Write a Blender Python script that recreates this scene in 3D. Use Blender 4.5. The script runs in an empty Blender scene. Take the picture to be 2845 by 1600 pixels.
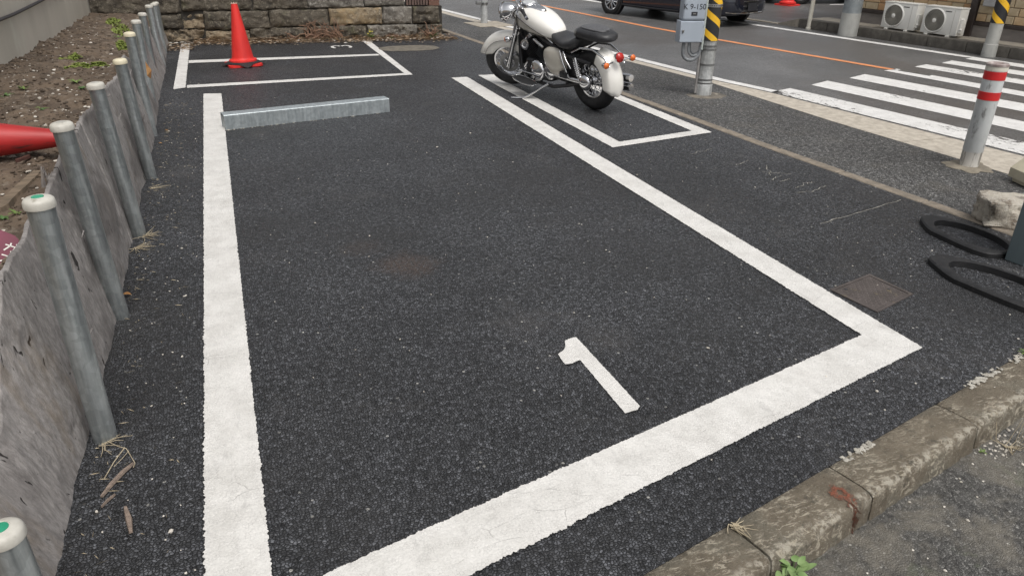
import bpy, bmesh, math, random
from mathutils import Vector, Matrix, Quaternion, noise

random.seed(7)
SC = bpy.context.scene
COL = SC.collection
V = Vector

# ---------------------------------------------------------------- camera
CAM_H = 1.5
C_R = V((0.93697462, -0.34904768, 0.01562945))
C_U = V((0.13971916, 0.41530834, 0.89888683))
C_F = V((0.32024541, 0.84005041, -0.43790203))
cd = bpy.data.cameras.new("camera")
cam = bpy.data.objects.new("camera", cd)
COL.objects.link(cam)
cd.sensor_fit = 'HORIZONTAL'
cd.sensor_width = 36.0
cd.lens = 26.134
cd.clip_start = 0.05
cd.clip_end = 600.0
cam.matrix_world = Matrix(((C_R.x, C_U.x, -C_F.x, 0), (C_R.y, C_U.y, -C_F.y, 0), (C_R.z, C_U.z, -C_F.z, CAM_H), (0, 0, 0, 1)))
SC.camera = cam

# ---------------------------------------------------------------- overcast daylight
SUN_EL, SUN_AZ = 60.0, 176.0      # degrees; azimuth clockwise from +Y
w = bpy.data.worlds.new("World")
SC.world = w
w.use_nodes = True
wn = w.node_tree
wn.nodes.clear()
sky = wn.nodes.new('ShaderNodeTexSky')
sky.sky_type = 'NISHITA'
sky.sun_disc = False
sky.sun_elevation = math.radians(SUN_EL)
sky.sun_rotation = math.radians(SUN_AZ)
sky.air_density = 1.0
sky.dust_density = 4.0
sky.ozone_density = 1.0
hs = wn.nodes.new('ShaderNodeHueSaturation')
hs.inputs['Saturation'].default_value = 0.16     # cloud cover: nearly white
bg = wn.nodes.new('ShaderNodeBackground')
bg.inputs['Strength'].default_value = 0.125
wo = wn.nodes.new('ShaderNodeOutputWorld')
wn.links.new(sky.outputs[0], hs.inputs['Color'])
wn.links.new(hs.outputs[0], bg.inputs['Color'])
wn.links.new(bg.outputs[0], wo.inputs['Surface'])
sd = bpy.data.lights.new("sun", 'SUN')
sd.energy = 1.7
sd.angle = math.radians(32)
sd.color = (1.0, 0.965, 0.92)
sun = bpy.data.objects.new("sun", sd)
COL.objects.link(sun)
el, az = math.radians(SUN_EL), math.radians(SUN_AZ)
sdir = V((math.sin(az) * math.cos(el), math.cos(az) * math.cos(el), math.sin(el)))
sun.rotation_euler = sdir.to_track_quat('Z', 'Y').to_euler()
sun.location = sdir * 20

SC.view_settings.view_transform = 'Standard'
SC.view_settings.look = 'None'
SC.view_settings.exposure = 0.20
SC.view_settings.gamma = 1.0
SC.view_settings.use_curve_mapping = False
SC.cycles.max_bounces = 6
SC.cycles.use_denoising = True


# ---------------------------------------------------------------- layout helper: where a ray through a photo point meets a height
def G(x, y, z=0.0):
    r = C_R * (x - 1422.5) - C_U * (y - 800.2) + C_F * 2065.3
    t = (z - CAM_H) / r.z
    return V((r.x * t, r.y * t, z))


def on_plane(x, y, A, B):
    """point of the photo ray on the vertical plane through ground points A and B"""
    a, b = G(x, y, 0.0), G(x, y, 1.0)
    n = V((B[1] - A[1], -(B[0] - A[0]), 0))
    d = b - a
    t = (V((A[0], A[1], 0)) - a).dot(n) / d.dot(n)
    return a + d * t


# ---------------------------------------------------------------- node helpers
def nd(nt, typ, ins=None, **at):
    n = nt.nodes.new(typ)
    for k, v in at.items():
        setattr(n, k, v)
    for k, v in (ins or {}).items():
        s = n.inputs[k]
        if isinstance(v, bpy.types.NodeSocket):
            nt.links.new(v, s)
        else:
            s.default_value = v
    return n


def c4(c):
    return (c[0], c[1], c[2], 1.0)


def mix(nt, f, a, b, mode='MIX'):
    n = nt.nodes.new('ShaderNodeMix')
    n.data_type = 'RGBA'
    n.blend_type = mode
    for s, v in ((n.inputs[0], f), (n.inputs[6], a), (n.inputs[7], b)):
        if isinstance(v, bpy.types.NodeSocket):
            nt.links.new(v, s)
        elif isinstance(v, (int, float)):
            s.default_value = v
        else:
            s.default_value = c4(v)
    return n.outputs[2]


def mr(nt, v, a, b, c=0.0, d=1.0, smooth=True):
    n = nd(nt, 'ShaderNodeMapRange', {0: v, 1: a, 2: b, 3: c, 4: d})
    n.interpolation_type = 'SMOOTHSTEP' if smooth else 'LINEAR'
    n.clamp = True
    return n.outputs[0]


def mth(nt, op, a, b=0.0):
    n = nd(nt, 'ShaderNodeMath', {0: a, 1: b}, operation=op)
    return n.outputs[0]


def nz(nt, vec, scale, detail=4.0, rough=0.6, dist=0.0):
    return nd(nt, 'ShaderNodeTexNoise', {'Vector': vec, 'Scale': scale, 'Detail': detail, 'Roughness': rough, 'Distortion': dist}).outputs['Fac']


def stretch(nt, vec, s, rot=(0, 0, 0)):
    return nd(nt, 'ShaderNodeMapping', {'Vector': vec, 'Scale': s, 'Rotation': rot}).outputs[0]


def new_mat(name):
    m = bpy.data.materials.new(name)
    m.use_nodes = True
    nt = m.node_tree
    nt.nodes.clear()
    out = nt.nodes.new('ShaderNodeOutputMaterial')
    b = nt.nodes.new('ShaderNodeBsdfPrincipled')
    nt.links.new(b.outputs[0], out.inputs[0])
    co = nt.nodes.new('ShaderNodeTexCoord').outputs['Object']
    return m, nt, b, co


def plug(nt, sock, v):
    if isinstance(v, bpy.types.NodeSocket):
        nt.links.new(v, sock)
    elif isinstance(v, (int, float)):
        sock.default_value = v
    else:
        sock.default_value = c4(v)


def bump(nt, b, h, strength, dist=0.003):
    n = nd(nt, 'ShaderNodeBump', {'Height': h, 'Strength': strength, 'Distance': dist})
    nt.links.new(n.outputs[0], b.inputs['Normal'])


def surf(name, c1, c2, scale=12, rough=0.6, metal=0.0, bmp=0.2, bscale=60, st=(1, 1, 1), detail=5, lo=0.35, hi=0.65, spot=None, dist=0.003, coat=0.0, r2=None):
    """two-tone noise surface; spot = (colour, scale, lo, hi)"""
    m, nt, b, co = new_mat(name)
    vec = stretch(nt, co, st)
    f = mr(nt, nz(nt, vec, scale, detail), lo, hi)
    col = mix(nt, f, c1, c2)
    if spot:
        col = mix(nt, mr(nt, nz(nt, vec, spot[1], 6, 0.65), spot[2], spot[3]), col, spot[0])
    plug(nt, b.inputs['Base Color'], col)
    plug(nt, b.inputs['Roughness'], rough if r2 is None else mr(nt, f, 0, 1, rough, r2))
    b.inputs['Metallic'].default_value = metal
    if coat:
        b.inputs['Coat Weight'].default_value = coat
        b.inputs['Coat Roughness'].default_value = 0.08
    if bmp:
        bump(nt, b, nz(nt, vec, bscale, 6, 0.6), bmp, dist)
    return m


# ---------------------------------------------------------------- mesh builder
class MB:
    def __init__(s):
        s.v, s.f, s.m = [], [], []

    def add(s, vs, fs, m=0):
        o = len(s.v)
        s.v += [V(p) for p in vs]
        for f in fs:
            s.f.append([i + o for i in f])
            s.m.append(m)
        return s

    def box(s, c, d, rot=None, m=0, bev=0.0, seg=2):
        bm = bmesh.new()
        bmesh.ops.create_cube(bm, size=1.0)
        for q in bm.verts:
            q.co = V((q.co.x * d[0], q.co.y * d[1], q.co.z * d[2]))
        if bev:
            bmesh.ops.bevel(bm, geom=list(bm.edges), offset=bev, segments=seg, profile=0.6, affect='EDGES')
        bm.verts.index_update()
        R = rot if rot else Matrix.Identity(3)
        s.add([R @ q.co + V(c) for q in bm.verts], [[q.index for q in f.verts] for f in bm.faces], m)
        bm.free()
        return s

    def cyl(s, a, b, r0, r1=None, n=16, cap=True, m=0):
        return s.tube([a, b], [r0, r0 if r1 is None else r1], n, cap, m)

    def tube(s, path, r, n=10, cap=True, m=0, closed=False):
        P = [V(p) for p in path]
        k = len(P)
        R = r if isinstance(r, (list, tuple)) else [r] * k
        T = []
        for i in range(k):
            if closed:
                t = P[(i + 1) % k] - P[i - 1]
            else:
                t = P[min(i + 1, k - 1)] - P[max(i - 1, 0)]
            T.append(t.normalized() if t.length > 1e-9 else V((0, 0, 1)))
        u = T[0].orthogonal().normalized()
        vs = []
        for i in range(k):
            u = (u - T[i] * u.dot(T[i])).normalized()
            w_ = T[i].cross(u)
            for j in range(n):
                a = 2 * math.pi * j / n
                vs.append(P[i] + (u * math.cos(a) + w_ * math.sin(a)) * R[i])
        fs = []
        for i in range(k if closed else k - 1):
            i2 = (i + 1) % k
            for j in range(n):
                fs.append([i * n + j, i * n + (j + 1) % n, i2 * n + (j + 1) % n, i2 * n + j])
        if cap and not closed:
            fs.append(list(range(n))[::-1])
            fs.append([(k - 1) * n + j for j in range(n)])
        return s.add(vs, fs, m)

    def lathe(s, prof, n=24, o=(0, 0, 0), R=None, m=0, cap=True):
        R = R if R else Matrix.Identity(3)
        o = V(o)
        vs = []
        for r, z in prof:
            for j in range(n):
                a = 2 * math.pi * j / n
                vs.append(R @ V((r * math.cos(a), r * math.sin(a), z)) + o)
        fs = []
        for i in range(len(prof) - 1):
            for j in range(n):
                fs.append([i * n + j, i * n + (j + 1) % n, (i + 1) * n + (j + 1) % n, (i + 1) * n + j])
        if cap:
            if prof[0][0] > 1e-4:
                fs.append(list(range(n))[::-1])
            if prof[-1][0] > 1e-4:
                fs.append([(len(prof) - 1) * n + j for j in range(n)])
        return s.add(vs, fs, m)

    def prism(s, pts, z0, z1, m=0, tf=None):
        n = len(pts)
        vs = [V((p[0], p[1], z0)) for p in pts] + [V((p[0], p[1], z1)) for p in pts]
        if tf:
            vs = [tf(p) for p in vs]
        fs = [list(range(n))[::-1], [n + i for i in range(n)]]
        for i in range(n):
            fs.append([i, (i + 1) % n, n + (i + 1) % n, n + i])
        return s.add(vs, fs, m)

    def loft(s, rings, m=0, cap=True):
        n = len(rings[0])
        vs = [p for r in rings for p in r]
        fs = []
        for i in range(len(rings) - 1):
            for j in range(n):
                fs.append([i * n + j, i * n + (j + 1) % n, (i + 1) * n + (j + 1) % n, (i + 1) * n + j])
        if cap:
            fs.append(list(range(n))[::-1])
            fs.append([(len(rings) - 1) * n + j for j in range(n)])
        return s.add(vs, fs, m)

    def grid(s, fn, nu, nv, m=0):
        vs = [fn(i / nu, j / nv) for j in range(nv + 1) for i in range(nu + 1)]
        fs = []
        for j in range(nv):
            for i in range(nu):
                a = j * (nu + 1) + i
                fs.append([a, a + 1, a + nu + 2, a + nu + 1])
        return s.add(vs, fs, m)

    def ell(s, c, r, nu=16, nv=10, R=None, m=0, jit=0.0):
        R = R if R else Matrix.Identity(3)
        c = V(c)
        vs = [R @ V((0, 0, -r[2])) + c]
        for j in range(1, nv):
            ph = -math.pi / 2 + math.pi * j / nv
            for i in range(nu):
                a = 2 * math.pi * i / nu
                k = 1 + (random.uniform(-jit, jit) if jit else 0)
                vs.append(R @ V((r[0] * math.cos(ph) * math.cos(a) * k, r[1] * math.cos(ph) * math.sin(a) * k, r[2] * math.sin(ph) * k)) + c)
        vs.append(R @ V((0, 0, r[2])) + c)
        fs = [[0, 1 + (i + 1) % nu, 1 + i] for i in range(nu)]
        for j in range(nv - 2):
            for i in range(nu):
                a = 1 + j * nu
                fs.append([a + i, a + (i + 1) % nu, a + nu + (i + 1) % nu, a + nu + i])
        a = 1 + (nv - 2) * nu
        fs += [[a + i, a + (i + 1) % nu, len(vs) - 1] for i in range(nu)]
        return s.add(vs, fs, m)

    def torus(s, c, ax, R, r, nu=40, nv=12, m=0):
        c, ax = V(c), V(ax).normalized()
        u = ax.orthogonal().normalized()
        w_ = ax.cross(u)
        return s.tube([c + (u * math.cos(2 * math.pi * i / nu) + w_ * math.sin(2 * math.pi * i / nu)) * R for i in range(nu)], r, nv, False, m, True)

    def tf(s, fn):
        s.v = [fn(p) for p in s.v]
        return s

    def obj(s, name, mats, parent=None, ang=35, loc=None):
        me = bpy.data.meshes.new(name)
        me.from_pydata([tuple(p) for p in s.v], [], s.f)
        if not isinstance(mats, (list, tuple)):
            mats = [mats]
        for mm in mats:
            me.materials.append(mm)
        if len(mats) > 1:
            me.polygons.foreach_set('material_index', s.m)
        if ang:
            me.polygons.foreach_set('use_smooth', [True] * len(me.polygons))
            me.set_sharp_from_angle(angle=math.radians(ang))
        me.update()
        o = bpy.data.objects.new(name, me)
        COL.objects.link(o)
        if parent:
            o.parent = parent
        if loc:
            o.location = loc
        return o


def tag(o, label=None, cat=None, group=None, kind=None):
    if label:
        o['label'] = label
    if cat:
        o['category'] = cat
    if group:
        o['group'] = group
    if kind:
        o['kind'] = kind
    return o


def thing(name, label, cat, loc=(0, 0, 0), rz=0.0, group=None, scale=1.0):
    o = bpy.data.objects.new(name, None)
    COL.objects.link(o)
    o.empty_display_size = 0.1
    o.location = loc
    o.rotation_euler = (0, 0, rz)
    o.scale = (scale,) * 3
    return tag(o, label, cat, group)


def dup(root, loc=None, rz=None, label=None, group=None):
    def cp(o, par):
        c = o.copy()
        COL.objects.link(c)
        c.parent = par
        for ch in list(o.children):
            cp(ch, c)
        return c
    r = cp(root, None)
    if loc is not None:
        r.location = loc
    if rz is not None:
        r.rotation_euler = (0, 0, rz)
    if label:
        r['label'] = label
    if group:
        r['group'] = group
    return r


def inst(o, parent, loc, rot=(0, 0, 0), scale=(1, 1, 1)):
    c = o.copy()
    COL.objects.link(c)
    c.parent = parent
    c.location = loc
    c.rotation_euler = rot
    c.scale = scale
    return c


def fr(p, s=1.0, oct_=4):
    return noise.fractal(V(p) * s, 1.0, 2.0, oct_)


def rot_z(a):
    return Matrix.Rotation(a, 3, 'Z')


def align(zdir, up=(0, 0, 1)):
    z = V(zdir).normalized()
    x = V(up).cross(z)
    if x.length < 1e-5:
        x = V((1, 0, 0))
    x.normalize()
    y = z.cross(x)
    return Matrix((x, y, z)).transposed()
# ---------------------------------------------------------------- materials
def asphalt(name, lo, hi, binder, scale=105.0, fleck=0.02, tint=(1, 1, 1), rough=(0.55, 0.8), bmp=0.9, dirt=None, patch=(0.8, 1.25), fine=0.0, bdist=0.004, spots=()):
    m, nt, b, co = new_mat(name)
    wob = nd(nt, 'ShaderNodeTexNoise', {'Vector': co, 'Scale': scale * 0.6, 'Detail': 2.0})
    off = nd(nt, 'ShaderNodeVectorMath', {0: wob.outputs['Color'], 1: (0.5, 0.5, 0.5)}, operation='SUBTRACT').outputs[0]
    off = nd(nt, 'ShaderNodeVectorMath', {0: off, 'Scale': 0.9 / scale}, operation='SCALE').outputs[0]
    vec = nd(nt, 'ShaderNodeVectorMath', {0: co, 1: off}, operation='ADD').outputs[0]
    vo = nd(nt, 'ShaderNodeTexVoronoi', {'Vector': vec, 'Scale': scale, 'Randomness': 1.0}, voronoi_dimensions='2D')
    ve = nd(nt, 'ShaderNodeTexVoronoi', {'Vector': vec, 'Scale': scale, 'Randomness': 1.0}, voronoi_dimensions='2D', feature='DISTANCE_TO_EDGE')
    sep = nd(nt, 'ShaderNodeSeparateColor', {0: vo.outputs['Color']})
    stone = mix(nt, sep.outputs[0], [lo * t for t in tint], [hi * t for t in tint])
    gap = mr(nt, ve.outputs['Distance'], 0.02, 0.16)
    # a part of the chippings stays coated by bitumen
    coated = mr(nt, sep.outputs[1], 0.35, 0.5)
    gap2 = mth(nt, 'MULTIPLY', gap, mr(nt, coated, 0, 1, 0.35, 1.0, False))
    col = mix(nt, gap2, [binder * t for t in tint], stone)
    # pale chips
    vf = nd(nt, 'ShaderNodeTexVoronoi', {'Vector': co, 'Scale': scale * 0.42, 'Randomness': 1.0}, voronoi_dimensions='2D')
    sf = nd(nt, 'ShaderNodeSeparateColor', {0: vf.outputs['Color']})
    chip = mth(nt, 'MULTIPLY', mth(nt, 'GREATER_THAN', sf.outputs[1], 1.0 - fleck), mr(nt, vf.outputs['Distance'], 0.16, 0.26, 1.0, 0.0))
    col = mix(nt, mth(nt, 'MULTIPLY', chip, mr(nt, sf.outputs[2], 0, 1, 0.25, 1.0, False)), col, (0.42, 0.41, 0.38))
    cl = mr(nt, nz(nt, co, scale * 0.42, 3, 0.6), 0.28, 0.72, 0.40, 1.62, False)
    col = mix(nt, 1.0, col, nd(nt, 'ShaderNodeCombineColor', {0: cl, 1: cl, 2: cl}).outputs[0], 'MULTIPLY')
    big = nz(nt, co, 0.9, 5, 0.6)
    col = mix(nt, 1.0, col, nd(nt, 'ShaderNodeCombineColor', {0: mr(nt, big, 0.3, 0.7, patch[0], patch[1]), 1: mr(nt, big, 0.3, 0.7, patch[0], patch[1]), 2: mr(nt, big, 0.3, 0.7, patch[0], patch[1])}).outputs[0], 'MULTIPLY')
    if dirt:
        for (dc, ds, dlo, dhi, da) in dirt:
            f = mr(nt, nz(nt, co, ds, 7, 0.68, 0.4), dlo, dhi, 0.0, da)
            col = mix(nt, f, col, dc)
    for (c_, r_, sc_, sa_) in spots:
        dn = nd(nt, 'ShaderNodeVectorMath', {0: co, 1: tuple(c_)}, operation='DISTANCE').outputs['Value']
        dn = mth(nt, 'ADD', dn, mth(nt, 'MULTIPLY', mth(nt, 'SUBTRACT', nz(nt, co, 6, 5, 0.65), 0.5), r_ * 1.6))
        f = mth(nt, 'MULTIPLY', mr(nt, dn, r_ * 0.2, r_, 1.0, 0.0), mr(nt, nz(nt, co, 60, 4, 0.6), 0.35, 0.6, sa_ * 0.3, sa_))
        col = mix(nt, f, col, sc_)
    plug(nt, b.inputs['Base Color'], col)
    plug(nt, b.inputs['Roughness'], mr(nt, sep.outputs[2], 0, 1, rough[0], rough[1], False))
    b.inputs['Specular IOR Level'].default_value = 0.45
    hgt = mth(nt, 'MULTIPLY', mr(nt, ve.outputs['Distance'], 0.0, 0.32), mr(nt, sep.outputs[1], 0, 1, 0.35, 1.0, False))
    hgt = mth(nt, 'ADD', hgt, mth(nt, 'MULTIPLY', nz(nt, co, scale * 2.5, 3), 0.35))
    bump(nt, b, hgt, bmp, bdist)
    return m, nt, b, co, col


A_LOT = asphalt('lot_asphalt', 0.024, 0.122, 0.007, 106, 0.012, (0.96, 0.99, 1.08), (0.32, 0.68), 1.0,
                [((0.026, 0.025, 0.025), 0.75, 0.48, 0.64, 0.5), ((0.10, 0.094, 0.09), 1.3, 0.54, 0.72, 0.35)], spots=[(G(1130, 735), 0.20, (0.085, 0.055, 0.04), 0.55), (G(1010, 690), 0.16, (0.07, 0.052, 0.042), 0.35), (G(760, 620), 0.3, (0.022, 0.022, 0.022), 0.5), (G(1330, 560), 0.35, (0.022, 0.022, 0.022), 0.4), (G(1960, 900), 0.28, (0.024, 0.024, 0.024), 0.4), (G(330, 900), 0.5, (0.020, 0.018, 0.016), 0.45)])[0]
A_WALK = asphalt('pavement_asphalt', 0.06, 0.20, 0.025, 80, 0.03, (1.02, 1.0, 0.97), (0.55, 0.8), 1.0, [((0.10, 0.09, 0.075), 2.2, 0.5, 0.72, 0.45)])[0]
A_ROAD = asphalt('road_asphalt', 0.125, 0.19, 0.08, 140, 0.006, (1.0, 0.99, 0.985), (0.34, 0.50), 0.45, [((0.095, 0.086, 0.080), 0.45, 0.42, 0.62, 0.75)])[0]
A_OLD = asphalt('old_asphalt', 0.06, 0.16, 0.04, 125, 0.03, (1.03, 1.0, 0.94), (0.6, 0.85), 0.7,
                [((0.20, 0.18, 0.145), 5.0, 0.46, 0.68, 0.6), ((0.05, 0.045, 0.038), 3.0, 0.5, 0.7, 0.5), ((0.10, 0.115, 0.07), 7.0, 0.58, 0.7, 0.4)])[0]


def paint_mat(name, base, dirtc, wear=0.0, wscale=18, crack=0.3, warm=None):
    m, nt, b, co = new_mat(name)
    n1 = nz(nt, co, 7, 6, 0.65)
    col = mix(nt, mr(nt, n1, 0.3, 0.75), base, dirtc)
    # fine pits where the paint sits in the aggregate
    ve = nd(nt, 'ShaderNodeTexVoronoi', {'Vector': co, 'Scale': 105.0}, voronoi_dimensions='2D', feature='DISTANCE_TO_EDGE').outputs['Distance']
    pit = mth(nt, 'MULTIPLY', mr(nt, ve, 0.0, 0.07, 1.0, 0.0), mr(nt, nz(nt, co, 30, 4), 0.44, 0.62))
    col = mix(nt, mth(nt, 'MULTIPLY', pit, 0.6), col, (0.24, 0.23, 0.22))
    gr = mr(nt, nz(nt, co, 170, 4, 0.7), 0.3, 0.7, 0.86, 1.08, False)
    col = mix(nt, 1.0, col, nd(nt, 'ShaderNodeCombineColor', {0: gr, 1: gr, 2: gr}).outputs[0], 'MULTIPLY')
    # hairline shrinkage cracks, mostly across the line
    cv = stretch(nt, co, (1.0, 2.6, 1.0), (0, 0, 0.45))
    cv = nd(nt, 'ShaderNodeVectorMath', {0: cv, 1: nd(nt, 'ShaderNodeVectorMath', {0: nd(nt, 'ShaderNodeTexNoise', {'Vector': co, 'Scale': 22.0, 'Detail': 4.0}).outputs['Color'], 'Scale': 0.06}, operation='SCALE').outputs[0]}, operation='ADD').outputs[0]
    cr = nd(nt, 'ShaderNodeTexVoronoi', {'Vector': cv, 'Scale': 4.2}, voronoi_dimensions='2D', feature='DISTANCE_TO_EDGE').outputs['Distance']
    ck = mth(nt, 'MULTIPLY', mr(nt, cr, 0.002, 0.011, 1.0, 0.0), mr(nt, nz(nt, co, 5, 3), 0.52, 0.62))
    col = mix(nt, mth(nt, 'MULTIPLY', ck, crack), col, (0.09, 0.085, 0.08))
    # tyre scuffs
    sc = mr(nt, nz(nt, stretch(nt, co, (1, 0.35, 1), (0, 0, 0.5)), 13, 7, 0.72), 0.55, 0.72, 0.0, 0.5)
    col = mix(nt, sc, col, (0.38, 0.37, 0.355))
    ch = mr(nt, nz(nt, stretch(nt, co, (1, 0.5, 1), (0, 0, 0.6)), 34, 8, 0.75), 0.67, 0.71)
    ch = mth(nt, 'MULTIPLY', ch, mr(nt, nz(nt, co, 2.2, 3), 0.50, 0.62))
    col = mix(nt, ch, col, (0.09, 0.088, 0.086))
    if wear:
        wn_ = nz(nt, stretch(nt, co, (1.0, 0.55, 1)), wscale, 8, 0.72)
        reg = nz(nt, co, 1.1, 2, 0.5)
        th = mth(nt, 'ADD', wn_, mth(nt, 'MULTIPLY', mth(nt, 'SUBTRACT', reg, 0.5), 0.9))
        f = mr(nt, th, 0.72 - 0.22 * wear, 0.77 - 0.22 * wear)
        col = mix(nt, f, col, (0.065, 0.06, 0.058))
    plug(nt, b.inputs['Base Color'], col)
    b.inputs['Roughness'].default_value = 0.62
    vo = nd(nt, 'ShaderNodeTexVoronoi', {'Vector': co, 'Scale': 105.0}, voronoi_dimensions='2D', feature='SMOOTH_F1').outputs['Distance']
    h = mth(nt, 'ADD', mth(nt, 'MULTIPLY', vo, -0.6), nz(nt, co, 160, 4))
    h = mth(nt, 'SUBTRACT', h, mth(nt, 'MULTIPLY', ck, 0.8))
    bump(nt, b, h, 0.55, 0.003)
    return m


P_WHITE = paint_mat('bay_paint', (0.70, 0.685, 0.655), (0.565, 0.55, 0.52))
P_ROADW = paint_mat('road_paint', (0.74, 0.73, 0.71), (0.62, 0.61, 0.59), 0.15, 26, 0.2)
P_WORN = paint_mat('worn_zebra_paint', (0.73, 0.72, 0.70), (0.60, 0.59, 0.57), 0.76, 24, 0.3)
P_ORANGE = paint_mat('orange_paint', (0.76, 0.29, 0.115), (0.60, 0.235, 0.10), 0.05, 30, 0.1)

CONC = surf('weathered_concrete', (0.30, 0.27, 0.225), (0.22, 0.20, 0.165), 9, 0.85, 0, 0.5, 70, spot=((0.12, 0.11, 0.085), 22, 0.55, 0.72))
GUTTER = surf('gutter_concrete', (0.49, 0.445, 0.375), (0.37, 0.33, 0.275), 14, 0.85, 0, 0.6, 90, spot=((0.20, 0.18, 0.15), 40, 0.58, 0.72))
STRIP = surf('edge_stone', (0.25, 0.21, 0.165), (0.17, 0.145, 0.115), 16, 0.85, 0, 0.5, 110, spot=((0.33, 0.30, 0.26), 50, 0.62, 0.72))
MORTAR = surf('pale_mortar', (0.44, 0.42, 0.37), (0.30, 0.28, 0.24), 30, 0.9, 0, 0.9, 60)
DARKCONC = surf('dark_concrete', (0.115, 0.105, 0.09), (0.075, 0.068, 0.058), 10, 0.85, 0, 0.4, 70, spot=((0.17, 0.16, 0.135), 18, 0.6, 0.75))
WALLC = surf('rendered_wall', (0.56, 0.52, 0.45), (0.485, 0.45, 0.385), 1.6, 0.8, 0, 0.15, 90, st=(1, 1, 0.35), spot=((0.58, 0.565, 0.49), 3.0, 0.55, 0.75))


def kerb_mat():
    m, nt, b, co = new_mat('kerb_concrete')
    col = mix(nt, mr(nt, nz(nt, co, 9, 6, 0.65), 0.35, 0.65), (0.140, 0.115, 0.082), (0.205, 0.172, 0.126))
    col = mix(nt, mr(nt, nz(nt, co, 4.5, 4, 0.6), 0.50, 0.66, 0, 0.5), col, (0.135, 0.128, 0.10))
    li = mr(nt, nz(nt, stretch(nt, co, (0.7, 2.2, 1), (0, 0, 0.5)), 36, 8, 0.76, 0.9), 0.50, 0.60)
    reg = mr(nt, nz(nt, co, 5.5, 3, 0.5), 0.40, 0.54)
    col = mix(nt, mth(nt, 'MULTIPLY', li, mth(nt, 'MULTIPLY', reg, 0.8)), col, (0.52, 0.465, 0.365))
    col = mix(nt, mr(nt, nz(nt, co, 24, 7, 0.75), 0.53, 0.68, 0, 0.8), col, (0.075, 0.068, 0.052))
    plug(nt, b.inputs['Base Color'], col)
    b.inputs['Roughness'].default_value = 0.88
    gq = nz(nt, co, 150, 5, 0.75)
    col = mix(nt, mr(nt, gq, 0.56, 0.68, 0, 0.55), col, (0.42, 0.385, 0.31))
    col = mix(nt, mr(nt, gq, 0.32, 0.44, 0.7, 0.0), col, (0.045, 0.04, 0.032))
    ud = nd(nt, 'ShaderNodeVectorMath', {0: co, 1: (0.2379, -0.9713, 0.0)}, operation='DOT_PRODUCT').outputs['Value']
    ud = mth(nt, 'SUBTRACT', ud, 0.82 * 0.2379 - 1.185 * 0.9713)
    ew = mth(nt, 'MULTIPLY', mr(nt, ud, 0.112, 0.140), mr(nt, ud, 0.150, 0.157, 1.0, 0.0))
    ew = mth(nt, 'MULTIPLY', ew, mr(nt, nz(nt, co, 30, 7, 0.75), 0.47, 0.58, 0, 0.75))
    col = mix(nt, ew, col, (0.50, 0.46, 0.38))
    plug(nt, b.inputs['Base Color'], col)
    bump(nt, b, mth(nt, 'ADD', nz(nt, co, 75, 8, 0.75), mth(nt, 'MULTIPLY', gq, 0.6)), 1.0, 0.007)
    return m


KERB = kerb_mat()
RUST = surf('rust_stain', (0.20, 0.062, 0.03), (0.13, 0.05, 0.03), 50, 0.9, 0, 0.4, 90)

SOIL = surf('soil', (0.135, 0.098, 0.068), (0.072, 0.052, 0.037), 5, 0.95, 0, 1.0, 45, detail=8, spot=((0.19, 0.155, 0.12), 16, 0.52, 0.68), dist=0.01)
CLOD = surf('soil_clod', (0.135, 0.10, 0.071), (0.062, 0.046, 0.033), 6, 0.95, 0, 0.6, 90)
PEB = surf('pale_pebble', (0.62, 0.58, 0.52), (0.38, 0.35, 0.30), 8, 0.8, 0, 0.3, 90)
LITTER = surf('leaf_litter', (0.36, 0.255, 0.17), (0.56, 0.45, 0.33), 14, 0.9, 0, 0.3, 90)
STRAW = surf('dry_straw', (0.48, 0.41, 0.29), (0.33, 0.275, 0.19), 30, 0.85, 0, 0)
DEADLEAF = surf('dead_leaf', (0.30, 0.14, 0.045), (0.38, 0.21, 0.08), 20, 0.8, 0, 0.3, 60)
LEAF = surf('weed_leaf', (0.11, 0.17, 0.04), (0.18, 0.245, 0.07), 14, 0.55, 0, 0.2, 60)
LEAF_D = surf('dark_weed_leaf', (0.055, 0.115, 0.03), (0.09, 0.16, 0.045), 14, 0.55, 0, 0.2, 60)
LEAF_K = surf('broad_weed_leaf', (0.14, 0.23, 0.075), (0.22, 0.31, 0.125), 20, 0.55, 0, 0.3, 50)
MOSS = surf('moss', (0.13, 0.17, 0.03), (0.21, 0.25, 0.055), 30, 0.8, 0, 0)
YFLOWER = surf('yellow_petal', (0.80, 0.66, 0.06), (0.85, 0.78, 0.20), 30, 0.6, 0, 0)
WOODCHIP = surf('splintered_wood', (0.26, 0.20, 0.16), (0.17, 0.13, 0.105), 12, 0.85, 0, 0.6, 40, st=(1, 8, 1))
OLDWOOD = surf('rotten_wood', (0.20, 0.15, 0.105), (0.11, 0.085, 0.06), 8, 0.9, 0, 0.7, 30, st=(1, 6, 1))
VINE = surf('dry_vine', (0.25, 0.155, 0.105), (0.15, 0.09, 0.062), 20, 0.9, 0, 0.4, 60)


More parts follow.
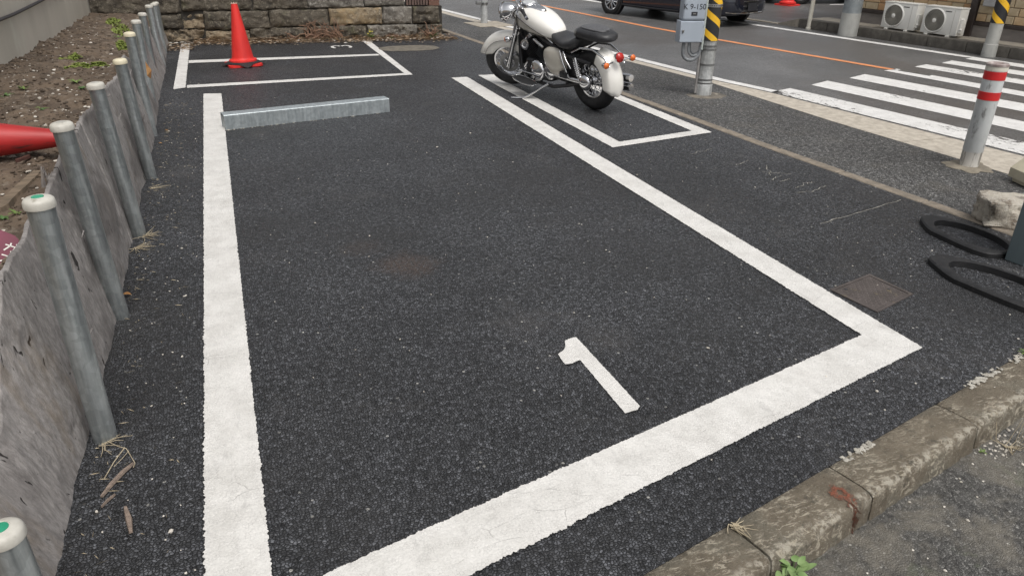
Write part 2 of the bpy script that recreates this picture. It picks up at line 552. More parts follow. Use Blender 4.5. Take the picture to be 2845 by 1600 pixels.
def sheet_mat():
    m, nt, b, co = new_mat('weathered_fibre_board')
    warp = nd(nt, 'ShaderNodeVectorMath', {0: nd(nt, 'ShaderNodeTexNoise', {'Vector': co, 'Scale': 3.0, 'Detail': 3.0}).outputs['Color'], 'Scale': 0.10}, operation='SCALE').outputs[0]
    v = nd(nt, 'ShaderNodeVectorMath', {0: co, 1: warp}, operation='ADD').outputs[0]
    fib = nz(nt, stretch(nt, v, (1, 6.0, 2.2), (0.30, 0, 0)), 9, 10, 0.76)
    fib2 = nz(nt, stretch(nt, v, (1, 9.0, 1.3), (0.22, 0, 0)), 24, 7, 0.72)
    col = mix(nt, mr(nt, fib, 0.33, 0.67), (0.20, 0.184, 0.174), (0.37, 0.345, 0.33))
    col = mix(nt, mr(nt, fib2, 0.60, 0.74, 0, 0.5), col, (0.50, 0.47, 0.45))
    big = nz(nt, co, 1.9, 4, 0.6)
    col = mix(nt, mr(nt, big, 0.47, 0.64, 0, 0.72), col, (0.105, 0.093, 0.087))
    # bark-like tears
    tear = mr(nt, nz(nt, stretch(nt, v, (1, 3.2, 1.6), (0.9, 0, 0)), 8.5, 3, 0.5, 0.7), 0.665, 0.70)
    col = mix(nt, tear, col, (0.026, 0.022, 0.02))
    brn = mr(nt, nz(nt, stretch(nt, co, (1, 2.2, 0.8)), 2.6, 4, 0.6), 0.56, 0.72, 0, 0.45)
    col = mix(nt, brn, col, (0.20, 0.145, 0.085))
    wis = mr(nt, nz(nt, stretch(nt, v, (1, 5.0, 1.0), (0.5, 0, 0)), 7, 8, 0.8, 1.2), 0.60, 0.66, 0, 0.5)
    col = mix(nt, wis, col, (0.46, 0.43, 0.41))
    fl = mr(nt, nz(nt, stretch(nt, co, (1, 2.0, 0.8)), 75, 3, 0.6), 0.69, 0.76, 0, 0.6)
    col = mix(nt, fl, col, (0.55, 0.52, 0.48))
    plug(nt, b.inputs['Base Color'], col)
    b.inputs['Roughness'].default_value = 0.9
    h = mth(nt, 'ADD', mth(nt, 'ADD', fib, mth(nt, 'MULTIPLY', fib2, 0.6)), mth(nt, 'MULTIPLY', tear, -0.8))
    bump(nt, b, h, 0.55, 0.007)
    return m


SHEET = sheet_mat()


def galv_mat(name, c1, c2, rough=0.42, metal=0.65, streak=True, spotc=None):
    m, nt, b, co = new_mat(name)
    v = stretch(nt, co, (9, 9, 0.8)) if streak else co
    f = nz(nt, v, 5, 6, 0.65)
    col = mix(nt, mr(nt, f, 0.3, 0.7), c1, c2)
    sp = nd(nt, 'ShaderNodeSeparateColor', {0: nd(nt, 'ShaderNodeTexVoronoi', {'Vector': co, 'Scale': 45.0}).outputs['Color']}).outputs[0]
    col = mix(nt, 1.0, col, nd(nt, 'ShaderNodeCombineColor', {0: mr(nt, sp, 0, 1, 0.9, 1.1), 1: mr(nt, sp, 0, 1, 0.9, 1.1), 2: mr(nt, sp, 0, 1, 0.9, 1.1)}).outputs[0], 'MULTIPLY')
    if spotc:
        col = mix(nt, mr(nt, nz(nt, co, 14, 7, 0.7), 0.60, 0.72), col, spotc)
    col = mix(nt, mr(nt, nz(nt, stretch(nt, co, (14, 14, 1.0)), 6, 5, 0.6), 0.66, 0.74, 0, 0.55), col, (0.55, 0.56, 0.55))
    rnd = nd(nt, 'ShaderNodeObjectInfo').outputs['Random']
    rv = mr(nt, rnd, 0, 1, 0.82, 1.16, False)
    col = mix(nt, 1.0, col, nd(nt, 'ShaderNodeCombineColor', {0: rv, 1: rv, 2: rv}).outputs[0], 'MULTIPLY')
    plug(nt, b.inputs['Base Color'], col)
    b.inputs['Metallic'].default_value = metal
    plug(nt, b.inputs['Roughness'], mr(nt, f, 0.2, 0.8, rough - 0.08, rough + 0.15))
    bump(nt, b, nz(nt, co, 120, 4), 0.08, 0.001)
    return m


GALV = galv_mat('galvanised_pipe', (0.27, 0.295, 0.30), (0.44, 0.465, 0.465), 0.36, 0.75)
GALV_L = galv_mat('galvanised_channel', (0.31, 0.345, 0.36), (0.42, 0.455, 0.465), 0.42, 0.55, True)
STEELP = galv_mat('steel_pole', (0.36, 0.37, 0.365), (0.48, 0.485, 0.475), 0.5, 0.35, True, (0.30, 0.28, 0.25))
POLEC = surf('pole_concrete', (0.40, 0.40, 0.375), (0.31, 0.31, 0.29), 6, 0.8, 0, 0.25, 70, st=(1, 1, 0.4), spot=((0.22, 0.215, 0.20), 30, 0.6, 0.75))
POLEC2 = surf('pole_steel_sheet', (0.30, 0.325, 0.335), (0.22, 0.245, 0.255), 8, 0.55, 0.3, 0.1, 60, spot=((0.13, 0.14, 0.15), 18, 0.6, 0.7))
CAPW = surf('cap_plastic', (0.56, 0.54, 0.485), (0.44, 0.42, 0.37), 18, 0.5, 0, 0.1, 60, spot=((0.28, 0.26, 0.21), 30, 0.55, 0.72))
CAPY = surf('yellowed_cap_plastic', (0.66, 0.60, 0.44), (0.56, 0.50, 0.36), 18, 0.5, 0, 0.1, 60)
GREEN = surf('green_reflector', (0.02, 0.27, 0.15), (0.03, 0.33, 0.19), 10, 0.3, 0, 0)
CAPG = surf('grey_reflector', (0.45, 0.44, 0.40), (0.36, 0.35, 0.32), 20, 0.5, 0, 0)

CONE = surf('cone_red', (0.74, 0.034, 0.026), (0.58, 0.024, 0.02), 7, 0.55, 0, 0.15, 40, st=(1, 1, 0.3), spot=((0.34, 0.035, 0.03), 16, 0.60, 0.78))
CONE2 = surf('dirty_cone_red', (0.44, 0.022, 0.022), (0.28, 0.014, 0.014), 6, 0.5, 0, 0.2, 40, st=(1, 1, 0.16), spot=((0.05, 0.03, 0.028), 14, 0.51, 0.60))
TORN = surf('torn_pale_plastic', (0.72, 0.62, 0.50), (0.55, 0.45, 0.36), 40, 0.7, 0, 0)
RUBBER = surf('black_rubber', (0.010, 0.010, 0.011), (0.018, 0.018, 0.019), 20, 0.6, 0, 0.25, 120, spot=((0.06, 0.055, 0.052), 30, 0.6, 0.74))
BLACK = surf('black_paint', (0.010, 0.010, 0.012), (0.016, 0.016, 0.018), 12, 0.38, 0, 0)
TYRE = surf('tyre_rubber', (0.012, 0.012, 0.013), (0.022, 0.022, 0.023), 20, 0.65, 0, 0.2, 150)


def chrome_mat(name, c=0.72, r=0.10):
    return surf(name, (c, c, c * 1.01), (c * 0.9, c * 0.9, c * 0.92), 8, r, 1.0, 0.03, 40)


CHROME = chrome_mat('chrome')
ALLOY = chrome_mat('alloy', 0.60, 0.28)
DULLMETAL = surf('dull_metal', (0.32, 0.32, 0.32), (0.22, 0.22, 0.22), 14, 0.4, 0.9, 0.1, 60)
BIKEW = surf('bike_white', (0.80, 0.78, 0.73), (0.77, 0.75, 0.70), 5, 0.22, 0, 0, coat=0.6)
BIKEC = surf('bike_cream', (0.50, 0.47, 0.41), (0.46, 0.435, 0.38), 5, 0.25, 0, 0, coat=0.6)
LEATHER = surf('black_leather', (0.018, 0.018, 0.020), (0.028, 0.028, 0.030), 14, 0.42, 0, 0.35, 260)
LEATHER2 = surf('grained_leather', (0.06, 0.06, 0.064), (0.11, 0.11, 0.115), 90, 0.5, 0, 0.5, 200)
ENGINE = surf('engine_black', (0.016, 0.017, 0.019), (0.03, 0.031, 0.034), 12, 0.42, 0.3, 0.1, 80)
ORANGE = surf('amber_lens', (0.70, 0.16, 0.03), (0.62, 0.13, 0.03), 20, 0.2, 0, 0)
REDLENS = surf('red_lens', (0.45, 0.02, 0.015), (0.38, 0.015, 0.012), 20, 0.2, 0, 0)
GLASSD = surf('gauge_glass', (0.36, 0.37, 0.39), (0.50, 0.51, 0.52), 30, 0.12, 0, 0)
GLASSH = surf('headlamp_glass', (0.55, 0.57, 0.58), (0.65, 0.66, 0.67), 30, 0.08, 0.3, 0)
CARBLUE = surf('car_navy', (0.008, 0.010, 0.020), (0.010, 0.012, 0.024), 4, 0.25, 0.2, 0, coat=1.0)
CARBLACK = surf('car_black', (0.008, 0.008, 0.010), (0.010, 0.010, 0.012), 4, 0.25, 0.2, 0, coat=1.0)
CARGLASS = surf('car_glass', (0.012, 0.014, 0.016), (0.016, 0.018, 0.02), 4, 0.06, 0, 0)
BLUEBOX = surf('box_grey_blue', (0.36, 0.40, 0.455), (0.325, 0.365, 0.415), 5, 0.42, 0, 0.05, 60, st=(1, 1, 0.4), spot=((0.27, 0.30, 0.34), 14, 0.62, 0.8))
BLACKINK = surf('black_print', (0.02, 0.02, 0.025), (0.03, 0.03, 0.035), 30, 0.6, 0, 0)
ACW = surf('ac_shell', (0.72, 0.71, 0.67), (0.68, 0.67, 0.63), 5, 0.5, 0, 0.04, 50, spot=((0.44, 0.42, 0.38), 11, 0.62, 0.8))
ACG = surf('ac_grille', (0.36, 0.345, 0.30), (0.30, 0.285, 0.25), 9, 0.55, 0, 0)
ACD = surf('ac_fan_recess', (0.07, 0.066, 0.058), (0.05, 0.048, 0.043), 9, 0.6, 0, 0)
TILE1 = surf('tan_tile', (0.56, 0.41, 0.25), (0.49, 0.34, 0.19), 9, 0.65, 0, 0.5, 60, spot=((0.58, 0.44, 0.27), 26, 0.56, 0.7))
TILE2 = surf('sand_tile', (0.50, 0.41, 0.275), (0.43, 0.34, 0.215), 9, 0.65, 0, 0.5, 60, spot=((0.55, 0.45, 0.31), 26, 0.56, 0.7))
TILE3 = surf('ochre_tile', (0.46, 0.275, 0.14), (0.40, 0.235, 0.12), 9, 0.65, 0, 0.5, 60)
GROUT = surf('tile_grout', (0.56, 0.46, 0.33), (0.47, 0.38, 0.265), 20, 0.8, 0, 0.4, 80)
FRAMEB = surf('brown_frame', (0.050, 0.038, 0.034), (0.036, 0.028, 0.026), 9, 0.5, 0, 0.1, 60)
PLINTH = surf('plinth_concrete', (0.23, 0.21, 0.195), (0.16, 0.145, 0.135), 3, 0.75, 0, 0.2, 60, st=(0.6, 0.6, 2.0), spot=((0.09, 0.08, 0.075), 4, 0.58, 0.75))
STEELPLATE = surf('rusty_cover', (0.115, 0.097, 0.090), (0.083, 0.070, 0.064), 10, 0.6, 0.35, 0.4, 70, spot=((0.19, 0.155, 0.10), 16, 0.57, 0.72))
POSTG = surf('slate_post', (0.105, 0.135, 0.145), (0.085, 0.11, 0.12), 5, 0.5, 0, 0.05, 60, st=(1, 1, 0.3))
BEIGE = surf('beige_plastic', (0.50, 0.46, 0.345), (0.44, 0.40, 0.30), 9, 0.55, 0, 0.1, 60, spot=((0.32, 0.28, 0.20), 20, 0.6, 0.75))
WHITEP = surf('white_plastic', (0.72, 0.71, 0.66), (0.62, 0.60, 0.55), 14, 0.5, 0, 0.05, 60)
MAROON = surf('maroon_marker', (0.165, 0.022, 0.05), (0.13, 0.018, 0.04), 9, 0.5, 0, 0.1, 60)
CABLE = surf('cable_black', (0.022, 0.018, 0.02), (0.03, 0.025, 0.027), 20, 0.5, 0, 0)
BRICK = surf('brown_brick', (0.175, 0.085, 0.058), (0.12, 0.06, 0.043), 14, 0.75, 0, 0.4, 80)
SLAT = surf('brown_slat', (0.145, 0.095, 0.078), (0.10, 0.068, 0.058), 9, 0.55, 0.1, 0.1, 60)
CREAMW = surf('cream_paint', (0.66, 0.63, 0.55), (0.58, 0.55, 0.47), 14, 0.5, 0, 0.1, 60)


def rock_mat(name, a, b_, dark, pale, moss=0.0, s=1.0):
    m, nt, b, co = new_mat(name)
    col = mix(nt, mr(nt, nz(nt, co, 4 * s, 6, 0.65), 0.35, 0.65), a, b_)
    col = mix(nt, mr(nt, nz(nt, co, 3.4 * s, 6, 0.68), 0.47, 0.62, 0, 0.85), col, dark)
    col = mix(nt, mr(nt, nz(nt, co, 24 * s, 8, 0.74), 0.52, 0.64, 0, 0.8), col, pale)
    col = mix(nt, mr(nt, nz(nt, co, 45 * s, 5, 0.7), 0.58, 0.70, 0, 0.8), col, [c * 0.35 for c in dark])
    if moss:
        col = mix(nt, mr(nt, nz(nt, co, 6 * s, 5, 0.6), 0.55, 0.68, 0, moss), col, (0.11, 0.115, 0.05))
    plug(nt, b.inputs['Base Color'], col)
    b.inputs['Roughness'].default_value = 0.9
    bump(nt, b, mth(nt, 'ADD', nz(nt, co, 22 * s, 8, 0.7), nz(nt, co, 70 * s, 5, 0.6)), 1.0, 0.016)
    return m


ROCK_A = rock_mat('dark_wall_stone', (0.125, 0.106, 0.080), (0.085, 0.072, 0.056), (0.042, 0.036, 0.029), (0.25, 0.22, 0.17), 0.35)
ROCK_B = rock_mat('ochre_wall_stone', (0.31, 0.225, 0.125), (0.22, 0.175, 0.12), (0.09, 0.075, 0.058), (0.38, 0.33, 0.25), 0.15)
ROCK_C = rock_mat('grey_wall_stone', (0.21, 0.192, 0.166), (0.15, 0.136, 0.117), (0.10, 0.09, 0.078), (0.42, 0.40, 0.36), 0.1)
ROCK_D = rock_mat('crumbling_wall_stone', (0.30, 0.235, 0.155), (0.17, 0.13, 0.088), (0.05, 0.042, 0.033), (0.36, 0.30, 0.21), 0.25)
ROCK_E = rock_mat('broken_block_stone', (0.68, 0.625, 0.53), (0.54, 0.48, 0.395), (0.16, 0.12, 0.085), (0.80, 0.77, 0.70), 0.0, 2.6)
CORE = surf('wall_core', (0.045, 0.04, 0.034), (0.03, 0.027, 0.023), 14, 0.95, 0, 0.5, 40)


def hazard_mat(name, ax_r, pitch, slope, ofs):
    """yellow and black slanted bands wrapped round a vertical pole (object Z along the pole)"""
    m, nt, b, co = new_mat(name)
    s = nd(nt, 'ShaderNodeSeparateXYZ', {0: co})
    ang = nd(nt, 'ShaderNodeMath', {0: s.outputs[1], 1: s.outputs[0]}, operation='ARCTAN2').outputs[0]
    t = mth(nt, 'ADD', mth(nt, 'MULTIPLY', s.outputs[2], 1.0 / pitch), mth(nt, 'MULTIPLY', ang, slope / (2 * math.pi)))
    fr_ = mth(nt, 'FRACT', mth(nt, 'ADD', t, ofs), 0)
    f = mth(nt, 'GREATER_THAN', fr_, 0.63)
    col = mix(nt, f, (0.020, 0.020, 0.022), (0.80, 0.46, 0.02))
    col = mix(nt, mr(nt, nz(nt, co, 25, 6, 0.7), 0.58, 0.74, 0, 0.35), col, (0.16, 0.14, 0.11))
    plug(nt, b.inputs['Base Color'], col)
    b.inputs['Roughness'].default_value = 0.55
    bump(nt, b, nz(nt, co, 150, 3), 0.15, 0.002)
    return m
# ================================================================= THE SETTING
def flat(name, pts, z, mat, kind='structure', parent=None, depth=None):
    mb = MB()
    if depth:
        mb.prism(pts, z - depth, z)
    else:
        mb.add([V((p[0], p[1], z)) for p in pts], [list(range(len(pts)))])
    o = mb.obj(name, mat, parent, ang=0)
    if kind and not parent:
        o['kind'] = kind
    return o


def jit2(p, amp, nrm):
    q = V((p.x, p.y, 0.0))
    k = 1.0 * noise.noise(q * 62) + 0.9 * noise.noise(q * 190 + V((5, 9, 2))) + 0.55 * noise.noise(q * 16) + 0.9 * abs(noise.noise(q * 150 + V((2, 2, 9))))
    k = k - 0.9 * max(0.0, noise.noise(q * 110 + V((31, 7, 3))) - 0.42) * 3
    return p + nrm * (amp * k * (0.95 + 0.75 * noise.noise(q * 2.3 + V((7, 1, 4)))))


def band(mb, A0, A1, B0, B1, z, step=0.006, amp=0.004, e0=True, e1=True, cols=2):
    """painted band between edge A (A0-A1) and edge B (B0-B1), ragged edges, optional ragged ends"""
    A0, A1, B0, B1 = [V((p[0], p[1], z)) for p in (A0, A1, B0, B1)]
    n = max(2, int((A1 - A0).length / step))
    nrm = (A0 - B0)
    d = (A1 - A0).normalized()
    nrm = (nrm - d * nrm.dot(d)).normalized()
    vs, fs = [], []
    cols = max(cols, int((A0 - B0).length / (step * 1.5))) if (e0 or e1) else cols
    for i in range(n + 1):
        t = i / n
        a, b = A0.lerp(A1, t), B0.lerp(B1, t)
        lock = (i == 0 and not e0) or (i == n and not e1)
        if not lock:
            a, b = jit2(a, amp, nrm), jit2(b, amp, -nrm)
        for c in range(cols + 1):
            p = a.lerp(b, c / cols)
            if i == 0 and e0:
                p = jit2(p, amp, -d)
            if i == n and e1:
                p = jit2(p, amp, d)
            p.z = z
            vs.append(p)
    w_ = cols + 1
    for i in range(n):
        for c in range(cols):
            a = i * w_ + c
            fs.append([a, a + 1, a + w_ + 1, a + w_])
    mb.add(vs, fs)


def poly_paint(name, pts, z, mat, parent, step=0.006, amp=0.003):
    out = []
    n = len(pts)
    for i in range(n):
        a, b = V((pts[i][0], pts[i][1], z)), V((pts[(i + 1) % n][0], pts[(i + 1) % n][1], z))
        k = max(1, int((b - a).length / step))
        d = (b - a).normalized()
        nr = V((d.y, -d.x, 0))
        for j in range(k):
            out.append(jit2(a.lerp(b, j / k), amp, nr))
    bm = bmesh.new()
    f = bm.faces.new([bm.verts.new(p) for p in out])
    bmesh.ops.triangulate(bm, faces=[f])
    me = bpy.data.meshes.new(name)
    bm.normal_update()
    for q in bm.faces:
        if q.normal.z < 0:
            q.normal_flip()
    bm.to_mesh(me)
    bm.free()
    me.materials.append(mat)
    o = bpy.data.objects.new(name, me)
    COL.objects.link(o)
    o.parent = parent
    return o


# ---- wide ground, a little lower than everything else
ground = flat('ground', [(-120, -120), (120, -120), (120, 160), (-120, 160)], -0.10, A_OLD)

# lines of the place, near to far
STRIP_L = [(4.30, -4.0), (4.09, 1.2), (3.97, 2.9), (3.95, 3.21), (3.84, 4.52), (3.765, 5.98), (3.40, 11.0), (3.05, 15.0), (1.2, 40.0)]
GUT_L = [(5.45, -4.0), (5.12, 1.5), (5.01, 3.5), (5.00, 3.95), (4.94, 5.02), (4.93, 7.0), (4.55, 9.8), (4.05, 13.6), (3.85, 15.5), (1.8, 40.0)]
WHITE_L = [(6.75, -4.0), (5.93, 1.4), (5.575, 3.8), (5.25, 6.33), (5.07, 7.13), (4.25, 13.62), (4.02, 15.5), (2.1, 40.0)]
ROAD_R = [(11.7, -4.0), (10.6, 3.0), (9.95, 7.0), (9.80, 7.81), (9.46, 9.8), (9.38, 10.76), (8.9, 13.2), (8.3, 16.5), (5.6, 40.0)]


def between(L, R):
    return list(L) + list(R)[::-1]


road = flat('road', between([(p[0] - 0.02, p[1]) for p in WHITE_L], [(p[0] + 0.15, p[1]) for p in ROAD_R]), -0.012, A_ROAD, depth=0.07)
walk = flat('pavement', between(STRIP_L, GUT_L), -0.004, A_WALK, depth=0.08)

lot_pts = [(-0.95, 0.753), (3.3, 1.788), (4.075, 1.978), (3.97, 2.9), (3.95, 3.21), (3.84, 4.52), (3.765, 5.98), (3.40, 11.0), (3.36, 11.5), (-0.95, 11.9)]
lot = flat('parking_lot', lot_pts, 0.0, A_LOT, depth=0.09)

flat('far_forecourt', [(8.6, 13.5), (9.40, 10.76), (10.1, 10.55), (24, 8.5), (26, 30), (6.2, 36)], -0.006, A_ROAD, depth=0.07)


# ---- concrete gutter slabs between pavement and road
gut = flat('gutter', between([(p[0] - 0.01, p[1]) for p in GUT_L], [(p[0] + 0.01, p[1]) for p in WHITE_L]), -0.03, GUTTER, depth=0.05)


def poly_at(L, y):
    for a, b in zip(L[:-1], L[1:]):
        if a[1] <= y <= b[1]:
            t = (y - a[1]) / (b[1] - a[1])
            return a[0] + (b[0] - a[0]) * t
    return L[-1][0]


y = -3.0
k = 0
while y < 17.5:
    y2 = y + 2.46
    mb = MB()
    n = 14
    L = [V((poly_at(GUT_L, y + 0.006 + (y2 - y - 0.012) * i / n), y + 0.006 + (y2 - y - 0.012) * i / n, 0)) for i in range(n + 1)]
    Rr = [V((poly_at(WHITE_L, q.y) - 0.004, q.y, 0)) for q in L]
    top = [q + V((0, 0, -0.002)) for q in L] + [q + V((0, 0, -0.009)) for q in Rr[::-1]]
    bot = [q - V((0, 0, 0.026)) for q in top]
    m_ = len(top)
    mb.add(top + bot, [list(range(m_))[::-1]] + [[i, (i + 1) % m_, m_ + (i + 1) % m_, m_ + i] for i in range(m_)])
    mb.obj('gutter_slab', GUTTER, gut, ang=0)
    y = y2
    k += 1

# ---- narrow edge stones between lot and pavement
edge = flat('edge_strip', [(4.13, 1.2), (4.06, 1.2), (3.73, 6.0), (3.36, 11.0), (3.02, 15), (3.10, 15), (3.43, 11.0), (3.80, 6.0)], -0.015, CONC, depth=0.04)
ys = [1.25, 1.86, 2.47, 3.20, 3.86, 4.50, 5.11, 5.72, 6.33, 6.94, 7.55, 8.16, 8.77, 9.38, 9.99, 10.6, 11.2, 11.8, 12.4, 13.0, 13.6, 14.2]
for i in range(len(ys) - 1):
    a, b = ys[i] + 0.005, ys[i + 1] - 0.005
    xa, xb = poly_at(STRIP_L, a), poly_at(STRIP_L, b)
    c = V(((xa + xb) / 2, (a + b) / 2, -0.013 + random.uniform(0, 0.003)))
    mb = MB()
    mb.box((0, 0, 0), (0.088, math.hypot(b - a, xb - xa), 0.036), rot_z(math.atan2(-(xb - xa), b - a)), bev=0.006, seg=1)
    mb.obj('edge_stone', STRIP, edge, ang=0, loc=c)

# ---- kerb: stones along the near edge, flush with the lot, stepping down outside
K0, KE = V((0.82, 1.185, 0)), V((0.9713, 0.2379, 0))
KN = V((0.2379, -0.9713, 0))
kerb = thing('kerb', None, None)
kerb['kind'] = 'structure'
kj = [-2.1, -1.5, -0.9, -0.28, 0.335, 0.795, 1.42, 2.05, 2.68, 3.31, 3.95]
for i in range(len(kj) - 1):
    a, b = kj[i] + 0.004, kj[i + 1] - 0.004
    prof = [(0.0, -0.16), (0.0, -0.004), (0.004, 0.0005), (0.03, 0.002), (0.07, 0.002), (0.118, 0.0015), (0.140, -0.0015), (0.150, -0.008), (0.155, -0.02), (0.158, -0.055), (0.162, -0.10), (0.165, -0.16)]
    n = max(8, int((b - a) / 0.012))
    dz, tilt = random.uniform(-0.002, 0.003), random.uniform(-0.003, 0.003)
    rings = []
    for s in range(n + 1):
        t = a + (b - a) * s / n
        e = min(s, n - s) / n * (b - a)
        inset = 0.0035 * math.exp(-e / 0.005)
        ring = []
        for (u, z) in prof:
            q = K0 + KE * t + KN * (u + (-inset if u > 0.1 else 0))
            q.z = z - inset * (1 if z > -0.02 else 0) + dz + tilt * (s / n)
            f = fr((q.x, q.y, z), 26, 4)
            g = fr((q.x * 1.3, q.y, z + 3), 70, 3)
            amp = 0.0022 if u < 0.12 else 0.0045
            chip = max(0.0, fr((q.x, q.y, z + 7), 12, 3) - 0.45) * (0.02 if 0.1 < u < 0.16 else 0.004)
            q += KN * (amp * f - chip) + V((0, 0, amp * (0.8 * f + 0.5 * g) - chip))
            ring.append(q)
        rings.append(ring)
    mb = MB()
    mb.loft(rings)
    mb.obj('kerb_stone', KERB, kerb, ang=50)
# pale mortar crumbs along the inner joint and a rust stain on one stone
for (t0, t1, wd) in ((0.86, 1.02, 0.02), (1.62, 1.86, 0.022), (1.95, 2.05, 0.03)):
    mb = MB()
    for q in range(int((t1 - t0) / 0.0011)):
        t = t0 + (t1 - t0) * random.random()
        p = K0 + KE * t + KN * random.uniform(-0.004, wd)
        r = random.uniform(0.002, 0.007)
        p.z = 0.0015
        if noise.noise(p * 40) < -0.1:
            continue
        mb.ell(p, (r * 1.3, r * random.uniform(0.7, 1.3), r * 0.45), 6, 4, rot_z(random.random() * 3), 0, 0.3)
    o = mb.obj('mortar_crust', MORTAR, kerb, ang=60)
    o['kind'] = 'stuff'
mb = MB()
rp = []
for i in range(46):
    a = 2 * math.pi * i / 46
    r = 1 + 0.45 * noise.noise(V((math.cos(a) * 2, math.sin(a) * 2, 3.3))) + 0.25 * noise.noise(V((math.cos(a) * 7, math.sin(a) * 7, 1)))
    rp.append((a, r))
cs = K0 + KE * 0.70 + KN * 0.112
pts = [cs + KE * (0.030 * r * math.cos(a)) + KN * (0.052 * r * math.sin(a)) for a, r in rp]


def kz(p):
    u = (p - K0).dot(KN)
    for (a, b) in zip(prof[2:-1], prof[3:]):
        if a[0] <= u <= b[0]:
            return a[1] + (b[1] - a[1]) * (u - a[0]) / max(1e-6, b[0] - a[0])
    return 0.0


vs = [V((cs.x, cs.y, kz(cs) + 0.007))]
for fct in (0.5, 1.0):
    for p in pts:
        q = cs.lerp(p, fct)
        q.z = kz(q) + 0.0065
        vs.append(q)
n_ = len(pts)
fs = [[0, 1 + i, 1 + (i + 1) % n_] for i in range(n_)] + [[1 + i, 1 + n_ + i, 1 + n_ + (i + 1) % n_, 1 + (i + 1) % n_] for i in range(n_)]


def rust_mat():
    m, nt, b, co = new_mat('rust_streak')
    f = mr(nt, nz(nt, co, 60, 6, 0.7), 0.40, 0.56)
    col = mix(nt, mr(nt, nz(nt, co, 25, 4), 0.4, 0.6), (0.21, 0.065, 0.035), (0.14, 0.06, 0.04))
    plug(nt, b.inputs['Base Color'], col)
    b.inputs['Roughness'].default_value = 0.9
    plug(nt, b.inputs['Alpha'], mth(nt, 'MULTIPLY', f, 0.8))
    return m


mb.add(vs, fs)
mb.obj('rust_stain', rust_mat(), kerb, ang=60)

# ---- painted markings of the bays (children of the lot)
ZP = 0.004
mb = MB()
band(mb, (-0.229, 7.80), (-0.229, 0.985), (-0.069, 7.765), (-0.069, 1.02), ZP, 0.0045, 0.0042)
mb.obj('bay_line', P_WHITE, lot, ang=0)
mb = MB()
oc, ic = (2.468, 1.835), (2.312, 1.995)
band(mb, (2.468, 7.965), oc, (2.290, 7.968), ic, ZP, 0.005, 0.004, True, False)
band(mb, oc, (-0.055, 1.222), ic, (-0.055, 1.434), ZP, 0.004, 0.0042, False, True)
mb.obj('bay_line', P_WHITE, lot, ang=0)

one = [(520, 200), (1435, 1190), (1400, 1240), (1225, 1295), (580, 530), (520, 545), (460, 580), (360, 590), (260, 445), (345, 385), (370, 330), (360, 250), (450, 215)]
poly_paint('number_one', [G(1500 + x / 5.175, 900 + y / 5.175) for x, y in one][::-1], ZP, P_WHITE, lot, 0.004, 0.0022)


def px_band(name, a0, a1, b0, b1, mat=P_WHITE, parent=None, z=ZP, step=0.012, amp=0.004, base=0.0):
    mb = MB()
    band(mb, G(*a0), G(*a1), G(*b0), G(*b1), z, step, amp)
    return mb.obj(name, mat, parent or lot, ang=0)


# two bays by the stone wall
mb = MB()
band(mb, (-0.506, 8.10), (-0.506, 11.30), (-0.398, 8.155), (-0.398, 11.28), ZP, 0.008, 0.004)
mb.obj('bay_line', P_WHITE, lot, ang=0)
a = G(520, 246)
b = G(1160, 209)
a2, b2 = G(520, 238.5), G(1150, 203)
mb = MB()
band(mb, (a.x, a.y), (1.93, 8.255), (a2.x, a2.y), (1.86, 8.36), ZP, 0.010, 0.004, True, False)
band(mb, (1.93, 8.255), (1.965, 10.98), (1.86, 8.36), (1.862, 10.98), ZP, 0.010, 0.004, False, True)
mb.obj('bay_line', P_WHITE, lot, ang=0)
a, a2 = G(524, 177), G(524, 169.5)
mb = MB()
band(mb, (a.x, a.y), (1.845, 9.66), (a2.x, a2.y), (1.845, 9.785), ZP, 0.010, 0.0035)
mb.obj('bay_line', P_WHITE, lot, ang=0)
# numeral 3 in the farther bay, read from the right
mb = MB()
pth = []
for (cy, s0, s1) in ((0.0, 150, -75), (0.118, 75, -150)):
    for i in range(15):
        an = math.radians(s0 + (s1 - s0) * i / 14)
        pth.append((0.075 * math.sin(math.radians(90) - an) * 0.9, cy * 1.0 + 0.062 * (-math.sin(an)) + 0.0))
c3 = V((1.50, 10.50, 0))
# glyph axes: its top points to -x, its right side to +y
P3 = [V((c3.x - 0.06 + p[1], c3.y + p[0] * 1.6, ZP)) for p in pth]
hw = 0.020
for i in range(len(P3)):
    t = (P3[min(i + 1, len(P3) - 1)] - P3[max(i - 1, 0)]).normalized()
    nn = V((-t.y, t.x, 0)) * hw
    mb.v += [P3[i] + nn, P3[i] - nn]
    if i and i != 15:
        k = 2 * i
        mb.f.append([k - 2, k - 1, k + 1, k])
        mb.m.append(0)
mb.obj('number_three', P_WHITE, lot, ang=0)

# motorcycle bay
o1, o2, o3, o4 = V((2.615, 8.03, 0)), V((3.605, 8.03, 0)), V((3.665, 5.075, 0)), V((2.665, 4.90, 0))
i1, i2, i3, i4 = V((2.78, 7.93, 0)), V((3.50, 7.93, 0)), V((3.53, 5.165, 0)), V((2.79, 5.03, 0))
mb = MB()
band(mb, o1, o2, i1, i2, ZP, 0.010, 0.004, False, False)
band(mb, o2, o3, i2, i3, ZP, 0.010, 0.004, False, False)
band(mb, o3, o4, i3, i4, ZP, 0.008, 0.004, False, False)
band(mb, o4, o1, i4, i1, ZP, 0.008, 0.004, False, False)
mb.obj('bay_line', P_WHITE, lot, ang=0)
# part of the painted numeral that shows beside the front wheel
q = [G(1330 + x / 4.83, y / 4.83) for x, y in ((280, 1050), (440, 1130), (490, 1108), (470, 1098), (445, 1106), (330, 1050))]
poly_paint('bay_numeral', q, ZP, P_WHITE, lot, 0.008, 0.003)

